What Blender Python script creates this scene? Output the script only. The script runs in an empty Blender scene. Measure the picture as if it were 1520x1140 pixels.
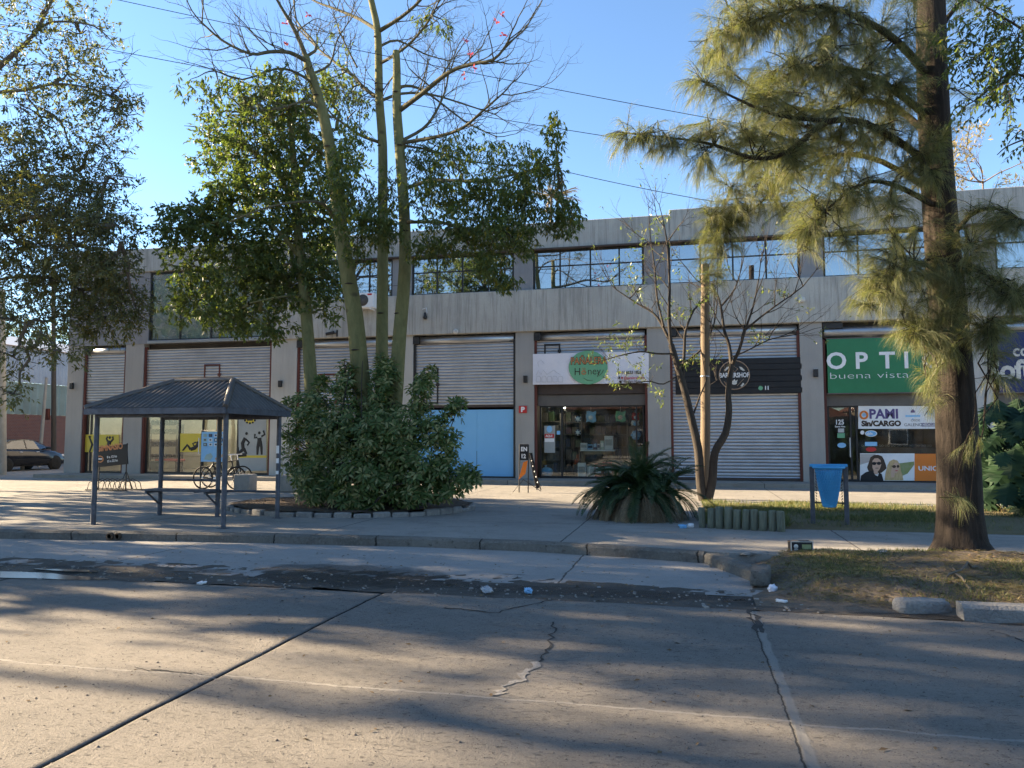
import bpy, bmesh, math, random
import numpy as np
from mathutils import Vector, Matrix

S = bpy.context.scene
COL = S.collection
R = math.radians

# ------------------------------------------------------------------ camera
F = 1120.0                       # focal length in pixels of the 1520 px wide photograph
YAW, PIT, EYE = R(13.0), math.atan(81 / 1120.0), 1.6
cd = bpy.data.cameras.new("camera"); cam = bpy.data.objects.new("camera", cd); COL.objects.link(cam)
cd.sensor_width = 36; cd.lens = 36 * F / 1520; cd.clip_start = .05; cd.clip_end = 3000
cam.location = (0, 0, EYE); cam.rotation_euler = (math.pi / 2 + PIT, 0, YAW)
S.camera = cam

# ------------------------------------------------------------------ sky, sun, exposure
SUN_EL, SUN_AZ = R(20), R(5.5)   # low sun on the left, a little behind the facade plane
sv = Vector((-math.cos(SUN_AZ) * math.cos(SUN_EL), math.sin(SUN_AZ) * math.cos(SUN_EL), math.sin(SUN_EL)))
W = bpy.data.worlds.new("World"); S.world = W; W.use_nodes = True
wn = W.node_tree; bg = wn.nodes["Background"]
sky = wn.nodes.new("ShaderNodeTexSky"); sky.sky_type = 'NISHITA'; sky.sun_disc = False
sky.sun_elevation = SUN_EL; sky.sun_rotation = math.atan2(sv.x, sv.y)
sky.air_density = 1.0; sky.dust_density = .05; sky.ozone_density = 3.6
wn.links.new(sky.outputs[0], bg.inputs[0]); bg.inputs[1].default_value = .055
sd = bpy.data.lights.new("sun", 'SUN'); so = bpy.data.objects.new("sun", sd); COL.objects.link(so)
sd.energy = 5.0; sd.angle = R(.5); sd.color = (1, .80, .54)
so.rotation_euler = sv.to_track_quat('Z', 'Y').to_euler(); so.location = sv * 60
S.view_settings.view_transform = 'Standard'; S.view_settings.look = 'None'
S.view_settings.gamma = 1; S.view_settings.exposure = 2.65
S.cycles.max_bounces = 8; S.cycles.transparent_max_bounces = 16
S.cycles.use_denoising = True

# ------------------------------------------------------------------ pixel helpers (a pixel of the photograph -> a point of the place)
def ray(px, py):
    x = (px - 760) / F; y = -(py - 570) / F
    f = math.cos(PIT) - y * math.sin(PIT); u = math.sin(PIT) + y * math.cos(PIT)
    return Vector((x * math.cos(YAW) - f * math.sin(YAW), x * math.sin(YAW) + f * math.cos(YAW), u))
def G(px, py, z=.15):
    r = ray(px, py); t = (z - EYE) / r.z
    return Vector((r.x * t, r.y * t, z))
def at(px, py, Y):
    r = ray(px, py); t = Y / r.y
    return Vector((r.x * t, Y, EYE + r.z * t))
def mpp(px, py, Y):              # metres per pixel there
    a = at(px, py, Y); return (-a.x * math.sin(YAW) + a.y * math.cos(YAW)) / F

# ------------------------------------------------------------------ object helpers
WM = {}
def tag(o, label=None, cat=None, group=None, kind=None):
    for k, v in (('label', label), ('category', cat), ('group', group), ('kind', kind)):
        if v: o[k] = v
    return o
def thing(name, label, cat, loc, rz=0, group=None):
    o = bpy.data.objects.new(name, None); COL.objects.link(o); o.empty_display_size = .2
    o.location = loc; o.rotation_euler = (0, 0, rz)
    WM[o] = Matrix.Translation(Vector(loc)) @ Matrix.Rotation(rz, 4, 'Z')
    return tag(o, label, cat, group)

class MB:
    """collects world-space shapes and links them as ONE mesh"""
    def __init__(s): s.v = []; s.f = []; s.m = []; s.mi = 0; s.sm = []
    def add(s, vs, fs, smooth=False):
        b = len(s.v); s.v += [tuple(v) for v in vs]
        for f in fs: s.f.append([b + i for i in f]); s.m.append(s.mi); s.sm.append(smooth)
        return s
    def box(s, x0, x1, y0, y1, z0, z1, bev=0, M=None):
        bm = bmesh.new()
        bmesh.ops.create_cube(bm, size=1, matrix=Matrix.Translation(((x0+x1)/2, (y0+y1)/2, (z0+z1)/2)) @ Matrix.Diagonal((abs(x1-x0), abs(y1-y0), abs(z1-z0), 1)))
        if bev: bmesh.ops.bevel(bm, geom=bm.edges[:], offset=bev, segments=1, affect='EDGES', profile=.5)
        if M: bm.transform(M)
        bm.verts.index_update()
        s.add([v.co[:] for v in bm.verts], [[v.index for v in f.verts] for f in bm.faces]); bm.free(); return s
    def tube(s, pts, rad, n=6, cap=True, smooth=True):
        pts = [Vector(p) for p in pts]
        if not hasattr(rad, '__len__'): rad = [rad] * len(pts)
        vs = []; u = None
        for i, p in enumerate(pts):
            d = (pts[min(i+1, len(pts)-1)] - pts[max(i-1, 0)])
            d = d.normalized() if d.length > 1e-9 else Vector((0, 0, 1))
            if u is None: u = d.orthogonal().normalized()
            else:
                u = u - d * u.dot(d); u = u.normalized() if u.length > 1e-6 else d.orthogonal().normalized()
            w = d.cross(u)
            for k in range(n):
                a = 2 * math.pi * k / n
                vs.append(p + (u * math.cos(a) + w * math.sin(a)) * rad[i])
        fs = []
        for i in range(len(pts) - 1):
            for k in range(n):
                k2 = (k + 1) % n
                fs.append((i*n + k, i*n + k2, (i+1)*n + k2, (i+1)*n + k))
        s.add(vs, fs, smooth)
        if cap: s.add([vs[k] for k in range(n)], [list(range(n))[::-1]]); s.add([vs[-n + k] for k in range(n)], [list(range(n))])
        return s
    def prism(s, poly, y0, y1):          # polygon in (x, z), extruded along y
        n = len(poly); a = sum(poly[i][0]*poly[(i+1) % n][1] - poly[(i+1) % n][0]*poly[i][1] for i in range(n))
        if a < 0: poly = poly[::-1]
        if y0 > y1: y0, y1 = y1, y0
        vs = [(x, y0, z) for x, z in poly] + [(x, y1, z) for x, z in poly]
        fs = [list(range(n)), list(range(2*n - 1, n - 1, -1))] + [(i, i + n, (i+1) % n + n, (i+1) % n) for i in range(n)]
        return s.add(vs, fs)
    def slab(s, poly, z0, z1):           # polygon in (x, y), extruded along z
        n = len(poly); a = sum(poly[i][0]*poly[(i+1) % n][1] - poly[(i+1) % n][0]*poly[i][1] for i in range(n))
        if a < 0: poly = poly[::-1]
        vs = [(x, y, z0) for x, y in poly] + [(x, y, z1) for x, y in poly]
        fs = [list(range(n))[::-1], list(range(n, 2*n))] + [(i, (i+1) % n, (i+1) % n + n, i + n) for i in range(n)]
        return s.add(vs, fs)
    def lathe(s, c, prof, n=16, axis='Z', smooth=True):   # prof: (radius, along-axis)
        vs = []; fs = []
        for r, h in prof:
            for k in range(n):
                a = 2 * math.pi * k / n; p, q = r * math.cos(a), r * math.sin(a)
                o = {'Z': (p, q, h), 'X': (h, p, q), 'Y': (q, h, p)}[axis]
                vs.append((c[0] + o[0], c[1] + o[1], c[2] + o[2]))
        m = len(prof)
        for i in range(m - 1):
            for k in range(n): fs.append((i*n + k, i*n + (k+1) % n, (i+1)*n + (k+1) % n, (i+1)*n + k))
        if prof[0][0] > 1e-4: fs.append(list(range(n))[::-1])
        if prof[-1][0] > 1e-4: fs.append(list(range((m-1)*n, m*n)))
        return s.add(vs, fs, smooth)
    def tx(s, M):
        s.v = [tuple(M @ Vector(v)) for v in s.v]; return s

def link_mesh(name, me, mats, parent=None):
    for m in (mats if isinstance(mats, (list, tuple)) else [mats]): me.materials.append(m)
    o = bpy.data.objects.new(name, me); COL.objects.link(o)
    if parent is not None:
        o.parent = parent; WM[o] = WM[parent]; me.transform(WM[parent].inverted())
    else:
        n = len(me.vertices); co = np.empty(n*3, 'f'); me.vertices.foreach_get('co', co); co = co.reshape(-1, 3)
        lo, hi = co.min(0), co.max(0); c = Vector(((lo[0]+hi[0])/2, (lo[1]+hi[1])/2, lo[2]))
        me.transform(Matrix.Translation(-c)); o.location = c; WM[o] = Matrix.Translation(c)
    return o
def obj(name, b, mats, parent=None, smooth=None):
    me = bpy.data.meshes.new(name); me.from_pydata(b.v, [], b.f)
    me.polygons.foreach_set('material_index', b.m)
    me.polygons.foreach_set('use_smooth', [bool(smooth) if smooth is not None else x for x in b.sm])
    me.update()
    return link_mesh(name, me, mats, parent)
def np_obj(name, verts, faces, mats, parent=None, smooth=False):
    verts = np.asarray(verts, 'f').reshape(-1, 3); faces = np.asarray(faces, 'i'); nf, k = faces.shape
    me = bpy.data.meshes.new(name); me.vertices.add(len(verts)); me.vertices.foreach_set('co', verts.ravel())
    me.loops.add(nf*k); me.loops.foreach_set('vertex_index', faces.ravel())
    me.polygons.add(nf); me.polygons.foreach_set('loop_start', np.arange(0, nf*k, k, dtype='i'))
    try: me.polygons.foreach_set('loop_total', np.full(nf, k, 'i'))
    except Exception: pass
    if smooth: me.polygons.foreach_set('use_smooth', np.ones(nf, bool))
    me.update(calc_edges=True)
    return link_mesh(name, me, mats, parent)
def txt(name, body, px, py, hpx, Y, m, parent, bold=0, sx=1.0, align='LEFT', rot=0, space=1.0, ext=.002):
    """lettering standing on a wall that faces the street; (px, py) = start of the base line"""
    p = at(px, py, Y); h = hpx * mpp(px, py, Y)
    cu = bpy.data.curves.new(name, 'FONT'); cu.body = body; cu.size = h / .70; cu.extrude = ext; cu.offset = bold * h
    cu.align_x = align; cu.space_character = space; cu.resolution_u = 3
    t = bpy.data.objects.new("t", cu); COL.objects.link(t)
    dg = bpy.context.evaluated_depsgraph_get(); me = bpy.data.meshes.new_from_object(t.evaluated_get(dg))
    bpy.data.objects.remove(t); bpy.data.curves.remove(cu); me.name = name
    me.transform(Matrix.Translation(p) @ Matrix.Rotation(rot, 4, 'Y') @ Matrix.Rotation(math.pi/2, 4, 'X') @ Matrix.Diagonal((sx, 1, 1, 1)))
    me.materials.clear()
    return link_mesh(name, me, m, parent)

# ------------------------------------------------------------------ materials
def newmat(name):
    m = bpy.data.materials.new(name); m.use_nodes = True
    nt = m.node_tree; nt.nodes.clear(); out = nt.nodes.new('ShaderNodeOutputMaterial')
    return m, nt, out
def nd(nt, t, props=None, **inp):
    n = nt.nodes.new('ShaderNode' + t)
    for k, v in (props or {}).items(): setattr(n, k, v)
    for k, v in inp.items():
        k = k.replace('_', ' ')
        if k.isdigit(): k = int(k)
        s = n.inputs[k]
        if isinstance(v, bpy.types.NodeSocket): nt.links.new(v, s)
        elif isinstance(v, (tuple, list)) and s.type == 'RGBA' and len(v) == 3: s.default_value = (*v, 1)
        else: s.default_value = v
    return n
def coords(nt, scale=(1, 1, 1), world=False):
    if world: src = nd(nt, 'NewGeometry').outputs['Position']
    else: src = nd(nt, 'TexCoord').outputs['Object']
    return nd(nt, 'Mapping', Vector=src, Scale=scale).outputs[0]
def noise(nt, v, scale, detail=4, rough=.6, dist=0):
    return nd(nt, 'TexNoise', Vector=v, Scale=scale, Detail=detail, Roughness=rough, Distortion=dist).outputs[0]
def ramp(nt, f, a, b, lo=0., hi=1.):
    return nd(nt, 'MapRange', {'clamp': True}, Value=f, **{'From_Min': a, 'From_Max': b, 'To_Min': lo, 'To_Max': hi}).outputs[0]
def mix(nt, f, a, b, mode='MIX'):
    n = nd(nt, 'Mix', {'data_type': 'RGBA', 'blend_type': mode})
    for i, v in ((0, f), (6, a), (7, b)):
        s = n.inputs[i]
        if isinstance(v, bpy.types.NodeSocket): nt.links.new(v, s)
        elif isinstance(v, (tuple, list)): s.default_value = (*v[:3], 1)
        else: s.default_value = v
    return n.outputs[2]
def mth(nt, op, a, b=0.0):
    n = nd(nt, 'Math', {'operation': op})
    for i, v in ((0, a), (1, b)):
        if isinstance(v, bpy.types.NodeSocket): nt.links.new(v, n.inputs[i])
        else: n.inputs[i].default_value = v
    return n.outputs[0]
def finish(nt, out, color, rough=.8, metal=0., bump=None, bstr=.3, bdist=.02, spec=.3, **kw):
    p = nd(nt, 'BsdfPrincipled', Base_Color=color, Roughness=rough, Metallic=metal, **{'Specular_IOR_Level': spec}, **kw)
    if bump is not None:
        b = nd(nt, 'Bump', Strength=bstr, Distance=bdist, Height=bump); nt.links.new(b.outputs[0], p.inputs['Normal'])
    nt.links.new(p.outputs[0], out.inputs[0]); return p
def surf(name, c1, c2=None, scale=3., rough=.75, metal=0., bstr=.25, fine=60., stretch=(1, 1, 1), spec=.3, world=False, bdist=.01, speck=.25, contrast=.15):
    m, nt, out = newmat(name); v = coords(nt, stretch, world); c2 = c2 or tuple(x*.8 for x in c1)
    n1 = noise(nt, v, scale, 6, .65); n2 = noise(nt, v, fine, 3)
    c = mix(nt, ramp(nt, n1, .5-contrast, .5+contrast), c1, c2)
    c = mix(nt, mth(nt, 'MULTIPLY', ramp(nt, n2, .35, .7), speck), c, tuple(x*.6 for x in c1))
    rr = ramp(nt, n1, .3, .7, max(0.03, rough - .08), min(1, rough + .08))
    finish(nt, out, c, rr, metal, n2, bstr, bdist, spec); return m
def leafmat(name, ca, cb, trans=.35, rough=.5, cc=None, thr=.85, spec=.4):
    m, nt, out = newmat(name); r = nd(nt, 'NewGeometry').outputs['Random Per Island']
    c = mix(nt, r, ca, cb)
    if cc: c = mix(nt, ramp(nt, nd(nt, 'TexWhiteNoise', {'noise_dimensions': '1D'}, W=r).outputs[0], thr, thr + .02), c, cc)
    p = nd(nt, 'BsdfPrincipled', Base_Color=c, Roughness=rough, **{'Specular_IOR_Level': spec})
    t = nd(nt, 'BsdfTranslucent', Color=mix(nt, 1.0, c, (1.25, 1.35, .55), 'MULTIPLY'))
    x = nd(nt, 'MixShader', Fac=trans); nt.links.new(p.outputs[0], x.inputs[1]); nt.links.new(t.outputs[0], x.inputs[2])
    nt.links.new(x.outputs[0], out.inputs[0]); return m
def glassmat(name, tint=(.85, .9, .9), base=.06, rough=.01, dirt=.08):
    m, nt, out = newmat(name); v = coords(nt)
    fc = nd(nt, 'LayerWeight', Blend=.5).outputs[1]; f = mth(nt, 'ADD', mth(nt, 'MULTIPLY', mth(nt, 'POWER', fc, 5.0), .9), base + .05)
    tr = nd(nt, 'BsdfTransparent', Color=(*tint, 1)); gl = nd(nt, 'BsdfGlossy', Color=(.95, .97, 1, 1), Roughness=rough)
    x = nd(nt, 'MixShader', Fac=f); nt.links.new(tr.outputs[0], x.inputs[1]); nt.links.new(gl.outputs[0], x.inputs[2])
    b = nd(nt, 'Bump', Strength=.03, Distance=.02, Height=noise(nt, v, 1.2, 1)); nt.links.new(b.outputs[0], gl.inputs['Normal'])
    df = nd(nt, 'BsdfDiffuse', Color=(.4, .4, .38, 1)); y = nd(nt, 'MixShader', Fac=mth(nt, 'MULTIPLY', ramp(nt, noise(nt, v, 2.5), .4, .8), dirt))
    nt.links.new(x.outputs[0], y.inputs[1]); nt.links.new(df.outputs[0], y.inputs[2]); nt.links.new(y.outputs[0], out.inputs[0]); return m
def emit(name, c, s):
    m, nt, out = newmat(name); e = nd(nt, 'Emission', Color=(*c, 1), Strength=s); nt.links.new(e.outputs[0], out.inputs[0]); return m

def wallmat(name, c1, c2, streak=.35, grain=26.):
    """rough cast plaster with vertical rain streaks"""
    m, nt, out = newmat(name); v = coords(nt)
    big = noise(nt, v, .7, 5); st = noise(nt, coords(nt, (4.5, 4.5, .25)), 1.6, 6, .75); st2 = noise(nt, coords(nt, (26, 26, .6)), 1.5, 4)
    fine = noise(nt, v, grain, 5, .7); fine2 = noise(nt, v, 140, 2)
    c = mix(nt, ramp(nt, big, .35, .65), c1, c2)
    c = mix(nt, mth(nt, 'MULTIPLY', ramp(nt, st, .47, .66), streak), c, tuple(x*.42 for x in c1))
    c = mix(nt, mth(nt, 'MULTIPLY', ramp(nt, st2, .55, .75), streak*.6), c, tuple(min(1, x*1.35) for x in c1))
    c = mix(nt, mth(nt, 'MULTIPLY', ramp(nt, fine, .4, .7), .28), c, tuple(x*.6 for x in c1))
    finish(nt, out, c, .9, 0, mth(nt, 'ADD', fine, mth(nt, 'MULTIPLY', fine2, .4)), .5, .012, .15); return m

M = {}
M['band'] = wallmat('rough_concrete', (.46, .44, .395), (.37, .355, .325), .8)
M['parapet'] = wallmat('parapet_concrete', (.43, .42, .39), (.34, .335, .315), .8)
M['column'] = wallmat('painted_column', (.345, .33, .31), (.30, .29, .275), .14, 40)
M['column_pale'] = wallmat('pale_column', (.46, .445, .415), (.40, .39, .365), .2, 40)
M['pier'] = wallmat('painted_pier', (.25, .25, .26), (.22, .22, .23), .15, 40)
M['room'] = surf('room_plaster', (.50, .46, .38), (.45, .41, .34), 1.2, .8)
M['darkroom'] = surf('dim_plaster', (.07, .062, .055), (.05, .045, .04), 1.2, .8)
M['steel'] = surf('dark_steel', (.03, .03, .033), (.045, .042, .04), 6, .5, .3)
M['frame'] = surf('window_frame_black', (.018, .018, .02), (.03, .03, .03), 6, .45)
M['redrail'] = surf('red_oxide_steel', (.12, .032, .022), (.085, .028, .022), 5, .6, 0, .2, 60, (1, 1, .3))
M['brownsteel'] = surf('brown_steel', (.07, .052, .045), (.055, .04, .035), 4, .55)
M['fascia'] = surf('grey_fascia', (.13, .12, .11), (.105, .095, .09), 2, .55)
M['galv'] = surf('galvanised_steel', (.50, .51, .53), (.37, .38, .40), 1.4, .36, .85, .12, 30, (1, 1, 8), .4, speck=.3, contrast=.25)
def slatmat(name, c1, c2, rough):
    m, nt, out = newmat(name); v = coords(nt, (1, 1, 8)); n1 = noise(nt, v, 1.4, 6, .65); z = nd(nt, 'SeparateXYZ', Vector=nd(nt, 'NewGeometry').outputs['Position']).outputs[2]
    ph = mth(nt, 'FRACT', mth(nt, 'DIVIDE', z, .105)); k = ramp(nt, mth(nt, 'ABSOLUTE', mth(nt, 'SUBTRACT', ph, .5)), .36, .46)
    c = mix(nt, ramp(nt, n1, .25, .75), c1, c2); c = mix(nt, mth(nt, 'MULTIPLY', ramp(nt, noise(nt, coords(nt), .9, 5, .7), .45, .7), .45), c, (.22, .22, .215)); c = mix(nt, mth(nt, 'MULTIPLY', k, .85), c, (.035, .033, .03))
    finish(nt, out, c, rough, .6, None, spec=.4); return m
M['slat'] = slatmat('galvanised_slats', (.50, .51, .53), (.37, .38, .40), .44)
M['slat_dull'] = slatmat('weathered_galvanised_slats', (.42, .43, .45), (.31, .32, .335), .48)
M['galv_dull'] = surf('weathered_galvanised_steel', (.43, .44, .46), (.32, .33, .35), 1.4, .4, .85, .12, 30, (1, 1, 8), .4, speck=.3, contrast=.25)
M['blue'] = surf('sky_blue_paint', (.19, .45, .73), (.17, .42, .70), .9, .5, 0, .08, 30, speck=.08)
M['binblue'] = surf('bin_blue_paint', (.06, .33, .62), (.05, .27, .54), 4, .45, 0, .1)
M['postblue'] = surf('grey_blue_paint', (.095, .102, .122), (.06, .06, .068), 7, .55, .1, .3)
M['roofsteel'] = surf('dark_roof_sheet', (.125, .112, .10), (.09, .082, .076), 3.5, .5, .4, .2, 30)
M['glass'] = glassmat('shop_glass', (.82, .86, .84), .015)
M['mirror'] = glassmat('window_glass', (.34, .40, .44), .36, .012, .10)
M['black'] = surf('black_board', (.012, .012, .014), (.02, .02, .022), 3, .5)
M['white'] = surf('white_paint', (.78, .78, .78), (.70, .70, .71), 2, .5, 0, .05)
M['banner'] = surf('white_banner_cloth', (.72, .71, .76), (.66, .66, .72), 1.5, .55, 0, .1)
M['signgreen'] = surf('green_sign_vinyl', (.022, .15, .062), (.03, .19, .085), .7, .35, 0, .04, 20, speck=.05)
M['navy'] = surf('navy_sign_vinyl', (.010, .016, .085), (.012, .02, .10), .8, .35, 0, .04, 20, speck=.05)
M['orange'] = surf('orange_vinyl', (.70, .20, .03), (.66, .18, .03), 1, .4, 0, .03, speck=.05)
M['yellow'] = surf('yellow_vinyl', (.55, .43, .05), (.50, .39, .05), 1, .45, 0, .03, speck=.05)
M['red'] = surf('red_plastic', (.50, .03, .03), (.42, .03, .03), 2, .4, 0, .03, speck=.05)
M['circle'] = surf('mint_vinyl', (.16, .38, .22), (.13, .34, .20), 1, .5, 0, .03, speck=.05)
M['ltblue'] = surf('pale_blue_print', (.30, .55, .78), (.22, .46, .72), 6, .4, 0, .03, 40, speck=.1)
M['skin'] = surf('printed_skin', (.58, .38, .28), (.52, .34, .25), 3, .5, 0, .02, speck=.03)
M['blond'] = surf('printed_blond_hair', (.60, .44, .24), (.44, .30, .14), 8, .5, 0, .02, stretch=(6, 6, 1), speck=.1)
M['dkhair'] = surf('printed_dark_hair', (.045, .028, .02), (.07, .045, .03), 8, .5, 0, .02, stretch=(6, 6, 1), speck=.1)
M['field'] = surf('printed_field', (.20, .26, .08), (.28, .30, .16), 6, .5, 0, .02, speck=.1)
M['purple'] = surf('purple_letters', (.11, .08, .22), None, 2, .5, 0, .02, speck=.02)
M['timber'] = surf('pale_timber', (.34, .23, .13), (.28, .18, .10), 4, .6, 0, .15, 40, (8, 8, 1))
M['pole'] = surf('weathered_wood_pole', (.17, .125, .08), (.115, .085, .06), 3, .85, 0, .5, 30, (6, 6, .5), bdist=.02)
M['log'] = surf('treated_log', (.21, .225, .165), (.11, .115, .085), 5, .85, 0, .9, 30, (7, 7, .8), bdist=.02, speck=.4)
M['tyre'] = surf('rubber', (.015, .015, .015), (.022, .022, .02), 4, .8)
M['rim'] = surf('alloy_rim', (.62, .62, .63), (.52, .52, .53), 4, .35, .15)
M['carpaint'] = surf('black_car_paint', (.010, .011, .013), (.013, .014, .016), 2, .12, 0, .0, spec=.6, speck=0)
M['carglass'] = glassmat('car_glass', (.20, .23, .22), .10)
M['cgrey'] = surf('grey_concrete_block', (.30, .285, .26), (.22, .21, .19), 4, .9, 0, .6, 45, bdist=.02, speck=.4)
M['teal'] = surf('teal_plastic', (.03, .14, .13), None, 3, .5)
M['pinklight'] = surf('pale_plastic', (.62, .60, .55), None, 3, .5)
M['cable'] = surf('cable_black', (.02, .02, .022), None, 3, .6)
M['lampglow'] = emit('lit_lamp', (1, .93, .8), 9)
M['shoplight'] = emit('lit_ceiling_panel', (1, .88, .68), 2.2)
# ================================================================== SETTING
FY = 24.7                        # front face of the columns
LIN, SILL, WTOP, PAR = 5.19, 6.60, 7.97, 8.93
FLOOR = .28
def struct(name, b, m, smooth=None): return tag(obj(name, b, m, None, smooth), kind='structure')

def concrete(name, lit, dark, joints=(), grain=90., stain=.35, wet=None, bst=.55, scrape=.5):  # lit and dark: paler and darker tones of the surface itself, mixed by noise
    """worn concrete in world coordinates; joints = (axis, position, half width, tint, wobble)"""
    m, nt, out = newmat(name); pos = nd(nt, 'NewGeometry').outputs['Position']
    big = noise(nt, pos, .45, 6, .6); mid = noise(nt, pos, 2.6, 6, .65); fine = noise(nt, pos, grain, 4, .7); pit = noise(nt, pos, 48, 6, .8)
    st = noise(nt, nd(nt, 'Mapping', Vector=pos, Scale=(.5, 3.2, 1)).outputs[0], 1.1, 6, .7)
    c = mix(nt, ramp(nt, big, .35, .66), lit, dark)
    c = mix(nt, mth(nt, 'MULTIPLY', ramp(nt, mid, .5, .72), stain), c, tuple(x*.5 for x in lit))
    c = mix(nt, mth(nt, 'MULTIPLY', ramp(nt, st, .54, .74), stain), c, tuple(x*.48 for x in lit))
    c = mix(nt, mth(nt, 'MULTIPLY', ramp(nt, pit, .56, .70), scrape), c, tuple(x*.45 for x in lit))
    c = mix(nt, mth(nt, 'MULTIPLY', ramp(nt, fine, .5, .66), .5), c, tuple(min(1, x*1.3) for x in lit))
    dash = noise(nt, nd(nt, 'Mapping', Vector=pos, Scale=(14, 40, 14)).outputs[0], 1.0, 4, .7)
    c = mix(nt, mth(nt, 'MULTIPLY', ramp(nt, dash, .60, .68), scrape), c, tuple(x*.38 for x in lit))
    vor = nd(nt, 'TexVoronoi', Vector=pos, Scale=55., Randomness=1.).outputs[0]; pk = mth(nt, 'MULTIPLY', ramp(nt, vor, .16, .30, 1, 0), ramp(nt, noise(nt, pos, 7, 3), .42, .6))
    c = mix(nt, mth(nt, 'MULTIPLY', pk, scrape), c, tuple(x*.35 for x in lit))
    h = mth(nt, 'SUBTRACT', mth(nt, 'ADD', mth(nt, 'MULTIPLY', pit, 1.2), mth(nt, 'MULTIPLY', fine, .6)), mth(nt, 'MULTIPLY', ramp(nt, dash, .57, .68), .7))
    sep = nd(nt, 'SeparateXYZ', Vector=pos); wob = noise(nt, pos, 3.2, 5, .7); rgh = .9
    for ax, p, hw, tint, wb in joints:
        d = mth(nt, 'ABSOLUTE', mth(nt, 'ADD', mth(nt, 'SUBTRACT', sep.outputs[ax], p), mth(nt, 'MULTIPLY', mth(nt, 'SUBTRACT', wob, .5), wb)))
        k = ramp(nt, d, hw*.7, hw*1.15, 1, 0)
        c = mix(nt, k, c, tint); h = mth(nt, 'SUBTRACT', h, mth(nt, 'MULTIPLY', k, 1.6 if tint[0] < .12 else -.3))
    if wet:
        for cx, cy, rx, ry in wet:
            dx = mth(nt, 'DIVIDE', mth(nt, 'SUBTRACT', sep.outputs[0], cx), rx); dy = mth(nt, 'DIVIDE', mth(nt, 'SUBTRACT', sep.outputs[1], cy), ry)
            d = mth(nt, 'ADD', mth(nt, 'ADD', mth(nt, 'MULTIPLY', dx, dx), mth(nt, 'MULTIPLY', dy, dy)), mth(nt, 'MULTIPLY', mth(nt, 'SUBTRACT', mid, .5), 2.4))
            k = ramp(nt, d, .6, 1.1, 1, 0)
            c = mix(nt, mth(nt, 'MULTIPLY', k, .8), c, tuple(x*.28 for x in dark)); rgh = mth(nt, 'SUBTRACT', rgh, mth(nt, 'MULTIPLY', k, .4)) if not isinstance(rgh, float) else ramp(nt, k, 0, 1, .9, .45)
    finish(nt, out, c, rgh, 0, h, bst, .03, .25); return m

M['road'] = concrete('road_concrete', (.275, .247, .212), (.212, .192, .168),
    [(0, -3.10, .020, (.035, .032, .03), .035), (0, .58, .032, (.34, .315, .28), .07), (0, .537, .006, (.07, .063, .055), .07), (1, 4.62, .014, (.36, .33, .29), .14), (0, 5.0, .03, (.05, .05, .045), .15), (0, -7.6, .03, (.05, .05, .045), .15)],
    90, .45, [(-4.0, 8.45, 1.5, .5), (-7.4, 7.6, 1.6, .35), (-2.6, 7.75, 1.9, .33)], 1.0, .8)
M['bay'] = concrete('layby_concrete', (.30, .28, .255), (.25, .235, .215), [(0, -7.2, .012, (.06, .055, .05), .1), (0, -1.4, .012, (.08, .07, .06), .1)], 80, .3, [(-4.0, 8.5, 1.3, .45), (-6.6, 8.1, 1.5, .22)], .45, .4)
M['plaza'] = concrete('plaza_concrete', (.285, .262, .228), (.215, .2, .178), [(0, -1.75, .012, (.07, .065, .06), .05), (0, -5.55, .012, (.07, .065, .06), .05), (0, -9.2, .012, (.07, .065, .06), .05), (1, 12.9, .01, (.10, .09, .08), .05), (1, 17.4, .012, (.08, .07, .065), .05), (0, 2.2, .012, (.08, .07, .065), .05)], 70, .55, None, .5, .45)
M['kerb'] = concrete('kerb_concrete', (.22, .20, .17), (.13, .12, .105), [(0, x, .012, (.04, .037, .033), .12) for x in (-9.4, -7.7, -6.1, -4.5, -2.9, -1.35, .12)], 24, .8, None, .9, .8)
M['asphalt'] = concrete('broken_asphalt', (.150, .130, .108), (.095, .082, .068), [], 60, .6, [(-3.6, 8.15, 1.5, .5), (-7.6, 7.8, 1.8, .3), (-1.0, 7.95, 1.6, .22), (2.2, 7.8, 2.0, .3)], 1.0, .7)
M['dirt'] = concrete('dry_earth', (.205, .16, .118), (.14, .112, .085), [], 50, .4, None, .9, .5)
M['ground'] = concrete('far_ground', (.20, .185, .16), (.16, .145, .125), [], 40, .3)
M['soil'] = surf('dark_soil', (.065, .045, .03), (.10, .07, .045), 6, .95, 0, .8, 50, world=True, bdist=.03)
M['stonekerb'] = surf('grey_kerb_stone', (.30, .28, .25), (.17, .165, .16), 5, .9, 0, .8, 40, bdist=.03, speck=.5)

random.seed(7); rng = np.random.default_rng(7)
struct('ground', MB().slab([(-900, -900), (900, -900), (900, 900), (-900, 900)], -.5, -.06), M['ground'])
def patch(x0, x1, y0, y1, step, hf, keep=None):
    nx, ny = max(2, int((x1-x0)/step)), max(2, int((y1-y0)/step)); b = MB(); vs = []; ok = []
    for j in range(ny + 1):
        for i in range(nx + 1):
            x = x0 + (x1-x0)*i/nx; y = y0 + (y1-y0)*j/ny
            vs.append((x, y, hf(x, y))); ok.append(keep is None or keep(x, y))
    fs = []
    for j in range(ny):
        for i in range(nx):
            q = (j*(nx+1)+i, j*(nx+1)+i+1, (j+1)*(nx+1)+i+1, (j+1)*(nx+1)+i)
            if any(ok[k] for k in q): fs.append(q)
    return b.add(vs, fs, True)
from mathutils import noise as mn
def n3(x, y, s, o=0): return mn.noise(Vector((x*s + o, y*s - o, o*1.7)))
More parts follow.
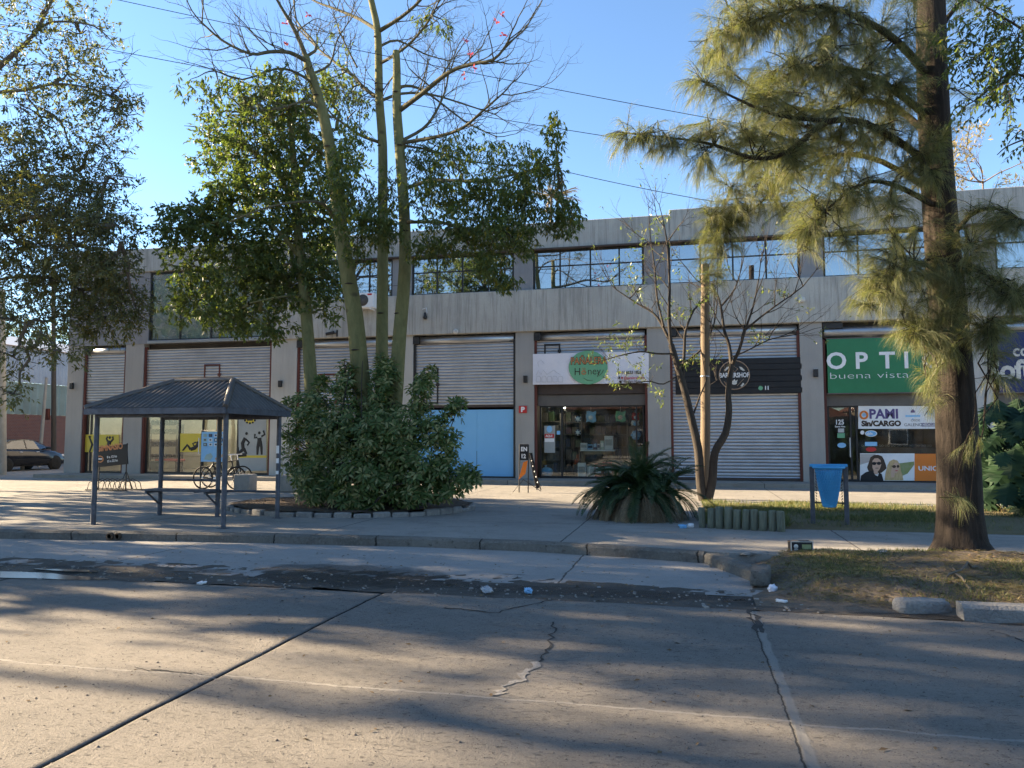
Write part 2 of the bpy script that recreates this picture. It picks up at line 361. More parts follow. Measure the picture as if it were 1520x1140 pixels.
# the road surface heaves a little from slab to slab
def road_h(x, y):
    h = .012*n3(x, y, .5) + .006*n3(x, y, 2.2, 3)
    h += .010*(1 if x > -3.1 else 0) - .008*(1 if x > .56 else 0)
    for jx, w in ((-3.1, .035),):
        d = abs(x - jx)
        if d < w: h -= .02*(1 - d/w)
    t_ = max(0, min(1, (y - 7.45)/.25)); return h - .05*t_*t_*(3-2*t_)
xs = sorted(set([-70 + i*2 for i in range(30)] + [round(-11 + i*.16, 3) for i in range(120)] + [round(-3.1 + k*.02, 3) for k in range(-6, 7)] + [round(.56 + k*.025, 3) for k in range(-6, 7)] + [9 + i*2 for i in range(30)]))
ys = sorted(set([-8 + i*.8 for i in range(14)] + [round(2.6 + i*.09, 3) for i in range(68)]))
vs = [(x, y, road_h(x, y)) for y in ys for x in xs]; nx = len(xs)
struct('road', MB().add(vs, [(j*nx+i, j*nx+i+1, (j+1)*nx+i+1, (j+1)*nx+i) for j in range(len(ys)-1) for i in range(nx-1)], True), M['road'])
# kerb line of the lay-by
KL = [(-70, 9.3), (-14, 9.75), (-10.5, 9.95), (-7.2, 10.35), (-4.0, 10.55), (-2.2, 10.5), (-.9, 10.28), (.18, 10.02)]
def kerb_y(x):
    for (a, b), (c, d) in zip(KL, KL[1:]):
        if a <= x <= c: return b + (d-b)*(x-a)/(c-a)
    return KL[-1][1]
bay = [(-70, 8.3), (-8.2, 7.95), (-6.0, 8.35), (-4.0, 8.75), (-2, 8.62), (0.1, 8.3), (.9, 8.15), (.95, 8.9)] + [(x, y + .06) for x, y in KL[::-1]]
def bay_h(x, y): return .012 + .008*max(0, min(1, (y - 8.2)/2)) + .006*n3(x, y, .9, 9)
struct('layby', patch(-40, 1.0, 7.7, 10.7, .12, bay_h, lambda x, y: y < kerb_y(x) + .1 and y > 8.15 + .35*n3(x, 0, .8, 2) + (.25 if -5 < x < -1 else 0)), M['bay'])
def gut_h(x, y): return .000 + .016*abs(n3(x, y, 3, 4)) + .008*n3(x, y, 8, 1) + .006*n3(x, y, 19, 3) + .010*max(0, min(1, (y-7.8)/.5)) - .03*max(0, min(1, (-6.6-x)/.6))*max(0, 1-abs(y-7.62)/.45)
struct('gutter', patch(-30, 9, 7.35, 8.75, .07, gut_h, lambda x, y: 7.5 + .14*n3(x, 0, 1.2, 6) < y < 8.36 + .22*n3(x, 0, .9, 8) + (.3 if -5 < x < -1.5 else 0)), M['asphalt'])
def kerb_seg(b, p, q, w=.17, z0=-.05, z1=.155, jig=.0):
    p, q = Vector((*p, 0)), Vector((*q, 0)); d = (q-p).normalized(); n = Vector((-d.y, d.x, 0)); L = (q-p).length
    k = max(1, int(L/.22)); rows = []
    for i in range(k + 1):
        c = p + d*(L*i/k); e = .012*n3(c.x, c.y, 3, 2); f = .010*n3(c.x, c.y, 5, 4)
        rows += [c + n*e + Vector((0, 0, z0)), c + n*(e+.012) + Vector((0, 0, z1-.03+f)), c + n*(e+.045) + Vector((0, 0, z1+f)), c + n*w + Vector((0, 0, z1+f*.5)), c + n*w + Vector((0, 0, z0))]
    fs = [(i*5+j, (i+1)*5+j, (i+1)*5+j+1, i*5+j+1) for i in range(k) for j in range(4)]
    b.add(rows, fs + [[0, 1, 2, 3, 4], [k*5+4, k*5+3, k*5+2, k*5+1, k*5]])
b = MB()
for p, q in zip(KL, KL[1:]): kerb_seg(b, p, q)
kerb_seg(b, (.18, 10.02), (.72, 8.78), .17, -.05, .15)
struct('kerb', b, M['kerb'])
PZ = .15
pl = [(x, y + .15) for x, y in KL] + [(.5, 10.1), (16, 10.25), (16, FY - 1.25), (-70, FY - 1.25)]
struct('plaza', MB().slab(pl, -.4, PZ), M['plaza'])
struct('shop_walkway', MB().slab([(-23.6, FY - 1.3), (16, FY - 1.3), (16, FY + 9), (-23.6, FY + 9)], -.4, FLOOR), M['plaza'])
struct('side_street', MB().slab([(-70, FY - 1.25), (-23.6, FY - 1.25), (-23.6, 160), (-70, 160)], -.4, PZ - .03), M['plaza'])
struct('far_pavement', MB().slab([(-70, -8), (70, -8), (70, -16), (-70, -16)], -.4, .12), M['plaza'])
# earth verge with the big tree
def verge_h(x, y):
    a = max(0, min(1, (y - 7.75 + .25*n3(x, 0, .8, 3))/.75)); a = a*a*(3 - 2*a)
    t = math.exp(-((x-3.4)**2 + (y-10.55)**2)/1.6)
    e = max(0, min(1, (x - .75)/.5)); r = max(0, min(1, (10.6 - y)/.5))
    e2 = max(0, min(1, (y - 7.48)/.3))
    return (-.05*(1-e2) + .010*n3(x, y, 9, 4) + .015 + (.15*a + .13*t*r + .03*n3(x, y, 1.3, 2) + .016*n3(x, y, 5, 7))*e)
struct('verge', patch(.62, 11, 7.4, 10.62, .07, lambda x, y: verge_h(x, y) + (0 if y < 10.3 else -(y-10.3)*.25)), M['dirt'])
# planted strip behind the path
def lawn_h(x, y): return PZ + .02 + .05*max(0, min(1, (y-12.9)/.6)) + .02*n3(x, y, 1.5, 5)
M['lawn'] = concrete('lawn_earth', (.13, .12, .06), (.17, .13, .08), [], 50, .4, None, .8, .4)
struct('lawn', patch(.15, 15, 12.85, 17.3, .12, lambda x, y: lawn_h(x, y) - (.09 if (y < 12.95 or y > 17.15 or x < .3) else 0)), M['lawn'])
# round planting bed edged with stones
BX, BY = -6.9, 14.9
struct('planting_bed', patch(BX-3.3, BX+3.3, BY-2.4, BY+2.4, .12, lambda x, y: PZ + .10 + .03*n3(x, y, 2, 1), lambda x, y: ((x-BX)/2.45)**2 + ((y-BY)/1.95)**2 < 1), M['soil'])
# irregular cracks in the road
def crack(pts, w, z=.016):
    b = MB(); P = []
    for (a, c) in zip(pts, pts[1:]):
        for k in range(9): t = k/9; P.append(Vector(((a[0]*(1-t)+c[0]*t) + random.gauss(0, .022), (a[1]*(1-t)+c[1]*t) + random.gauss(0, .012), 0)))
    P.append(Vector((*pts[-1], 0))); vs = []
    for i, p in enumerate(P):
        d = (P[min(i+1, len(P)-1)] - P[max(0, i-1)]).normalized(); n = Vector((-d.y, d.x, 0)); ww = w*random.uniform(.25, 1.15)
        for sg in (-1, 1): q = p + n*ww*sg; q.z = road_h(q.x, q.y) + .004; vs.append(q)
    return b.add(vs, [(2*i, 2*i+2, 2*i+3, 2*i+1) for i in range(len(P)-1)])
M['crack'] = surf('crack_filling', (.05, .045, .04), (.03, .028, .025), 9, .95, world=True)
M['rubble'] = surf('pale_rubble', (.34, .31, .27), (.22, .20, .175), 14, .95, 0, .8, 60, world=True, bdist=.03)
g2 = lambda x, y: tuple(G(x, y, 0).xy)
for pts, w in (([g2(822, 925), g2(820, 955), g2(800, 985)], .012), ([g2(660, 905), g2(735, 912), g2(820, 893)], .016),
               ([g2(1470, 935), g2(1520, 953)], .016), ([g2(200, 992), g2(285, 1001)], .01)):
    struct('road_crack', crack(pts, w), M['crack'])
struct('road_patch', crack([g2(800, 985), g2(770, 1008), g2(735, 1035)], .03), M['rubble'])
struct('road_patch', crack([g2(1112, 905), g2(1128, 940)], .05), M['crack'])
# thin sheet of standing water
def blob(cx, cy, rx, ry, n=40, s=0): return [(cx + rx*math.cos(a)*(1+.35*n3(math.cos(a), math.sin(a), 1.5, s)), cy + ry*math.sin(a)*(1+.35*n3(math.cos(a), math.sin(a), 1.5, s+3))) for a in [2*math.pi*k/n for k in range(n)]]
mw, nt, out = newmat('standing_water'); finish(nt, out, (.03, .03, .028), .14, spec=.9); M['water'] = mw
p = G(28, 853, .012); struct('puddle', MB().slab(blob(p.x, p.y, 1.0, .17, 48, 2), -.02, .010), mw)
p = G(100, 846, .012); struct('puddle', MB().slab(blob(p.x, p.y, .40, .06, 32, 5), -.02, .010), mw)
# ================================================================== THE SHOP ROW
def FX(px): return at(px, 650, FY).x
XL, XR = FX(96), FX(1780)
bld = thing('shop_row', 'long two storey concrete shop row with roller shutters and strip windows', 'building', ((XL+XR)/2, FY+6, 0))
cols = [(96, 120, 'column'), (182, 209, 'column'), (400, 438, 'column_pale'), (583, 612, 'column_pale'), (765, 793, 'column'), (962, 996, 'column'), (1191, 1225, 'column'), (1440, 1478, 'column_pale'), (1740, 1780, 'column')]
for a, c, m in cols:
    obj('column', MB().box(FX(a), FX(c), FY, FY+.55, FLOOR-.02, LIN+.02, .012), M[m], bld)
# storey band over the shops and parapet, slightly proud of the columns
x3 = FX(404)
b = MB().box(x3, XR, FY-.10, FY+.30, LIN, SILL, .015)
obj('storey_band', b, M['band'], bld)
xs_ = at(993, 320, FY).x
b = MB().box(XL, xs_-.002, FY-.10, FY+.30, WTOP, PAR-.06, .015).box(xs_+.002, XR, FY-.115, FY+.30, WTOP-.003, PAR+.09, .015)
obj('parapet', b, M['parapet'], bld)
b = MB().box(FX(404), XR, FY-.17, FY-.02, WTOP-.045, WTOP+.012, .006); obj('drip_edge', b, M['brownsteel'], bld)
# body: end walls, back wall, roof
b = MB().box(XL, XL+.25, FY+.56, FY+13.7, -.3, PAR-.3).box(XR-.25, XR, FY+.56, FY+13.7, -.3, PAR-.3).box(XL+.26, XR-.26, FY+13.4, FY+13.7, -.3, PAR-.3)
obj('end_wall', b, M['pier'], bld)
obj('roof', MB().box(XL+.26, XR-.26, FY+.31, FY+13.39, PAR-.75, PAR-.55), M['parapet'], bld)
obj('upper_floor', MB().box(XL+.26, XR-.26, FY+.56, FY+13.38, LIN+.02, LIN+.25), M['room'], bld)
# left bays: plain grey panel above the first bay, tall window above the second
xa, xb, xc = at(222, 450, FY).x, XL, x3
z1 = LIN + .12
b = MB().box(xb, xa, FY-.02, FY+.3, LIN, WTOP-.003); obj('wall_panel', b, M['pier'], bld)
b = MB().box(xa+.002, xc-.002, FY-.06, FY+.3, LIN, z1, .01); obj('window_ledge', b, M['galv_dull'], bld)

def window(x0, x1, z0, z1, mull, trans, Y, pane='mirror', t=.05, proud=.07):
    b = MB()
    b.box(x0, x1, Y, Y+proud, z0, z0+t).box(x0, x1, Y, Y+proud, z1-t, z1).box(x0, x0+t, Y, Y+proud, z0+t, z1-t).box(x1-t, x1, Y, Y+proud, z0+t, z1-t)
    for m in mull: b.box(m-t*.5, m+t*.5, Y+.004, Y+proud, z0+t, z1-t)
    for zt in trans: b.box(x0+t, x1-t, Y+.008, Y+proud, zt-t*.4, zt+t*.4)
    f = obj('window', b, M['frame'], bld)
    obj('pane', MB().box(x0+t*.5, x1-t*.5, Y+.03, Y+.036, z0+t*.5, z1-t*.5), M[pane], f)
    return f
M['curtain'] = surf('pale_curtain', (.42, .42, .40), (.30, .31, .31), 1.3, .9, 0, .3, 30, (6, 6, .4), speck=.1)
M['curtain_pale'] = surf('white_blind', (.66, .66, .62), (.56, .56, .53), 1.3, .9, 0, .2, 30, (6, 6, .4), speck=.1)
M['palepane'] = glassmat('pale_window_glass', (.75, .8, .76), .02, .05, .7)
window(xa, xc - .05, z1, WTOP - .05, [xa + (xc-xa)*k/4 for k in (1, 2, 3)], [], FY+.04, 'palepane')
obj('curtain', MB().box(xa+.1, xc-.15, FY+.11, FY+.13, z1, WTOP-.1), M['curtain_pale'], bld)
strip = [(445, 583), (611, 763), (791, 956), (992, 1188), (1222, 1440), (1478, 1740)]
def UX(px): return at(px, 400, FY).x
obj('pier', MB().box(x3, UX(445), FY-.01, FY+.3, SILL, WTOP), M['pier'], bld)
for (a, c), (d, e) in zip(strip, strip[1:]):
    obj('pier', MB().box(UX(c), UX(d), FY-.01, FY+.3, SILL, WTOP-.001), M['pier'], bld)
for i, (a, c) in enumerate(strip):
    x0, x1 = UX(a), UX(c); mu = [x0 + (x1-x0)*k/4 for k in (1, 2, 3)]
    if i == 2: mu = [UX(831), UX(876), UX(919)]
    window(x0 + .02, x1 - .02, SILL, WTOP - .05, mu, [SILL + .58*(WTOP-SILL)], FY + .05)
    # roller blinds and curtains behind some panes
    for k in range(4):
        if (i*7 + k*3) % 4 in (1, 2) or i in (2, 3):
            w = (x1-x0)/4; zt = WTOP-.1; zb = SILL + (.1 if i in (2, 3, 4) else .7)
            obj('curtain', MB().box(x0 + w*k + .06, x0 + w*(k+1) - .06, FY+.45+.01*k, FY+.47+.01*k, zb, zt), M['curtain'], bld)
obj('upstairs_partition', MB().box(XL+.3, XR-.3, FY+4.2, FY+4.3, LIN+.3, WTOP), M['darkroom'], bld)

def shutter(x0, x1, z0, z1, Y, m='slat', pitch=.105, amp=.032, box=True, rail='redrail', dip=0.):
    b = MB(); n = int((z1-z0)/pitch*6); vs = []
    nx = 7
    for i in range(n + 1):
        z = z0 + (z1-z0)*i/n; ph = (z/pitch) % 1; y = -amp*abs(math.sin(math.pi*ph))**.6
        for k in range(nx): vs.append((x0 + (x1-x0)*k/(nx-1), Y + y + .014*n3(k*1.3 + x0, z*.8, 1.1), z))
    b.add(vs, [(i*nx+k, i*nx+k+1, (i+1)*nx+k+1, (i+1)*nx+k) for i in range(n) for k in range(nx-1)], True)
    s = obj('roller_shutter', b, M[m], bld)
    b = MB().box(x0, x1, Y-.03, Y+.03, z0-.09, z0-.002, .008); obj('bottom_bar', b, M['brownsteel'], s)
    for x in (x0-.07, x1-.03): obj('guide_rail', MB().box(x, x+.10, Y-.09, Y+.06, FLOOR, z1+.1, .008), M[rail], s)
    if box:
        b = MB().lathe((x0+.02, Y+.05, z1+.14), [(.0, 0), (.15, 0), (.15, x1-x0-.04), (.0, x1-x0-.04)], 14, 'X')
        obj('shutter_roll', b, M['galv_dull'], s)
        obj('bracket', MB().box(x0-.06, x0+.16, Y-.15, Y+.1, z1+.02, z1+.28, .01), M['steel'], s)
    return s
def wicket(s, px0, px1, py0, py1, Y, m):
    a, c = at(px0, py0, Y), at(px1, py1, Y); t = .055
    b = MB().box(a.x, c.x, Y-.05, Y-.015, a.z-t, a.z, .006).box(a.x, a.x+t, Y-.05, Y-.015, c.z, a.z-t, .006).box(c.x-t, c.x, Y-.05, Y-.015, c.z, a.z-t, .006).box(a.x, c.x, Y-.05, Y-.015, c.z-t, c.z, .006)
    b.box(c.x-t-.03, c.x+.03, Y-.07, Y-.02, (a.z+c.z)/2-.05, (a.z+c.z)/2+.05)
    obj('wicket_door', b, M[m], s)
SY = FY + .13                     # plane of the shutters
TOP = LIN - .33
bays = [(120, 182), (209, 400), (438, 583), (612, 765), (793, 962), (996, 1191), (1225, 1440), (1478, 1740)]
BXs = [(FX(a) + .05, FX(c) - .05) for a, c in bays]
zsh = at(150, 597, SY).z
shutter(*BXs[0], zsh, TOP, SY, 'slat_dull')
s = shutter(*BXs[1], zsh - .02, TOP + .12, SY, 'slat_dull', box=False); wicket(s, 304, 327, 541, 572, SY, 'redrail')
s = shutter(*BXs[2], FLOOR + .12, TOP, SY, 'slat_dull'); wicket(s, 473, 500, 555, 640, SY, 'redrail')
s = shutter(*BXs[3], at(690, 601, SY).z, TOP, SY, rail='steel'); wicket(s, 629, 651, 546, 597, SY, 'steel')
s = shutter(*BXs[4], at(880, 560, SY).z, TOP, SY); wicket(s, 808, 832, 511, 532, SY, 'steel')
shutter(*BXs[5], FLOOR + .10, TOP, SY)
for i in (6, 7):                  # rolled up behind the signs: only the roll shows
    x0, x1 = BXs[i]
    r = obj('shutter_roll', MB().lathe((x0+.02, SY+.05, TOP+.02), [(0, 0), (.17, 0), (.17, x1-x0-.04), (0, x1-x0-.04)], 14, 'X'), M['galv_dull'], bld)
    obj('bracket', MB().box(x0-.03, x0+.55, SY-.13, SY+.1, TOP+.12, TOP+.31, .01), M['steel'], r)
    for x in (x0-.06, x1-.04): obj('guide_rail', MB().box(x, x+.10, SY-.05, SY+.06, FLOOR, TOP-.2, .008), M['redrail'], bld)
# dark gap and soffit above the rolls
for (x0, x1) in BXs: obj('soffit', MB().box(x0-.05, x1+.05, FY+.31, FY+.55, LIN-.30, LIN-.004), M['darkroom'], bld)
# blue hoarding closing the fourth bay
x0, x1 = BXs[3]; zb = at(690, 607, SY).z - .03
b = MB(); xm = at(708, 680, SY).x
b.box(x0+.04, xm-.002, SY-.02, SY+.04, FLOOR+.05, zb, .004).box(xm+.002, x1-.04, SY-.02, SY+.04, FLOOR+.05, zb, .004)
b.box(x0+.04, x1-.04, SY+.041, SY+.06, FLOOR+.05, zb)
h = obj('hoarding', b, M['blue'], bld)
obj('gap', MB().box(xm-.007, xm+.007, SY-.022, SY-.019, FLOOR+.06, FLOOR+.9), M['frame'], h)
obj('threshold', MB().box(x0, x1, SY-.06, SY+.06, FLOOR, FLOOR+.05), M['steel'], bld)

def room(x0, x1, zt, dep, m, fl=None):
    y0, y1 = FY+.57, FY+.57+dep
    b = MB().box(x0-.25, x0-.05, y0, y1, FLOOR, zt).box(x1+.05, x1+.25, y0, y1, FLOOR, zt).box(x0-.25, x1+.25, y1+.001, y1+.15, FLOOR, zt).box(x0-.25, x1+.25, y0, y1+.15, zt+.001, zt+.12)
    return obj('shop_room', b, M[m], bld)
def shopfront(x0, x1, zt, Y, mull, doorx=None):
    t = .05; b = MB()
    b.box(x0, x1, Y, Y+.08, FLOOR+.002, FLOOR+.07).box(x0, x1, Y, Y+.08, zt-t, zt)
    for m in [x0+t*.5, x1-t*.5] + list(mull): b.box(m-t*.5, m+t*.5, Y+.002, Y+.078, FLOOR+.07, zt-t)
    f = obj('shopfront', b, M['frame'], bld)
    obj('pane', MB().box(x0+.02, x1-.02, Y+.035, Y+.041, FLOOR+.06, zt-.03), M['glass'], f)
    if doorx is not None: obj('door_handle', MB().tube([(doorx, Y-.05, FLOOR+.75), (doorx, Y-.05, FLOOR+1.35)], .016, 8).box(doorx-.01, doorx+.01, Y-.05, Y+.01, FLOOR+.8, FLOOR+.83).box(doorx-.01, doorx+.01, Y-.05, Y+.01, FLOOR+1.27, FLOOR+1.3), M['rim'], f)
    return f
GY = FY + .30                      # plane of the shop glass
zg = zsh - .12
shopfront(BXs[0][0]+.05, BXs[0][1]-.05, zg, SY+.02, [at(150, 650, SY).x - .5])
shopfront(BXs[1][0]+.05, BXs[1][1]-.05, zg, SY+.02, [at(265, 650, SY).x, at(300, 650, SY).x, at(352, 650, SY).x], at(296, 650, SY).x)
room(BXs[0][0], BXs[1][1], LIN-.3, 4.5, 'room')
# nappy shop: dark beam, fascia, glass
def beam(i, py0, py1, Y, m):
    x0, x1 = BXs[i]; z1, z0 = at(870, py0, Y).z if i == 4 else at(1300, py0, Y).z, at(870, py1, Y).z if i == 4 else at(1300, py1, Y).z
    obj('fascia', MB().box(x0+.03, x1-.03, Y, Y+.1, z0, z1, .004), M[m], bld); return z0
beam(4, 568, 585, FY+.2, 'brownsteel'); z5 = beam(4, 586, 602, FY+.26, 'fascia')
x0, x1 = BXs[4]; shopfront(x0+.08, x1-.08, z5, GY, [at(834, 650, GY).x, at(945, 650, GY).x])
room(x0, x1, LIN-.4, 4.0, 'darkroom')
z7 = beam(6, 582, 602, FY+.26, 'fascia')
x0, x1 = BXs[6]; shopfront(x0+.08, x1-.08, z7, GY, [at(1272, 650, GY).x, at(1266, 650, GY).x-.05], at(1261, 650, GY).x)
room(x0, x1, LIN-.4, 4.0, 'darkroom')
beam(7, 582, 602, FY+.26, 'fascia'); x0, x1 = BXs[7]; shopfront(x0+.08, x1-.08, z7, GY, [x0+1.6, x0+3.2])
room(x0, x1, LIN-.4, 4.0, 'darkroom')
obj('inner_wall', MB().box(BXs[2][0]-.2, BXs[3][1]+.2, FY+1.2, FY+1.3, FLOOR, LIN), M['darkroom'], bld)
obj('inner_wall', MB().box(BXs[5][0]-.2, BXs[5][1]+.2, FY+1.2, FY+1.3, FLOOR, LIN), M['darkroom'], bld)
# lit ceiling lamps in the shops; the unseen gym pair follows its bright interior
def ceil_lamp(px, py, Y, label, e, col=(1, .85, .62), panel=False):
    p = at(px, py, Y)
    t = thing('ceiling_lamp', label, 'lamp', p)
    obj('housing', MB().lathe(p + Vector((0, 0, .03)), [(.0, .05), (.09, .05), (.10, -.01), (.0, -.01)], 16), M['white'], t)
    obj('bulb', MB().lathe(p, [(.0, -.035), (.028, -.028), (.038, 0), (.028, .014), (0, .014)], 12), M['lampglow'], t)
    ld = bpy.data.lights.new('lamp_light', 'POINT'); ld.energy = e; ld.color = col; ld.shadow_soft_size = .08
    l = bpy.data.objects.new('lamp_light', ld); COL.objects.link(l); l.location = p + Vector((0, 0, -.14))
ceil_lamp(838, 605, FY+1.2, 'small lit ceiling lamp inside the nappy shop door', 2.5)
ceil_lamp(1264, 602, FY+1.2, 'small lit ceiling lamp inside the optician doorway', 3)
ceil_lamp(170, 585, FY+2.2, 'lit ceiling lamp behind the narrow left window of the gym', 22)
ceil_lamp(290, 588, FY+2.4, 'lit ceiling lamp over the middle of the gym floor', 34)

# ================================================================== SIGNS AND FITTINGS ON THE FACADE
def flat(b, pts, Y, t=.003):      # polygon of photo pixels as a thin film standing at depth Y
    q = [at(x, y, Y) for x, y in pts]; return b.prism([(p.x, p.z) for p in q], Y - t, Y)
def frect(b, x0, y0, x1, y1, Y, t=.003): return flat(b, [(x0, y0), (x1, y0), (x1, y1), (x0, y1)], Y, t)
def ell(cx, cy, rx, ry, n=28, a0=0, a1=360): return [(cx + rx*math.cos(R(a0+(a1-a0)*k/n)), cy + ry*math.sin(R(a0+(a1-a0)*k/n))) for k in range(n)]
def bump_curve(b, pts, Y, w=.006): return b.tube([at(x, y, Y) for x, y in pts], w, 4)
# --- nappy shop banner
BY_ = FY - .02
t = thing('shop_banner', 'white cloth banner with a mint green circle over the nappy shop door', 'banner', at(878, 571, BY_))
b = MB(); vs = []; nu, nv = 40, 8
c00, c10, c01, c11 = at(791, 525.5, BY_), at(963, 521, BY_), at(791, 571, BY_), at(963, 568.5, BY_)
for j in range(nv+1):
    for i in range(nu+1):
        u, v = i/nu, j/nv; p = (c00*(1-u)+c10*u)*(1-v) + (c01*(1-u)+c11*u)*v
        p.y += .014*math.sin(u*26 + v*5)*(.3+v) + .012*n3(u*9, v*2, 1); vs.append(p)
for j in range(nv+1):
    for i in range(nu+1): vs.append(Vector(vs[j*(nu+1)+i]) + Vector((0, .02, 0)))
n = (nu+1)*(nv+1)
fs = [(j*(nu+1)+i, (j+1)*(nu+1)+i, (j+1)*(nu+1)+i+1, j*(nu+1)+i+1) for j in range(nv) for i in range(nu)]
obj('cloth', b.add(vs, fs + [tuple(k+n for k in f[::-1]) for f in fs], True), M['banner'], t)
Yb = BY_ - .04
obj('printed_circle', flat(MB(), ell(873, 545.5, 29, 25, 40), Yb), M['circle'], t)
M['outline'] = surf('dark_outline_ink', (.05, .03, .02), None, 3, .5); M['ochre'] = surf('ochre_letters', (.62, .25, .10), None, 3, .5)
txt('lettering', "PAÑALERA", 847, 541, 10.5, Yb-.006, M['outline'], t, .07, .74)
txt('lettering', "PAÑALERA", 847, 541, 10.5, Yb-.010, M['ochre'], t, .0, .74)
txt('lettering', "H", 852, 557, 11, Yb-.006, M['outline'], t, .0, .9); txt('lettering', "ney", 872, 556, 11, Yb-.006, M['outline'], t, -.01, .9)
b = MB(); b.tube([at(866.5+3.2*math.cos(a), 553+3*math.sin(a), Yb-.006) for a in [k*math.pi/5 for k in range(11)]], .012, 5)
for y in (551, 553.5): bump_curve(b, [(863.5, y), (866, y+.7), (869.6, y)], Yb-.008, .010)
bump_curve(b, [(866, 549.5), (863.5, 547), (866.5, 546), (869.6, 547), (867, 549.5)], Yb-.006, .009)
obj('bee_mark', b, M['ochre'], t)
b = MB(); bump_curve(b, [(866, 561), (872, 564.5), (880, 564.5)], Yb-.004, .008); bump_curve(b, [(886, 554), (890, 557.5), (894, 553), (896, 549)], Yb-.004, .010); obj('flourish', b, M['outline'], t)
txt('phone_number', "11 6623 1826", 922.5, 555.2, 4.6, Yb-.006, M['outline'], t, .05, .8)
txt('web_name', "@panalerahoney", 926, 562.8, 4.2, Yb-.006, M['red'], t, .02, .74)
txt('web_name', "Panalera Honey", 926, 568.3, 4.0, Yb-.006, M['outline'], t, .02, .74)
b = MB(); flat(b, ell(919.5, 553, 2.1, 2.1, 14), Yb-.004); flat(b, ell(921, 566.7, 2, 2, 14), Yb-.004); frect(b, 918, 558.8, 920.6, 562.4, Yb-.004); obj('round_icon', b, M['outline'], t)
obj('round_icon', flat(MB(), ell(923.4, 560.8, 1.5, 1.7, 14), Yb-.004), M['red'], t)
b = MB(); random.seed(3)
for k in range(5):
    cx = 796 + k*8.2
    bump_curve(b, [(cx, 567), (cx, 561), (cx+1, 558.5), (cx+5.5, 558.5), (cx+6.5, 561), (cx+6.5, 567), (cx, 567)], Yb-.002, .005)
bump_curve(b, [(796, 557), (799, 550), (803, 556), (806, 549), (812, 556), (818, 552), (822, 549), (826, 553), (832, 556)], Yb-.002, .005)
bump_curve(b, [(800, 545), (798, 538), (803, 534), (808, 540)], Yb-.002, .004)
obj('line_drawing', b, M['galv_dull'], t)
# --- barber sign board over the closed shutter
YB = SY - .13
t = thing('shop_sign', 'black slatted sign board with round barbershop emblem across a closed shutter', 'sign', at(1095, 584, YB))
b = MB(); q0, q1 = at(1002, 531, YB), at(1190, 531, YB); zz0, zz1 = at(1095, 584.5, YB).z, at(1095, 532, YB).z
for k in range(6):
    h = (zz1-zz0)/6; b.box(q0.x, q1.x, YB + .004*(k % 2), YB+.05, zz0+h*k+.004, zz0+h*(k+1)-.004, .008)
b.box(q0.x, q1.x, YB+.02, YB+.045, zz0, zz1); obj('board', b, M['black'], t)
Ye = YB - .004; cx, cy = 1090, 556.5
obj('emblem_disc', flat(MB(), ell(cx, cy, 22.5, 21.5, 40), Ye), M['frame'], t)
M['bronze'] = surf('bronze_print', (.36, .25, .17), None, 3, .5)
b = MB().tube([at(cx+22.5*math.cos(a), cy+21.3*math.sin(a), Ye-.004) for a in [k*math.pi/20 for k in range(41)]], .017, 5); obj('emblem_ring', b, M['bronze'], t)
txt('lettering', "BARBERSHOP", 1090, 560, 6.8, Ye-.006, M['white'], t, .03, .74, 'CENTER')
b = MB(); flat(b, ell(1090, 568.5, 4, 2.6, 14), Ye-.004); flat(b, [(1086.5, 568), (1085, 563.5), (1088.2, 565.5), (1090, 562.5), (1092, 565.5), (1095, 563.5), (1093.5, 568)], Ye-.007)
flat(b, [(1099, 573), (1103, 568), (1105, 570), (1101.5, 574)], Ye-.004)
flat(b, [(1075, 549), (1079, 545), (1083, 543.5), (1080, 548), (1076, 551)], Ye-.004); flat(b, [(1097, 544), (1101, 545), (1106, 550), (1103, 550.5), (1099, 548)], Ye-.004)
obj('emblem_figures', b, M['pinklight'], t)
b = MB(); bump_curve(b, [(1086, 548), (1090, 544), (1095, 547.5), (1091, 552), (1086, 548)], Ye-.005, .012); bump_curve(b, [(1094, 573), (1100, 566.5), (1104, 562.5)], Ye-.005, .010); bump_curve(b, [(1075, 566), (1078, 571), (1083, 575)], Ye-.005, .012); obj('emblem_lines', b, M['bronze'], t)
txt('phone_number', "11", 1134.5, 578.4, 5.4, Ye, M['white'], t, .06, .95)
b = MB(); flat(b, ell(1129, 576, 3.4, 3.2, 16), Ye); obj('round_icon', b, M['circle'], t)
# --- optician sign
YO = FY + .02
def signboard(name, label, x0, x1, pyt, pyb, Y, m):
    t = thing(name, label, 'sign', at((x0+x1)/2, pyb, Y)); pa, pb = at(x0, pyt, Y), at(x1, pyb, Y)
    obj('panel', MB().box(pa.x, pb.x, Y, Y+.06, pb.z, pa.z, .006), M[m], t)
    e = MB().box(pa.x-.02, pb.x+.02, Y-.006, Y+.066, pb.z-.03, pb.z).box(pa.x-.02, pb.x+.02, Y-.006, Y+.066, pa.z, pa.z+.03)
    obj('frame', e, M['fascia'], t); return t
t = signboard('optician_sign', 'wide green sign with spaced white capitals above the optician window', 1227, 1437, 503.5, 581, YO, 'signgreen')
for ch, px in (('O', 1226.5), ('P', 1269), ('T', 1306), ('I', 1341), ('C', 1368), ('A', 1407)):
    txt('lettering', ch, px, 547.3 - (px-1226)*.012, 24, YO-.002, M['white'], t, .035, 1.02)
txt('lettering', "buena vista", 1230.5, 562.5, 9.8, YO-.002, M['white'], t, -.028, 1.75)
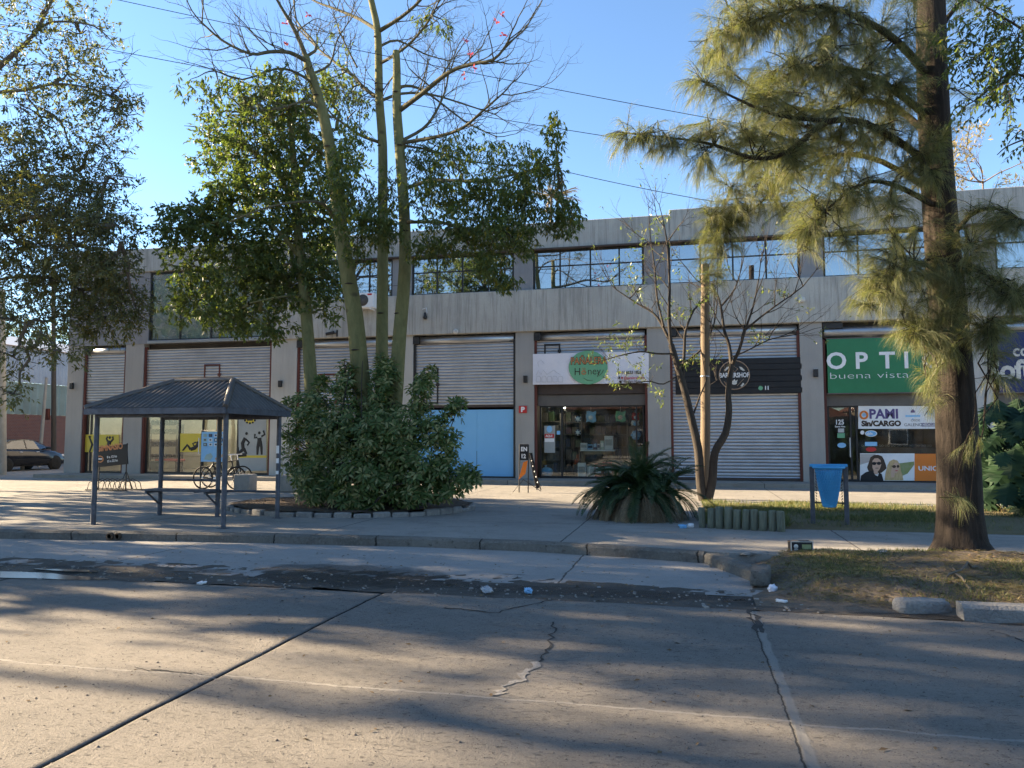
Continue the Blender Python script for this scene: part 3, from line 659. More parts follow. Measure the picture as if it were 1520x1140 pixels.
# --- navy sign
t = signboard('shop_fascia_sign', 'dark navy sign with pale serif letters at the right end of the row', 1480, 1738, 494, 579, YO, 'navy')
txt('lettering', "Soft", 1466, 562, 27, YO-.002, M['pinklight'], t, .05, .95); txt('lettering', "com", 1503.5, 528.5, 17, YO-.002, M['pinklight'], t, .03, .9)
# --- P sign on the column
t = thing('parking_sign', 'small square red sign with a white letter P on a column', 'sign', at(776.5, 613, FY-.02))
a, c = at(770.5, 602.5, FY), at(782.5, 613, FY)
obj('plate', MB().box(a.x, c.x, FY-.045, FY-.003, c.z, a.z, .012), M['red'], t); txt('lettering', "P", 773.2, 611.2, 7, FY-.047, M['white'], t, .08, 1.05)
# --- sconces and lamps
for px, py, lab in ((108, 573, 'small black wall lamp on the far left corner column'), (417, 570, 'small black wall lamp on the pale column above the shelter roof'), (780.5, 563, 'small black wall lamp above the red P sign'), (1210.5, 554, 'small black wall lamp between the barber and the optician')):
    p = at(px, py, FY); t = thing('wall_lamp', lab, 'wall lamp', p, 0, 'black wall lamps on the columns')
    w = .065; obj('lamp_body', MB().box(p.x-w, p.x+w, FY-.11, FY-.005, p.z-.12, p.z+.12, .012), M['steel'], t)
    obj('lamp_glass', MB().box(p.x-w*.7, p.x+w*.7, FY-.10, FY-.03, p.z+.121, p.z+.128), M['pinklight'], t)
for px, py, lab in ((1189.5, 445.5, 'white round emergency light on the concrete band above the barber'), (1266.5, 442.5, 'white round emergency light on the concrete band above the optician'), (677, 492.5, 'white round floodlight under the concrete band above the blue hoarding')):
    Yl = FY-.10; p = at(px, py, Yl); t = thing('flood_light', lab, 'light', p)
    obj('base', MB().lathe(p + Vector((0, -.03, 0)), [(.0, .03), (.07, .03), (.08, 0), (.05, -.02), (0, -.02)], 14, 'Y'), M['white'], t)
    obj('lamp_head', MB().lathe(p + Vector((.02, -.10, -.005)), [(0, -.05), (.06, -.05), (.085, -.03), (.085, .03), (.04, .07), (0, .07)], 14, 'Y'), M['pinklight'], t)
p = at(632, 468, FY-.10); t = thing('bracket_light', 'old bracket light with a dark hanging lamp beside the silk floss trunks', 'light', p)
b = MB(); bump_curve(b, [(627, 459), (633, 457), (634, 465)], FY-.14, .012); obj('arm', b, M['white'], t)
obj('lamp_head', MB().lathe(at(631, 469, FY-.16), [(0, .12), (.03, .12), (.05, .03), (.08, -.05), (.05, -.12), (0, -.12)], 12), M['steel'], t)
p = at(496, 495, FY-.10); t = thing('security_camera', 'dark security camera on a short arm under the concrete band', 'camera', p)
b = MB().box(p.x+.10, p.x+.14, FY-.14, FY-.101, p.z-.12, p.z+.12).box(p.x-.05, p.x+.12, FY-.17, FY-.14, p.z-.02, p.z+.02); obj('arm', b, M['steel'], t)
obj('camera_body', MB().tube([p+Vector((-.26, -.10, -.03)), p+Vector((.03, -.07, .03))], .055, 10), M['steel'], t)
# --- air conditioner
Ya = FY-.10; a, c = at(541.5, 437.5, Ya), at(560.5, 459, Ya); t = thing('air_conditioner', 'white outdoor air conditioning unit hung under the upstairs window', 'air conditioner', ((a.x+c.x)/2, Ya-.2, c.z))
a.x -= .2
obj('casing', MB().box(a.x, c.x, Ya-.38, Ya-.06, c.z, a.z, .02), M['white'], t)
ca = Vector((a.x+.30, Ya-.385, (a.z+c.z)/2)); b = MB()
for r in (.06, .11, .16, .20): b.tube([ca+Vector((r*math.cos(k*math.pi/10), 0, r*math.sin(k*math.pi/10))) for k in range(21)], .006, 4)
obj('fan_grille', b, M['steel'], t); obj('fan', MB().lathe(ca+Vector((0, .003, 0)), [(0, .001), (.205, .001), (.205, -.001), (0, -.001)], 20, 'Y'), M['fascia'], t)
[obj('bracket', MB().box(x, x+.04, Ya-.38, Ya, c.z-.05, c.z-.002), M['white'], t) for x in (a.x+.1, c.x-.14)]
obj('name_plate', MB().box(c.x-.22, c.x-.06, Ya-.384, Ya-.381, a.z-.10, a.z-.04), M['red'], t)

# ================================================================== SHOP WINDOWS: posters, stickers and goods
YG = GY - .004
# optician posters (in front of the glass)
t = thing('health_plan_poster', 'white poster with purple letters on the optician window', 'poster', at(1335, 637, YG))
obj('sheet', frect(MB(), 1274, 602.5, 1391, 636.5, YG), M['white'], t)
txt('lettering', "PAMI", 1290, 621, 13.5, YG-.005, M['purple'], t, .05, .95); txt('lettering', "Sin/CARGO", 1279, 632.3, 7.5, YG-.005, M['outline'], t, .08, 1.0)
b = MB().tube([at(1282.5+5.2*math.cos(a), 616+5.2*math.sin(a), YG-.012) for a in [k*math.pi/12 for k in range(25)]], .032, 5); obj('round_logo', b, M['orange'], t)
obj('round_logo', flat(MB(), ell(1282.5, 616, 2.7, 2.7, 16), YG-.004), M['ltblue'], t)
obj('blue_strip', frect(MB(), 1344, 616, 1366, 619, YG-.003), M['ltblue'], t); b = MB(); flat(b, [(1352, 610), (1355, 607), (1358, 610), (1358, 612.5), (1352, 612.5)], YG-.003); obj('house_mark', b, M['purple'], t)
txt('lettering', "GALENO", 1342, 632.6, 4.4, YG-.005, M['fascia'], t, .0, 1.0); obj('name_strip', frect(MB(), 1368, 628, 1389, 633, YG-.003), M['purple'], t); txt('lettering', "MEDICUS", 1369.3, 632.2, 3.4, YG-.007, M['white'], t, .03, .86)
txt('lettering', "OSDE", 1352, 625.5, 3.2, YG-.005, M['fascia'], t, 0, 1.1); b = MB(); flat(b, ell(1355, 622, 1.2, 1.2, 10), YG-.003); flat(b, ell(1380, 613, 6, 3, 16), YG-.003); obj('pale_logo', b, M['ltblue'], t)
t = thing('eyewear_poster', 'photo poster of a man and a woman in sunglasses beside an orange panel', 'poster', at(1336, 714, YG))
YP = YG
obj('sheet', frect(MB(), 1276.5, 673, 1357.5, 713.5, YP), M['white'], t)
b = MB(); flat(b, [(1317, 690), (1357, 685), (1357, 690), (1347, 703), (1338, 707), (1324, 706)], YP-.003); obj('printed_field', b, M['field'], t)
b = MB(); flat(b, [(1276.5, 674), (1300, 674), (1296, 684), (1276.5, 690)], YP-.003); obj('printed_shadow', b, M['galv_dull'], t)
# man: hair, face, jacket, glasses
b = MB(); flat(b, [(1289, 699), (1287, 694), (1290, 685), (1292, 679), (1297, 675.5), (1303, 675), (1309, 677), (1312, 682), (1315, 690), (1316, 695), (1312, 699), (1308, 702), (1294, 702)], YP-.004); obj('printed_hair', b, M['dkhair'], t)
b = MB(); flat(b, [(1295, 684), (1298, 680.5), (1303, 680), (1307, 683), (1308, 690), (1306, 696), (1303, 700), (1303, 704), (1297, 704), (1297, 699), (1295, 694)], YP-.007); obj('printed_face', b, M['skin'], t)
b = MB(); flat(b, [(1277, 713.5), (1278, 706), (1285, 701), (1295, 698), (1299, 705), (1303, 707), (1305, 701), (1309, 704), (1311.5, 713.5)], YP-.010); obj('printed_jacket', b, M['black'], t)
b = MB(); flat(b, ell(1297.6, 688, 3.3, 2.4, 14), YP-.010); flat(b, ell(1304.6, 687.8, 3.2, 2.4, 14), YP-.010); frect(b, 1300, 686.3, 1303, 687.3, YP-.010); frect(b, 1299.5, 694.4, 1303.8, 695.3, YP-.010); obj('printed_glasses', b, M['black'], t)
b = MB(); flat(b, [(1313, 713), (1314.5, 702), (1317, 692), (1320, 685), (1326, 682), (1332, 683.5), (1336, 690), (1337, 698), (1339.5, 705), (1341, 713)], YP-.005); obj('printed_hair', b, M['blond'], t)
b = MB(); flat(b, [(1326, 689), (1329, 686.5), (1333, 687.5), (1334.5, 692), (1334, 698), (1331, 702.5), (1328, 702), (1327.5, 708), (1323, 709), (1322.5, 700), (1324, 693)], YP-.008); obj('printed_face', b, M['skin'], t)
b = MB(); flat(b, ell(1327.2, 692.5, 2.9, 2.2, 14), YP-.011); flat(b, ell(1333, 692.2, 2, 2.2, 14), YP-.011); frect(b, 1323, 691.3, 1326, 692.3, YP-.011); obj('printed_glasses', b, M['dkhair'], t)
b = MB(); frect(b, 1329, 698.2, 1332.6, 699.2, YP-.011); obj('printed_lips', b, M['red'], t)
obj('orange_panel', frect(MB(), 1357.5, 673.5, 1408, 713.8, YP-.002), M['orange'], t); txt('lettering', "UNION", 1363, 698.3, 6.6, YP-.005, M['white'], t, .03, 1.15)
# optician door stickers
t = thing('house_number', 'white number 125 on the optician door glass', 'number', at(1247, 632, YG)); txt('lettering', "125", 1239.5, 630, 7, YG, M['white'], t, .03, .85); txt('lettering', "Buena Vista", 1239.5, 634.3, 2.6, YG, M['white'], t, .03, .8)
for px0, py0, px1, py1, m, lab in ((1244, 636, 1253, 642, 'galv', 'pale square sticker highest on the optician door'), (1243, 643, 1254, 650, 'circle', 'green tinted square sticker in the middle of the optician door')):
    tag(obj('door_sticker', frect(MB(), px0, py0, px1, py1, YG, .002), M[m]), lab, 'sticker')
tag(obj('door_sticker', flat(MB(), ell(1249.5, 661, 6.5, 3.8, 20), YG, .002), M['ltblue']), 'oval pale blue sticker lowest on the optician door', 'sticker')
t = thing('oval_sticker', 'blue oval sticker with white edge in the optician window', 'sticker', at(1293, 648, YG)); obj('film', flat(MB(), ell(1293, 643.5, 9, 4.6, 22), YG), M['white'], t); obj('film', flat(MB(), ell(1293, 643.5, 7.8, 3.8, 22), YG-.003), M['blue'], t); txt('lettering', "able", 1286.5, 645.2, 3.5, YG-.007, M['white'], t, .05, 1)
t = thing('round_sticker', 'small round white sticker left of the blue oval', 'sticker', at(1280, 645, YG)); obj('film', flat(MB(), ell(1280, 642, 3, 3, 16), YG), M['white'], t)
for px, py, m, lab in ((1293, 659, 'ltblue', 'faded blue card in the optician window above the couple poster'), (1293, 667, 'red', 'faded red oval card under the faded blue card')):
    tag(obj('window_card', flat(MB(), ell(px, py, 8, 3.4, 18) if m == 'red' else [(px-9, py-3), (px+9, py-3), (px+9, py+3), (px-9, py+3)], YG, .002), M[m]), lab, 'card')
# gym stickers
YM = SY + .015
t = thing('gym_window_sticker', 'yellow window sticker with a standing boxer in the narrow gym window', 'sticker', at(150, 672, YM))
obj('film', frect(MB(), 124, 645, 176.5, 671, YM), M['yellow'], t)
def figure(b, Y, limbs, head):
    for pts, w in limbs: b.tube([at(x, y, Y) for x, y in pts], [k*mpp(300, 650, Y) for k in (w if isinstance(w, tuple) else (w,)*len(pts))], 7)
    c = at(*head[:2], Y); r = head[2]*mpp(300, 650, Y); b.lathe(c, [(0, -r), (r*.7, -r*.7), (r, 0), (r*.7, r*.7), (0, r)], 10)
    b.v = [(x, Y - .004 + (y-Y)*.06, z) for x, y, z in b.v]; return b
b = figure(MB(), YM-.003, [([(160, 671), (161, 662), (163, 654)], (2.6, 3.2, 3.6)), ([(160, 655), (158, 651), (160, 648)], 1.6), ([(165, 655), (168, 652), (167, 648)], 1.7), ([(166, 671), (164, 663)], 2.4)], (163, 649.5, 2.3)); obj('silhouette', b, M['black'], t)
b = figure(MB(), YM-.003, [([(133, 671), (137, 660), (134, 652), (132, 647)], (1.6, 2, 1.5, 1.1))], (134, 648.5, 1.6)); obj('silhouette', b, M['black'], t)
t = thing('gym_window_sticker', 'yellow window sticker with a figure doing sit-ups on the gym door', 'sticker', at(284, 671, YM))
obj('film', frect(MB(), 267.5, 643.5, 298, 671, YM), M['yellow'], t)
b = figure(MB(), YM-.003, [([(271, 669), (278, 660.5), (283, 667)], (1.3, 2, 2.2)), ([(283, 667), (289, 665), (294, 660)], (2.6, 3, 2.7)), ([(289, 663), (286, 658.5), (291, 656.5)], 1.3)], (293.5, 657.5, 2.6)); obj('silhouette', b, M['black'], t)
M['frost'] = surf('frosted_film', (.33, .35, .35), (.28, .30, .30), 1.2, .6, 0, .05)
t = thing('frosted_window_film', 'grey frosted film with two athlete silhouettes on the right gym pane', 'sticker', at(376, 700, YM))
obj('film', frect(MB(), 354, 605, 395.5, 699, YM), M['frost'], t); obj('stripe', frect(MB(), 354, 676, 395.5, 679.5, YM-.003), M['yellow'], t)
b = figure(MB(), YM-.003, [([(355, 672), (361, 667), (360, 658), (364, 650)], (2, 3.2, 3, 2.6)), ([(362, 666), (366, 674)], (2.6, 1.7)), ([(365, 652), (370, 657), (367, 661)], 1.5), ([(352, 676), (366, 675)], 2.6), ([(354, 676), (353, 664)], 1.8)], (366, 643.5, 2.3)); obj('silhouette', b, M['black'], t)
b = figure(MB(), YM-.003, [([(382, 675), (382.5, 664), (385, 654)], (1.5, 2.4, 3.2)), ([(388.5, 675), (388, 664), (386, 655)], (1.5, 2.3, 3)), ([(385, 650), (386, 658)], (3.6, 2.8)), ([(382, 649), (378, 650), (378.5, 644)], 1.5), ([(388, 648), (393, 645), (391, 639)], 1.5)], (385, 642.5, 2.3)); obj('silhouette', b, M['black'], t)
b = MB(); flat(b, ell(371, 620, 9, 9, 24), YM-.004); obj('badge', b, M['yellow'], t)
b = MB()
for k in range(12): a = k*math.pi/6; flat(b, ell(371+8.4*math.cos(a), 620+8.2*math.sin(a), 1.6, 1.6, 8), YM-.009)
frect(b, 366.5, 614.5, 375.5, 624.5, YM-.0055); obj('badge_rim', b, M['black'], t)
txt('lettering', "GYM", 371, 622.3, 4.4, YM-.010, M['white'], t, .05, .85, 'CENTER')
# gym contents
def solid(name, lab, cat, px, py, Y, w, d, h, m, group=None, base=None):
    p = at(px, py, Y); z = FLOOR + .004 if base is None else base
    return p, thing(name, lab, cat, (p.x, Y, z), 0, group)
p, t = solid('plastic_crate', 'teal plastic basket on the gym floor behind the glass', 'basket', 233, 690, FY+.95, .4, .3, .4, 'teal')
z = FLOOR+.004; b = MB(); b.add([(p.x+sx*w, FY+.95+sy*w*.8, zz) for zz, w in ((z, .15), (z+.42, .21)) for sx, sy in ((-1, -1), (1, -1), (1, 1), (-1, 1))], [(0, 1, 5, 4), (1, 2, 6, 5), (2, 3, 7, 6), (3, 0, 4, 7), (3, 2, 1, 0)]); obj('tub', b, M['teal'], t)
obj('rim', MB().tube([(p.x+sx*.21, FY+.95+sy*.168, z+.42) for sx, sy in ((-1, -1), (1, -1), (1, 1), (-1, 1), (-1, -1))], .018, 6), M['teal'], t)
p = at(326, 650, FY+.62); t = thing('hanging_banner', 'orange vertical banner hanging inside the gym door', 'banner', (p.x, FY+.62, 1.4)); a, c = at(322, 609, FY+.62), at(337, 640, FY+.62)
obj('cloth', MB().box(a.x, c.x, FY+.61, FY+.625, c.z, a.z+.15), M['orange'], t); obj('rod', MB().tube([(a.x-.05, FY+.617, a.z+.16), (c.x+.05, FY+.617, a.z+.16)], .015, 6), M['steel'], t)
for i, (px, Yr, lab) in enumerate(((243, FY+2.0, 'black dumbbell rack in the middle of the gym seen through the door'), (148, FY+2.6, 'black dumbbell rack at the back of the gym behind the yellow boxer sticker'))):
    p = at(px, 650, Yr); t = thing('dumbbell_rack', lab, 'dumbbell rack', (p.x, Yr, FLOOR+.004), 0, 'dumbbell racks in the gym'); b = MB(); w = .75
    for sx in (-w, w): b.box(p.x+sx-.03, p.x+sx+.03, Yr-.2, Yr+.2, FLOOR+.004, FLOOR+1.9)
    obj('upright', b, M['steel'], t); b = MB()
    for z in (.5, 1.0, 1.5, 1.86): b.box(p.x-w, p.x+w, Yr-.18, Yr+.18, FLOOR+z, FLOOR+z+.04)
    obj('shelf', b, M['steel'], t); b = MB()
    for z in (.54, 1.04, 1.54, 1.90):
        for k in range(7):
            xx = p.x - w + .12 + k*.21; b.lathe((xx, Yr, FLOOR+z+.085), [(0, -.14), (.08, -.14), (.08, -.06), (.02, -.06), (.02, .06), (.08, .06), (.08, .14), (0, .14)], 8, 'Y', False)
    obj('dumbbells', b, M['tyre'], t)
p = at(252, 690, FY+1.5); t = thing('training_bench', 'red padded training bench on the gym floor', 'bench', (p.x, FY+1.5, FLOOR+.004))
obj('pad', MB().box(p.x-.6, p.x+.6, FY+1.35, FY+1.65, FLOOR+.42, FLOOR+.52, .03), M['red'], t); b = MB()
for sx in (-.45, .45): b.box(p.x+sx-.03, p.x+sx+.03, FY+1.3, FY+1.7, FLOOR+.004, FLOOR+.05).box(p.x+sx-.03, p.x+sx+.03, FY+1.47, FY+1.53, FLOOR+.05, FLOOR+.42)
obj('bench_frame', b, M['steel'], t)
# nappy shop contents
def table(px0, px1, pyt, Y, lab):
    a, c = at(px0, pyt, Y), at(px1, pyt, Y); t = thing('display_table', lab, 'table', ((a.x+c.x)/2, Y+.3, FLOOR+.004)); zt = a.z
    obj('table_top', MB().box(a.x, c.x, Y, Y+.6, zt-.05, zt, .008), M['white'], t); obj('apron', MB().box(a.x+.05, c.x-.05, Y+.03, Y+.57, zt-.16, zt-.051), M['timber'], t)
    for x in (a.x+.03, c.x-.10):
        for y in (Y+.03, Y+.5): obj('leg', MB().box(x, x+.07, y, y+.07, FLOOR+.004, zt-.052), M['timber'], t)
    return zt
M['stockgreen'] = surf('green_packets', (.04, .09, .05), (.08, .10, .05), 3, .5); M['stockgrey'] = surf('grey_packets', (.16, .15, .14), (.10, .09, .10), 3, .5); M['stockblue'] = surf('blue_packets', (.05, .10, .18), (.14, .06, .08), 3, .5)
YT = FY + 1.0; zt = table(861, 912, 667.5, YT, 'white topped timber display table inside the nappy shop')
def carton(px0, px1, py0, Y, d, m, lab, z0, name='product_box', tilt=0., m2=None, group=None):
    a, c = at(px0, py0, Y), at(px1, py0, Y); p = ((a.x+c.x)/2, Y+d/2, z0); w = (c.x-a.x)/2; h = a.z - z0
    t = thing(name, lab, 'box', p, tilt, group); b = MB().box(-w, w, -d/2, d/2, 0, h, .006); b.tx(WM[t]); obj('carton', b, M[m], t)
    b = MB().box(-w*.8, w*.8, -d/2-.004, -d/2-.001, h*.3, h*.75); b.tx(WM[t]); obj('printed_label', b, M[m2 or 'blue'], t)
M['dkblue'] = surf('dark_blue_card', (.03, .05, .12), None, 3, .5); M['mint'] = surf('pale_green_card', (.40, .52, .48), None, 3, .5)
for i, (x0_, x1_, y_, m, m2, lab) in enumerate(((861.5, 871.5, 657.5, 'white', 'galv_dull', 'white carton at the left end of the display table'), (872, 880, 659.5, 'ltblue', 'dkblue', 'pale blue carton second from the left on the display table'),
    (880.5, 886, 655.5, 'dkblue', 'ltblue', 'dark blue carton in the middle of the display table'), (886.5, 890.5, 658.5, 'white', 'dkblue', 'slim white carton right of the dark blue one on the display table'), (891, 896.5, 654, 'mint', 'white', 'tall pale green carton on the display table'),
    (897, 910, 647, 'white', 'galv_dull', 'tallest white carton at the right of the display table'))):
    carton(x0_, x1_, y_, YT+.08 + (i % 2)*.06, .2, m, lab, zt+.003, 'product_box', 0, m2, 'cartons on the display table')
for x0_, x1_, y_, m, m2, lab, tl in ((857, 869, 687, 'white', 'galv_dull', 'white carton on the floor under the display table', .1), (871, 882, 691, 'white', 'pinklight', 'tilted white packet on the floor before the display table', .6), (883, 894, 688, 'red', 'white', 'red carton on the floor under the display table', -.1), (894, 908, 686, 'red', 'pinklight', 'wide red carton at the right under the display table', .2)):
    carton(x0_, x1_, y_, FY+.75, .22, m, lab, FLOOR+.003, 'floor_box', tl, m2)
def pillow(px0, px1, py0, py1, Y, m, m2, lab):
    a, c = at(px0, py0, Y), at(px1, py1, Y); t = thing('hanging_pack', lab, 'nappy pack', ((a.x+c.x)/2, Y, c.z), 0, 'packs hanging in the nappy shop window'); vs = []; n = 8
    for sgn in (-1, 1):
        for j in range(n+1):
            for i in range(n+1):
                u, v = i/n, j/n; k = (16*u*(1-u)*v*(1-v))**.5
                vs.append((a.x + (c.x-a.x)*u + .012*math.sin(v*9), Y + sgn*.07*k, c.z + (a.z-c.z)*v + .02*math.sin(u*7)))
    f1 = [(j*(n+1)+i, j*(n+1)+i+1, (j+1)*(n+1)+i+1, (j+1)*(n+1)+i) for j in range(n) for i in range(n)]; o = (n+1)**2
    obj('bag', MB().add(vs, f1 + [tuple(k+o for k in f[::-1]) for f in f1], True), M[m], t)
    cx, cz = (a.x+c.x)/2, (a.z+c.z)/2 - .03; s_ = (c.x-a.x)*.25
    obj('printed_picture', MB().lathe((cx, Y-.070, cz), [(0, -.012), (s_*.8, -.008), (s_, .006), (0, .01)], 12, 'Y'), M[m2], t)
    obj('string', MB().tube([(cx, Y, a.z), (cx, Y, a.z+.35)], .006, 4), M['white'], t)
pillow(870, 884.5, 610.5, 626.5, FY+.55, 'ltblue', 'white', 'pale blue nappy pack hanging in the left half of the shop window')
pillow(913.5, 928.5, 610.5, 626, FY+.55, 'circle', 'skin', 'green nappy pack with a beige picture hanging in the shop window')
pillow(938, 948.5, 613, 624, FY+.6, 'red', 'white', 'small red pack hanging at the right of the shop window')
pillow(937, 948.5, 624.5, 632, FY+.66, 'white', 'blue', 'small white and blue pack hanging below the red one')
def sphere(b, c, r, sx=1, sy=1, sz=1, n=16):
    pr = [(r*math.sin(math.pi*k/10)*1.0, -r*math.cos(math.pi*k/10)) for k in range(11)]; i0 = len(b.v); b.lathe((0, 0, 0), pr, n)
    for k in range(i0, len(b.v)): v = b.v[k]; b.v[k] = (c[0]+v[0]*sx, c[1]+v[1]*sy, c[2]+v[2]*sz)
    return b
for px, py, rp, lab, m in ((858, 622, 5, 'white paper ball hanging highest beside the shop doorway', 'white'), (858, 642, 4.6, 'white paper ball hanging lowest beside the shop doorway', 'white'), (944, 646, 7, 'blue and white bundle of toys hanging at the right of the shop window', 'ltblue')):
    p = at(px, py, FY+.6); r = rp*mpp(px, py, FY+.6); t = thing('hanging_ball', lab, 'decoration', p); obj('ball', sphere(MB(), p, r), M[m], t); b = MB()
    for k in range(6): a = k*1.05; sphere(b, p + Vector((r*.75*math.cos(a), -r*.55, r*.75*math.sin(a))), r*.32, n=8)
    obj('petals', b, M['blue' if m == 'ltblue' else 'dkblue'], t)
p = at(811, 692, FY+.55); t = thing('blue_sack', 'bulging blue plastic sack on the floor left of the shop doorway', 'sack', (p.x, FY+.6, FLOOR+.004)); b = sphere(MB(), (p.x, FY+.6, FLOOR+.18), .22, 1, .9, .82, 20)
b.v = [(x*1 + .03*n3(x*3, z*3, 2), y, max(FLOOR+.005, z + .03*n3(x*4, y*4+z*3, 2, 4))) for x, y, z in b.v]; obj('bag', b, M['blue'], t); obj('knot', MB().lathe((p.x-.03, FY+.6, FLOOR+.37), [(.06, -.04), (.02, 0), (.05, .05), (0, .06)], 8), M['blue'], t)
p = at(815, 632, YG); t = thing('door_notice', 'white paper notice with a red band and a blue round logo on the shop door', 'notice', p); obj('sheet', frect(MB(), 808, 632, 824, 672, YG), M['frost'], t); obj('red_band', frect(MB(), 808.5, 644, 822.5, 650, YG-.003), M['red'], t); obj('round_logo', flat(MB(), ell(815.5, 637, 4.2, 5, 18), YG-.003), M['ltblue'], t); b = MB(); frect(b, 808.5, 651, 822.5, 656, YG-.003); obj('white_band', b, M['white'], t); txt('lettering', "AQUI", 810, 648.6, 3.2, YG-.007, M['white'], t, .04, .9)
tag(obj('door_sticker', frect(MB(), 826.5, 639.5, 831.5, 645, YG), M['blue']), 'small square blue sticker beside the white notice', 'sticker')
for k, (px0, px1, Yq, lab) in enumerate(((838, 862, FY+2.4, 'dark shelf unit of nappies at the left of the shop'), (866, 930, FY+3.2, 'wide shelf unit of nappies along the back wall of the shop'), (932, 956, FY+2.2, 'shelf unit of nappies at the right of the shop'), (802, 831, FY+1.5, 'shelf unit of green packets behind the shop door'))):
    a, c = at(px0, 650, Yq), at(px1, 650, Yq); t = thing('shelf_unit', lab, 'shelf', ((a.x+c.x)/2, Yq+.2, FLOOR+.004), 0, 'shelf units in the nappy shop'); b = MB(); b2 = MB(); random.seed(k)
    for z in (.1, .55, 1.0, 1.45, 1.9): b.box(a.x, c.x, Yq, Yq+.4, FLOOR+z, FLOOR+z+.03)
    b.box(a.x-.03, a.x-.002, Yq, Yq+.4, FLOOR+.004, FLOOR+2.2).box(c.x+.002, c.x+.03, Yq, Yq+.4, FLOOR+.004, FLOOR+2.2); obj('shelves', b, M['fascia'], t)
    for z in (.13, .58, 1.03, 1.48, 1.93):
        x = a.x+.04
        while x < c.x-.2:
            w = random.uniform(.12, .24); b2.mi = random.randrange(6); b2.box(x, x+w, Yq+.03, Yq+.35, FLOOR+z+.002, FLOOR+z+random.uniform(.18, .36), .01); x += w+.02
    o = obj('stock', b2, [M['dkblue'], M['stockgreen'], M['fascia'], M['stockgrey'], M['brownsteel'], M['stockblue']], t)
# optician contents: display cabinet with frames
p = at(1335, 665, FY+.8); t = thing('display_cabinet', 'dark display cabinet of spectacles behind the optician posters', 'cabinet', (p.x, FY+1.0, FLOOR+.004)); obj('cabinet_body', MB().box(p.x-1.1, p.x+1.1, FY+.8, FY+1.2, FLOOR+.004, FLOOR+1.05, .01), M['brownsteel'], t); b = MB()
for k in range(12):
    x = p.x-1.0+k*.17
    for dx in (-.035, .035): b.tube([(x+dx+.03*math.cos(q*math.pi/5), FY+.9, FLOOR+1.10+.025*math.sin(q*math.pi/5)) for q in range(11)], .006, 4)
obj('spectacles', b, M['galv_dull'], t)
p = at(1370, 660, FY+1.6); t = thing('office_chair', 'dark office chair inside the optician shop', 'chair', (p.x, FY+1.8, FLOOR+.004)); obj('seat', MB().box(p.x-.24, p.x+.24, FY+1.6, FY+2.05, FLOOR+.42, FLOOR+.5, .03), M['dkblue'], t); obj('backrest', MB().box(p.x-.22, p.x+.22, FY+2.03, FY+2.1, FLOOR+.6, FLOOR+1.15, .03), M['dkblue'], t); obj('base', MB().tube([(p.x, FY+1.8, FLOOR+.004), (p.x, FY+1.8, FLOOR+.42)], .04, 8).box(p.x-.3, p.x+.3, FY+1.77, FY+1.83, FLOOR+.004, FLOOR+.05), M['steel'], t)
# ================================================================== STREET FURNITURE
# --- bus shelter
A = G(137, 781); Bp = G(346, 783); Cp = G(222, 765); Dp = G(316, 767); Ep = G(412, 768)
y0, y1 = (A.y+Bp.y)/2, (Cp.y+Dp.y+Ep.y)/3; xl, xr = A.x, Bp.x; xl2, xr2 = Cp.x, Ep.x; xl = xl2 = (A.x+Cp.x)/2; xr = xr2 = (Bp.x+Ep.x)/2
ze = at(250, 606, y0-.2).z
bs = thing('bus_shelter', 'grey steel bus shelter with a dark ribbed hipped roof and slim posts', 'bus shelter', ((xl+xr)/2, (y0+y1)/2, PZ))
for x, y in ((xl, y0), (xr, y0), (xl, y1), ((xl+xr)/2, y1), (xr, y1)):
    obj('post', MB().tube([(x, y, PZ), (x, y, ze+.02)], .042, 12).box(x-.07, x+.07, y-.07, y+.07, PZ, PZ+.008), M['postblue'], bs)
ex0, ex1, ey0, ey1 = xl-.10, xr+.10, y0-.18, y1+.22
rx0, rx1, ry = ex0+.95, ex1-.55, (ey0+ey1)/2; zr = at(290, 566.5, ry).z
b = MB(); P = [(ex0, ey0, ze), (ex1, ey0, ze), (ex1, ey1, ze), (ex0, ey1, ze), (rx0, ry, zr), (rx1, ry, zr)]
def ribbed(b, quad, axis, n):       # roof plane with standing ribs; quad = eave a, eave b, ridge b, ridge a
    a, c, d, e = [Vector(q) for q in quad]; nrm = (c-a).cross(e-a).normalized()
    if nrm.z < 0: nrm = -nrm
    vs = []; fs = []; m = n*4
    ext = (c-a)
    for i in range(m + 1):
        t = i/m; k = .022 if (i % 4) in (1, 2) else 0; p = a + ext*t
        L = ext.normalized(); s = (p-a).dot(L); s1 = (e-a).dot(L); s2 = (d-a).dot(L); S_ = ext.length
        top = max(0.0, min(1.0, s/s1 if s1 > 1e-6 and s < s1 else ((S_-s)/(S_-s2) if S_-s2 > 1e-6 and s > s2 else 1)))
        up = (e-a) - L*s1; q = p + up*top
        vs += [p + nrm*k, q + nrm*k*.9]
    for i in range(m): fs.append((2*i, 2*i+2, 2*i+3, 2*i+1))
    b.add(vs, fs)
ribbed(b, (P[0], P[1], P[5], P[4]), 0, 26); ribbed(b, (P[2], P[3], P[4], P[5]), 0, 26); ribbed(b, (P[1], P[2], P[5], P[5]), 1, 18); ribbed(b, (P[3], P[0], P[4], P[4]), 1, 18)
rf = obj('roof', b, M['roofsteel'], bs)
b = MB()
for p, q in ((P[4], P[5]), (P[0], P[4]), (P[1], P[5]), (P[2], P[5]), (P[3], P[4])): b.tube([Vector(p)+Vector((0, 0, .02)), Vector(q)+Vector((0, 0, .02))], .05, 6)
obj('ridge_cap', b, M['roofsteel'], rf)
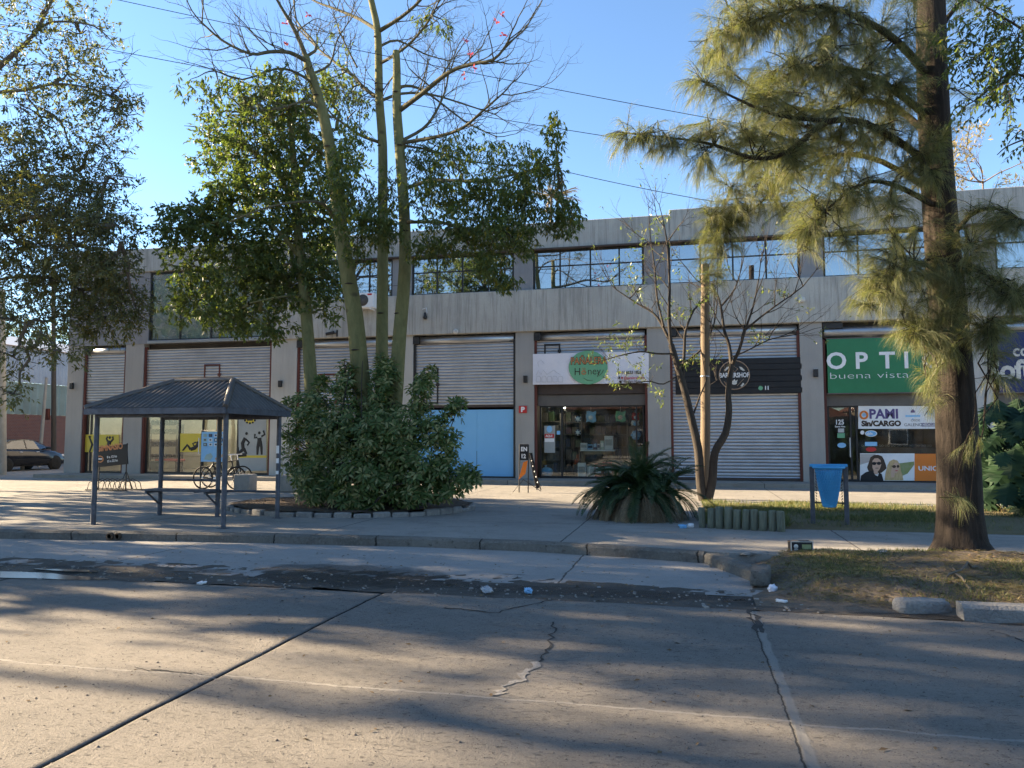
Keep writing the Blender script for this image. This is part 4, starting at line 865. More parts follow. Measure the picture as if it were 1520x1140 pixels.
b = MB().box(ex0, ex1, ey0-.02, ey0+.03, ze-.09, ze+.01).box(ex0, ex1, ey1-.03, ey1+.02, ze-.09, ze+.01).box(ex0-.02, ex0+.03, ey0+.032, ey1-.032, ze-.089, ze+.009).box(ex1-.03, ex1+.02, ey0+.032, ey1-.032, ze-.089, ze+.009)
b.box(xl, xr, y0-.03, y0+.03, ze-.14, ze-.092).box(xl, xr, y1-.03, y1+.03, ze-.14, ze-.092)
obj('eave_beam', b, M['postblue'], rf)
zs = PZ + .50; xm = (xl+xr)/2
b = MB().box(xl-.02, xm+.12, y1-.42, y1-.10, zs-.02, zs+.02, .006); se = obj('seat', b, M['postblue'], bs)
for x in (xl, xm): obj('bracket', MB().box(x-.02, x+.02, y1-.40, y1-.05, zs-.06, zs-.022).tube([(x, y1-.36, zs-.05), (x, y1, zs-.30)], .018, 6), M['postblue'], se)
obj('back_rail', MB().tube([(xl, y1, zs+.17), (xm, y1, zs+.17)], .022, 8), M['postblue'], bs)
obj('back_rail', MB().tube([(xm, y1, zs-.02), (xr, y1, zs-.02)], .022, 8), M['postblue'], bs)
b = MB()
for z, h in ((1.15, .09), (1.33, .14), (.95, .06)): b.add([(xr+.046*math.cos(a), y1+.046*math.sin(a), z+dz) for dz in (0, h) for a in [R(-130+k*13) for k in range(7)]], [(k, k+1, k+8, k+7) for k in range(6)])
tag(obj('paper_sticker', b, M['white'], bs), None)
# --- gym board on its bike rack
YR = 18.4
p = at(170, 727, YR); a, c = at(142, 660, YR), at(187.5, 690, YR)
t = thing('gym_board', 'black gym sign board with orange lettering tilted on a thin post', 'sign', (c.x, YR, PZ))
tilt = R(6); q = MB(); q.box(a.x, c.x, YR-.02, YR+.02, c.z+.02, a.z+.02, .005)
pv = Vector((c.x, YR, a.z)); T = Matrix.Translation(pv) @ Matrix.Rotation(-tilt, 4, 'Y') @ Matrix.Translation(-pv); q.tx(T); obj('board', q, M['black'], t)
b = MB().tube([(c.x-.02, YR+.03, PZ), (c.x-.02, YR+.03, a.z+.04)], .018, 6).tube([(a.x+.12, YR+.03, PZ), (a.x+.12, YR+.03, a.z-.1)], .018, 6); b.tube([(c.x-.02, YR-.25, PZ+.02), (c.x-.02, YR+.03, PZ+.55), (c.x-.02, YR+.3, PZ+.02)], .014, 6); obj('stand', b, M['steel'], t)
def rtxt(*k, **kw): return txt(*k, **kw)
txt('lettering', "GIMNASIO", 144, 670.3, 8.2, YR-.024, M['ochre'], t, .05, .80, rot=-tilt)
txt('lettering', "8 a 12 hs", 158.8, 680.3, 3.3, YR-.024, M['white'], t, .03, 1.0, rot=-tilt); txt('lettering', "15 a 22 hs", 158.8, 686.5, 3.3, YR-.024, M['white'], t, .03, .95, rot=-tilt)
b = MB(); flat(b, ell(148.6, 681.5, 5.2, 5.2, 22), YR-.022); obj('round_logo', b, M['ochre'], t); obj('round_logo', flat(MB(), ell(148.6, 681.5, 3.6, 3.6, 22), YR-.027), M['outline'], t); obj('round_logo', frect(MB(), 145.5, 680.2, 151.7, 682.2, YR-.031), M['white'], t)
p0 = at(172, 727, YR); t = thing('bike_rack', 'low black bicycle rack of bent rods under the gym board', 'bike rack', (p0.x, YR, PZ)); b = MB(); xa_, xb_ = at(143, 727, YR).x, at(200, 727, YR).x
for k in range(8):
    x = xa_ + (xb_-xa_)*k/7.6; y = YR-.35
    b.tube([(x, y, PZ+.02), (x+.02, y+.05, PZ+.22), (x+.1, y+.25, PZ+.33), (x+.18, y+.45, PZ+.22), (x+.2, y+.5, PZ+.02)], .011, 5)
obj('hoops', b, M['steel'], t); obj('rails', MB().tube([(xa_-.05, YR-.35, PZ+.02), (xb_+.05, YR-.35, PZ+.02)], .016, 6).tube([(xa_-.05, YR+.15, PZ+.02), (xb_+.2, YR+.15, PZ+.02)], .016, 6), M['steel'], t)
# --- kiosk poster stand
YK = 18.2; a, c = at(300, 641, YK), at(334, 685.5, YK); t = thing('poster_stand', 'upright poster stand with a pale blue price poster of small pictures', 'poster stand', ((a.x+c.x)/2, YK, PZ))
obj('sheet', MB().box(a.x, c.x, YK-.02, YK+.01, c.z, a.z), M['ltblue'], t)
b = MB().tube([(a.x-.01, YK, PZ), (a.x-.01, YK, a.z+.04), (c.x+.01, YK, a.z+.04), (c.x+.01, YK, PZ)], .018, 6).tube([(a.x-.01, YK-.25, PZ+.015), (a.x-.01, YK+.25, PZ+.015)], .018, 6).tube([(c.x+.01, YK-.25, PZ+.015), (c.x+.01, YK+.25, PZ+.015)], .018, 6); obj('frame', b, M['steel'], t)
random.seed(5); PM = [M['dkblue'], M['white'], M['mint'], M['fascia'], M['skin']]
for j in range(3):
    for i in range(4):
        px, py = 302+i*8, 644+j*6.8; b = MB(); b.mi = random.randrange(4); frect(b, px, py, px+5.2, py+4.6, YK-.022); b.mi = random.randrange(4); frect(b, px+1, py+1, px+3.6, py+3.4, YK-.0245); obj('picture', b, PM, t)
b = MB(); flat(b, [(303, 682), (306, 675), (313, 672.5), (316, 678), (312, 683)], YK-.022); obj('picture', b, M['mint'], t); b = MB(); flat(b, [(319, 680), (331, 673.5), (332.5, 677), (320, 683.5)], YK-.022)
obj('picture', b, M['skin'], t)
# --- bicycle
def bicycle(px, Y, lab):
    p = at(px, 727, Y); x, z = p.x, PZ; t = thing('bicycle', lab, 'bicycle', (x, Y, PZ)); r = .33
    cs = [Vector((x-.55, Y, z+r)), Vector((x+.52, Y, z+r))]
    for c_ in cs:
        w = obj('wheel', MB().tube([c_+Vector((r*.93*math.cos(k*math.pi/14), 0, r*.93*math.sin(k*math.pi/14))) for k in range(29)], .023, 6, False), M['tyre'], t)
        b = MB()
        for k in range(14): a = k*math.pi/7; b.tube([c_+Vector((0, .02*(-1)**k, 0)), c_+Vector((r*.92*math.cos(a), 0, r*.92*math.sin(a)))], .003, 3)
        b.lathe(c_, [(0, -.04), (.025, -.04), (.025, .04), (0, .04)], 8, 'Y'); obj('spokes', b, M['rim'], w)
    bb, st, hd, hb = Vector((x-.10, Y, z+.29)), Vector((x-.24, Y, z+.80)), Vector((x+.36, Y, z+.82)), Vector((x+.40, Y, z+.66))
    b = MB()
    for u, v in ((bb, st), (st+Vector((.02, 0, -.08)), hd), (bb, hb), (hd, hb), (bb, cs[0]), (st+Vector((.01, 0, -.08)), cs[0]), (hb, cs[1])): b.tube([u, v], .017, 6)
    obj('frame', b, M['black'], t)
    obj('saddle', MB().box(st.x-.13, st.x+.12, Y-.07, Y+.07, st.z+.04, st.z+.09, .03).tube([st, st+Vector((0, 0, .05))], .014, 6), M['tyre'], t)
    obj('handlebar', MB().tube([hd, hd+Vector((-.03, 0, .16))], .014, 6).tube([hd+Vector((-.10, -.28, .17)), hd+Vector((.02, -.16, .17)), hd+Vector((.02, .16, .17)), hd+Vector((-.10, .28, .17))], .013, 6), M['rim'], t)
    obj('crank', MB().lathe(bb+Vector((0, -.05, 0)), [(0, 0), (.09, 0), (.09, .012), (0, .012)], 14, 'Y').tube([bb+Vector((-.12, -.08, -.10)), bb, bb+Vector((.12, .08, .10))], .012, 5), M['rim'], t)
bicycle(326, 19.2, 'black bicycle parked behind the pale blue poster stand'); bicycle(336, 19.9, 'dark bicycle leaning behind the first bicycle near the gym window')
p = at(364, 727, 18.6); t = tag(obj('concrete_block', MB().box(p.x-.24, p.x+.24, 18.4, 18.8, PZ, PZ+.48, .02), M['cgrey']), 'square grey concrete block on the paving beside the bicycles', 'concrete block')
p = G(428, 731); tag(obj('concrete_block', MB().box(p.x-.3, p.x+.28, p.y, p.y+.35, PZ, PZ+.46, .03), M['cgrey']), 'pale upright concrete block at the left end of the planting bed', 'concrete block')
# --- A-frame board
YA = 20.0; t = thing('folding_board', 'black folding pavement board with an orange panel by the red P sign', 'sandwich board', (at(783, 733, YA).x, YA, PZ)); b = MB()
q = lambda x, y, dy=0: at(x, y, YA+dy)
b.tube([q(770.5, 731), q(771.5, 660)], .016, 6).tube([q(784, 733), q(784.5, 660)], .016, 6).tube([q(771.5, 660), q(784.5, 660)], .016, 6).tube([q(768, 733, -.2), q(790, 733, -.2)], .012, 6).tube([q(784.5, 672, .1), q(797, 727, .5)], .016, 6).tube([q(786, 672, -.1), q(803, 727, .1)], .016, 6).tube([q(760, 732), q(777, 712), q(803, 729)], .010, 6)
obj('frame', b, M['steel'], t)
b = MB(); flat(b, [(772, 661), (784, 661), (784, 683), (772, 683)], YA+.01, .012); flat(b, [(786, 672.5), (790, 672), (801, 724), (797.5, 725)], YA+.1, .02); obj('panel', b, M['black'], t)
b = MB(); flat(b, [(777, 686), (783.5, 683.5), (780, 703), (769.5, 712.5)], YA-.012, .01); obj('orange_panel', b, M['orange'], t)
txt('lettering', "EN", 773, 669.5, 6, YA-.006, M['white'], t, .06, .9); txt('lettering', "12", 773, 680, 6, YA-.006, M['white'], t, .06, .9)
b = MB()
for k in range(5): sphere(b, at(789.5+k*2.2, 684+k*8, YA+.075), .022, n=8)
obj('white_dots', b, M['white'], t)
# --- litter bin
a, c = G(1208, 783), G(1256.5, 783); yb = (a.y+c.y)/2; zt = at(1232, 692, yb).z
t = thing('litter_bin', 'bright blue mesh litter bin hung between two grey posts', 'litter bin', ((a.x+c.x)/2, yb, PZ+.02))
for x in (a.x, c.x): obj('post', MB().box(x-.035, x+.035, yb-.025, yb+.025, PZ-.1, zt-.012, .006), M['postblue'], t)
cx = (a.x+c.x)/2; w = (c.x-a.x)/2; zb = at(1232, 752, yb).z; rt, rb = w*.80, w*.36
obj('rim', MB().tube([(cx+(rt+.03)*math.cos(k*math.pi/16), yb+(rt+.03)*.8*math.sin(k*math.pi/16), zt-.02) for k in range(33)], .022, 6, False).box(a.x-.03, c.x+.03, yb-.035, yb+.035, zt-.011, zt+.035, .008), M['binblue'], t)
b = MB(); NK, H_ = 30, 14
def bpt(k, j): f = j/H_; r = rb+(rt-rb)*(f**.75); an = 2*math.pi*(k+.5*(j % 2))/NK; return (cx+r*math.cos(an), yb+r*.85*math.sin(an), zb+(zt-.03-zb)*f)
for j in range(H_):
    for k in range(NK):
        for dk in ((0, 1) if j % 2 else (0, -1)):
            b.tube([bpt(k, j), bpt(k+dk, j+1)], .0085, 4, False)
b.lathe((cx, yb, zb), [(0, -.01), (rb*.95, -.01), (rb, .03), (0, .03)], 20); bk = obj('basket', b, M['binblue'], t)
b = MB(); b.lathe((cx, yb, 0), [(rb*.7, zb+.04), (rb*.9, zb+.2), (rt*.7, zb+.45), (rt*.85, zt-.08)], 20); obj('liner_bag', b, M['binblue'], bk)
b = MB()
for s_, x in ((1, a.x), (-1, c.x)):
    for k in range(12): zz = zt-.1-(zt-.1-zb)*k/12; b.tube([(x+s_*.055, yb+.02*math.cos(k*2.6), zz), (x+s_*.07, yb-.02*math.cos(k*2.6), zz-.03)], .008, 4)
b.tube([(a.x, yb, zb+.06), (c.x, yb, zb+.06)], .012, 6); obj('chain', b, M['steel'], t)
# --- palisade of short logs
ords = ['first', 'second', 'third', 'fourth', 'fifth', 'sixth', 'seventh', 'eighth', 'ninth', 'tenth']
a, c = G(1043, 783), G(1160, 789); random.seed(4); log0 = None
for k in range(10):
    p = a + (c-a)*(k/9); h = random.uniform(.30, .345); r = .062
    if log0 is None:
        b = MB(); n = 14; pr = [(r*.97, -.08), (r, .1), (r*.99, .31), (r*.9, .33), (0, .332)]; b.lathe((0, 0, 0), pr, n)
        b.v = [(x*(1+.05*n3(x*30, y*30, 1)), y*(1+.05*n3(x*30, y*30+4, 1)), z) for x, y, z in b.v]; b.tx(Matrix.Translation(p)); o = log0 = obj('edging_log', b, M['log'])
        base = o.location.copy() - p
    else:
        o = log0.copy(); COL.objects.link(o); o.location = p + base
    o.rotation_euler = (random.uniform(-.05, .05), random.uniform(-.05, .05), random.uniform(0, 6)); o.scale = (random.uniform(.85, 1.12),)*2 + (random.uniform(.93, 1.07),)
    tag(o, ('last pale green log at the right end of the low log edging' if k == 9 else f'{ords[k]} pale green log from the left in the low log edging'), 'log', 'short logs edging the planted strip')
# --- crushed carton, kerb rubble, litter
p = G(1188, 817, verge_h(1.4, 10.5)); t = thing('crushed_carton', 'black printed drink carton lying open on the bare earth', 'carton', p, R(10)); w, d, h = .135, .07, .12
b = MB(); tt = .004; b.box(-w, w, -d, -d+tt, 0, h).box(-w, w, d-tt, d, 0, h*.98).box(-w, -w+tt, -d+tt, d-tt, 0, h).box(w-tt, w, -d+tt, d-tt, 0, h*.97).box(-w+tt, w-tt, -d+tt, d-tt, 0, tt); b.tx(WM[t]); obj('carton_body', b, M['black'], t)
b = MB().box(-w*.98, -.01, -d+tt, d-tt, h+.001, h+.004); b.tx(WM[t] @ Matrix.Rotation(R(-5), 4, 'Y')); obj('flap', b, M['timber'], t)
b = MB(); b.lathe((-.075, -d-.002, .06), [(0, -.001), (.028, -.001), (.028, .001), (0, .001)], 12, 'Y'); b.box(-.1, -.05, -d-.003, -d-.001, .02, .03); b.tx(WM[t]); obj('printed_emblem', b, M['pinklight'], t)
b = MB(); b.box(.0, .115, -d-.003, -d-.001, .025, .085); b.tx(WM[t]); obj('printed_picture', b, M['field'], t); b = MB()
for x in (-w, w): b.box(x-.005, x+.005, -d-.004, -d+.006, 0, h+.002)
b.box(-w, w, -d-.004, -d-.001, h-.006, h+.002).box(-w, w, -d-.004, -d-.001, 0, .008); b.tx(WM[t]); obj('pale_edge', b, M['pinklight'], t)
def rock(name, lab, cat, p, sx, sy, sz, seed, m='stonekerb', rz=0, boxy=.55, cr=0.):
    bm = bmesh.new(); bmesh.ops.create_cube(bm, size=2); bmesh.ops.subdivide_edges(bm, edges=bm.edges[:], cuts=5, use_grid_fill=True)
    for v in bm.verts:
        s_ = v.co.normalized(); q = v.co*boxy + s_*(1-boxy)*1.2; k = 1 + .13*n3(q.x*2+seed, q.y*2+q.z, 1, seed) + .06*n3(q.x*6+seed, q.y*6-q.z*3, 1, seed) + cr*n3(q.x*3.1+seed, q.y*3.3+q.z*4.1, 1, seed+5); q *= k
        v.co = Vector((q.x*sx, q.y*sy, max(-.05, q.z*sz)))
    bm.transform(Matrix.Translation(p) @ Matrix.Rotation(rz, 4, 'Z')); b = MB(); bm.verts.index_update(); b.add([v.co[:] for v in bm.verts], [[v.index for v in f.verts] for f in bm.faces], True); bm.free()
    return tag(obj(name, b, M[m]), lab, cat)
rock('kerb_chunk', 'upright broken kerb end beside the crumpled white ball', 'kerb stone', G(1133, 876, 0) + Vector((0, .25, .09)), .10, .26, .11, 3, 'kerb', R(-8), .8)
rock('kerb_chunk', 'rough pale lump of broken kerb sitting alone by the road edge', 'kerb stone', G(1370, 910, 0) + Vector((0, .05, .03)), .22, .10, .09, 9, 'stonekerb', R(4))
p = G(1432, 922, 0); q_ = G(1560, 926, 0); b = MB(); kerb_seg(b, (p.x, p.y), (p.x+4.5, q_.y+.02), .2, -.05, .135); tag(obj('kerb_stone', b, M['stonekerb']), 'long dark weathered kerb stone running off the right side', 'kerb stone')
t = rock('crumpled_ball', 'crumpled white and blue paper ball on the gutter earth', 'litter', G(1147, 879, .02) + Vector((0, 0, .03)), .04, .04, .038, 21, 'banner', 0, .1, .5)
def lump(name, lab, px, py, sx, sy, sz, seed, m, z=.03): return rock(name, lab, 'litter', G(px, py, z) + Vector((0, 0, sz*.5)), sx, sy, sz, seed, m, seed, .35, .75)
mg, nt, out = newmat('clear_plastic'); p_ = nd(nt, 'BsdfPrincipled', Base_Color=(.55, .57, .6), Roughness=.2, Alpha=.55); nt.links.new(p_.outputs[0], out.inputs[0]); M['clear'] = mg
lump('plastic_bag', 'flattened clear plastic bag in the gutter left of the blue wrapper', 722, 876, .10, .045, .02, 2, 'clear'); lump('plastic_wrapper', 'pale blue plastic wrapper lying in the gutter', 784, 878, .06, .035, .02, 5, 'ltblue')
lump('plastic_bottle', 'small blue plastic litter beside the log edging', 1014, 783, .05, .04, .03, 6, 'blue', .16); lump('paper_scrap', 'crumpled white paper by the left end of the log edging', 1025, 782, .06, .04, .035, 8, 'white', .16); lump('paper_scrap', 'tiny white paper scrap on the open road', 299, 866, .05, .03, .012, 11, 'white', .01)
lump('paper_scrap', 'thin white scrap on the gutter earth near the verge', 1160, 893, .045, .02, .012, 12, 'white', .03); lump('flat_stone', 'flat pale stone lying on the bare verge near the carton', 1120, 823, .16, .07, .02, 13, 'cgrey', .13); lump('flat_stone', 'flat pale stone on the verge left of the big trunk', 1310, 821, .10, .05, .02, 17, 'cgrey', .2)
for px, lab in ((155.5, 'round dark drain pipe end in the kerb, left one'), (168, 'round dark drain pipe end in the kerb, right one')):
    p = G(px, 798, .08); p.y = kerb_y(p.x); b = MB(); prof = [(.035, .1), (.035, -.035), (.055, -.035), (.055, .1)]; b.lathe((p.x, p.y+.0, .085), prof, 14, 'Y'); b.lathe((p.x, p.y-.02, .085), [(0, .0), (.036, .0)], 14, 'Y'); tag(obj('drain_pipe', b, M['soil']), lab, 'drain pipe')
# stones round the planting bed
random.seed(12); ek = 0
STN = []
for k in range(44):
    an = 2*math.pi*k/44; x, y = BX+2.55*math.cos(an), BY+2.03*math.sin(an); STN.append((x, y, an))
b = MB()
for x, y, an in STN:
    M_ = Matrix.Translation((x, y, PZ)) @ Matrix.Rotation(an + math.pi/2 + random.uniform(-.06, .06), 4, 'Z'); i0 = len(b.v)
    b.box(-.16, .16, -.07, .07, -.05, .085 + random.uniform(-.03, .03), .02, M_)
tag(obj('bed_edging', b, M['stonekerb']), 'low ring of grey stones around the planting bed', 'edging')

# ================================================================== FAR LEFT: warehouse, poles, car
wh = thing('warehouse', 'low warehouse with pale corrugated sheeting over a brick base', 'warehouse', (-38, 45, 0)); WX = -36
def corr(x, y0, y1, z0, z1, m, name, pitch=.28):
    n = int((y1-y0)/pitch*4); vs = []
    for i in range(n+1):
        y = y0+(y1-y0)*i/n; dx = .05*math.sin(2*math.pi*i/4); vs += [(x+dx, y, z0), (x+dx, y, z1)]
    return obj(name, MB().add(vs, [(2*i, 2*i+1, 2*i+3, 2*i+2) for i in range(n)]), m, wh)
M['sheet_pale'] = surf('pale_corrugated_sheet', (.42, .46, .50), (.34, .37, .41), .8, .6, .1, .1, 20); M['sheet_green'] = surf('greenish_sheet', (.26, .31, .27), (.20, .24, .21), .8, .7, 0, .1, 20)
mb, nt, out = newmat('red_brick'); v = nd(nt, 'Mapping', Vector=nd(nt, 'NewGeometry').outputs['Position'], Rotation=(math.pi/2, 0, math.pi/2)).outputs[0]
vv = nd(nt, 'CombineXYZ', X=nd(nt, 'SeparateXYZ', Vector=nd(nt, 'NewGeometry').outputs['Position']).outputs[1], Y=nd(nt, 'SeparateXYZ', Vector=nd(nt, 'NewGeometry').outputs['Position']).outputs[2]).outputs[0]
br = nd(nt, 'TexBrick', Vector=vv, Scale=3.2, Color1=(.20, .075, .05), Color2=(.15, .06, .045), Mortar=(.20, .17, .15), **{'Mortar_Size': .02}); finish(nt, out, br.outputs[0], .9, 0, br.outputs[1], -.3, .02); M['brick'] = mb
zr_, zg_, zb_ = at(50, 521, 36).z, 0, 0
def zat(py, x=60): # height on the warehouse wall
    r = ray(x, py); k = WX/r.x; return EYE + r.z*k
z_top, z_mid, z_br = zat(519), zat(570), zat(616)
obj('wall', MB().box(WX-14, WX, 24, 90, -.2, z_br), M['brick'], wh); corr(WX+.02, 24, 90, z_br, z_mid, M['sheet_green'], 'lower_sheeting', .5); corr(WX+.10, 24, 90, z_mid, z_top, M['sheet_pale'], 'upper_sheeting')
obj('roof', MB().add([(WX+.3, 24, z_top), (WX+.3, 90, z_top), (WX-7, 90, z_top+1.6), (WX-7, 24, z_top+1.6), (WX-14, 24, z_top), (WX-14, 90, z_top)], [(0, 1, 2, 3), (3, 2, 5, 4)]), M['sheet_pale'], wh)
def upole(name, lab, x0, y0_, x1, y1_, X, r0, r1, m):
    a = ray(x0, y0_); k = X/a.x; p = Vector((a.x*k, a.y*k, EYE+a.z*k)); c = ray(x1, y1_); q = Vector((c.x*p.y/c.y, p.y, EYE+c.z*p.y/c.y)); p.z = min(p.z, .1)
    t = thing(name, lab, 'pole', (p.x, p.y, p.z)); obj('shaft', MB().tube([p, (p+q)/2+Vector((.02, 0, 0)), q], [r0, (r0+r1)/2, r1], 10), m, t); return t, q
M['poledark'] = surf('dark_wood_pole', (.09, .075, .06), (.06, .05, .04), 3, .9, 0, .4, 30, (6, 6, .5)); M['polegrey'] = surf('pale_concrete_pole', (.34, .32, .28), (.26, .25, .22), 3, .9, 0, .3, 40)
t, q = upole('utility_pole', 'dark wooden utility pole beyond the black car', 80, 688, 79, 395, -33, .13, .10, M['poledark']); obj('cross_arm', MB().box(q.x-.5, q.x+.5, q.y-.05, q.y+.05, q.z-.6, q.z-.5), M['poledark'], t); obj('meter_box', MB().box(q.x+.1, q.x+.35, q.y-.25, q.y-.1, 2.6, 3.2, .02), M['redrail'], t)
t, q = upole('leaning_pole', 'slim pale pole leaning to the right behind the car', 58, 680, 69, 560, -33, .09, .07, M['polegrey']); obj('pole_cap', MB().lathe(q, [(.075, -.03), (.08, .02), (0, .03)], 10), M['galv_dull'], t)
t, q = upole('concrete_pole', 'pale square-cut concrete pole at the far left edge', 3, 700, 2, 430, -27.2, .17, .13, M['polegrey']); obj('band', MB().lathe((q.x, q.y, 3.2), [(.165, -.05), (.17, 0), (.165, .05)], 12), M['galv_dull'], t)
p = G(33, 698, .12); t = thing('bollard', 'short white concrete bollard in front of the black car', 'bollard', p); obj('shaft', MB().lathe(p, [(.09, 0), (.085, .5), (.06, .56), (0, .57)], 12), M['pinklight'], t); obj('foot', MB().lathe(p, [(.14, -.05), (.13, .03), (0, .031)], 12), M['cgrey'], t)

def sedan(x, y, z, rz, lab):
    t = thing('parked_car', lab, 'car', (x, y, z), rz); Mx = WM[t]
    # local: length along +X (nose), width along Y. body sections: (x, half width bottom, half width belt, z bottom, z belt/bonnet)
    sec = [(-2.15, .70, .66, .38, .86), (-2.05, .78, .74, .24, .95), (-1.7, .83, .80, .20, 1.0), (-1.0, .85, .82, .20, .98), (0, .85, .83, .20, .95), (.9, .85, .82, .20, .93), (1.4, .84, .77, .20, .86), (1.85, .80, .70, .22, .76), (2.1, .70, .60, .30, .62)]
    b = MB(); vs = []; nr = 12
    for X, wb, wt, zb, zt in sec:
        zm = (zb+zt)/2
        ring = [(-wb*.9, zb), (-wb, zb+.12), (-wb*1.02, zm), (-wt*1.03, zt-.08), (-wt*.96, zt), (-wt*.5, zt+.03), (wt*.5, zt+.03), (wt*.96, zt), (wt*1.03, zt-.08), (wb*1.02, zm), (wb, zb+.12), (wb*.9, zb)]
        vs += [(X, a, c) for a, c in ring]
    fs = [(i*nr+k, i*nr+(k+1) % nr, (i+1)*nr+(k+1) % nr, (i+1)*nr+k) for i in range(len(sec)-1) for k in range(nr)] + [list(range(nr)), list(range((len(sec)-1)*nr, len(sec)*nr))[::-1]]
    b.add([v for v in vs], [f[::-1] for f in fs], True); b.tx(Mx); obj('body', b, M['carpaint'], t)
    prof = [(-1.75, 1.0), (-1.45, 1.22), (-1.0, 1.40), (-.3, 1.46), (.25, 1.42), (.75, 1.20), (1.15, .95)]
    b = MB(); vs = []
    for X, Z in prof: k = (Z-.95)/.5; vs += [(X, -.80+.20*k, Z), (X, .80-.20*k, Z)]
    n = len(prof); b.add(vs, [(2*i, 2*i+1, 2*i+3, 2*i+2) for i in range(1, n-2)], True); b.tx(Mx); rf = obj('roof', b, M['carpaint'], t)
    def side(pts, sg, name, m, off=0.0):
        k = lambda Z: (.80-.20*(Z-.95)/.5 + off)*sg
        b = MB().add([(X, k(Z), Z) for X, Z in (pts if sg < 0 else pts[::-1])], [list(range(len(pts)))[::-1]]); b.tx(Mx); return obj(name, b, m, t)
    for sg in (-1, 1):
        side([(-1.75, 1.0), (-1.45, 1.22), (-1.0, 1.40), (-.3, 1.46), (.25, 1.42), (.75, 1.20), (1.15, .95)], sg, 'pillar', M['carpaint'], -.004)
        side([(-1.42, 1.02), (-1.3, 1.20), (-.95, 1.36), (-.32, 1.41), (-.32, 1.0)], sg, 'side_window', M['carglass'], .012); side([(-.25, 1.0), (-.25, 1.41), (.22, 1.37), (.68, 1.17), (.95, .98)], sg, 'side_window', M['carglass'], .012)
        for X in (-.62, .30): b = MB().box(X-.09, X+.09, sg*.86-.015, sg*.86+.015, .84, .875, .006); b.tx(Mx); obj('door_handle', b, M['rim'], t)
        b = MB().box(.72, .90, sg*.93-.09, sg*.93+.09, .98, 1.10, .03); b.tx(Mx); obj('mirror', b, M['carpaint'], t)
        b = MB().box(1.72, 2.05, sg*.62-.09, sg*.62+.09, .60, .72, .04); b.tx(Mx); obj('headlight', b, M['white'], t)
        b = MB().box(-2.16, -2.0, sg*.62-.10, sg*.62+.10, .72, .90, .03); b.tx(Mx); obj('tail_light', b, M['red'], t)
        for X in (-1.33, 1.35):
            w = obj('wheel', MB().lathe((X, sg*.78, .31), [(.20, -.10), (.29, -.10), (.315, -.06), (.315, .06), (.29, .10), (.20, .10)], 22, 'Y').tx(Mx), M['tyre'], t)
            b = MB().lathe((X, sg*.80, .31), [(0, -.07), (.07, -.08), (.20, -.06), (.205, .06), (.07, .085), (0, .08)], 22, 'Y')
            obj('rim', b.tx(Mx), M['rim'], w)
            b = MB()
            for q in range(5): a_ = q*2*math.pi/5; b.lathe((X+.13*math.cos(a_+.6), sg*.80+sg*.078, .31+.13*math.sin(a_+.6)), [(0, -.008), (.038, -.008), (.038, .008), (0, .008)], 8, 'Y')
            obj('rim_hole', b.tx(Mx), M['tyre'], w)
            b = MB().lathe((X, sg*.80, .31), [(.33, -.055), (.36, -.055), (.36, .055), (.33, .055)], 22, 'Y'); obj('wheel_arch', b.tx(Mx), M['tyre'], t)
    for nm, pts in (('windscreen', [(.28, 1.40), (.76, 1.18), (1.14, .955)]), ('rear_window', [(-1.02, 1.385), (-1.45, 1.20), (-1.74, 1.0)])):
        b = MB(); vs = []
        for X, Z in pts: k = (Z-.95)/.5; vs += [(X, -.79+.20*k, Z+.012), (X, .79-.20*k, Z+.012)]
        b.add(vs, [(0, 1, 3, 2), (2, 3, 5, 4)], True); b.tx(Mx); obj(nm, b, M['carglass'], t)
    return t
sedan(-30.6, 29.4, .12, R(90), 'black sedan parked in the side street left of the shops')
# overhead cables: long spans slung high across the street
def cable(name, lab, a, c, sag, r=.008):
    b = MB(); P = [a.lerp(c, k/24) - Vector((0, 0, sag*4*(k/24)*(1-k/24))) for k in range(25)]; tag(obj(name, b.tube(P, r, 5), M['cable']), lab, 'cable')
def span(px0, py0, px1, py1, Y0, Y1, lab, sag=.15, e=.35):
    a, c = at(px0, py0, Y0), at(px1, py1, Y1); d = c-a; cable('overhead_cable', lab, a-d*e, c+d*e, sag)
span(205, 0, 1020, 163, 14, 17, 'topmost thin cable crossing the sky above the bare tree'); span(165, 68, 925, 200, 14, 17, 'middle thin cable crossing the sky behind the bare branches'); span(740, 224, 1030, 288, 17, 18, 'lowest thin cable crossing the sky above the roof')
cable('wall_cable', 'thin black cable strung along the facade above the gym windows', at(180, 408, FY-.25), at(590, 424, FY-.25), .25)
# ================================================================== VEGETATION
rng = np.random.default_rng(11); random.seed(11)
def nrm(a): return a/np.maximum(np.linalg.norm(a, axis=-1, keepdims=True), 1e-9)
def rvec(n): return nrm(rng.normal(size=(n, 3)))
class Leaves:
    """many leaf-sized faces in one mesh"""
    def __init__(s): s.V = []; s.n = 0
    def add(s, P, D, N, L, Wd, belly=.45, fold=.12):
        D = nrm(D); Sd = nrm(np.cross(D, N)); U = np.cross(Sd, D); L = L[:, None]; Wd = Wd[:, None]
        m = P + D*L*belly
        s.V.append(np.stack([P, m - Sd*Wd*.5 + U*Wd*fold, P + D*L - U*L*.06, m + Sd*Wd*.5 + U*Wd*fold], 1)); s.n += len(P)
    def build(s, name, m, parent):
        V = np.concatenate(s.V).reshape(-1, 3); F_ = np.arange(len(V), dtype='i').reshape(-1, 4)
        return np_obj(name, V, F_, m, parent)
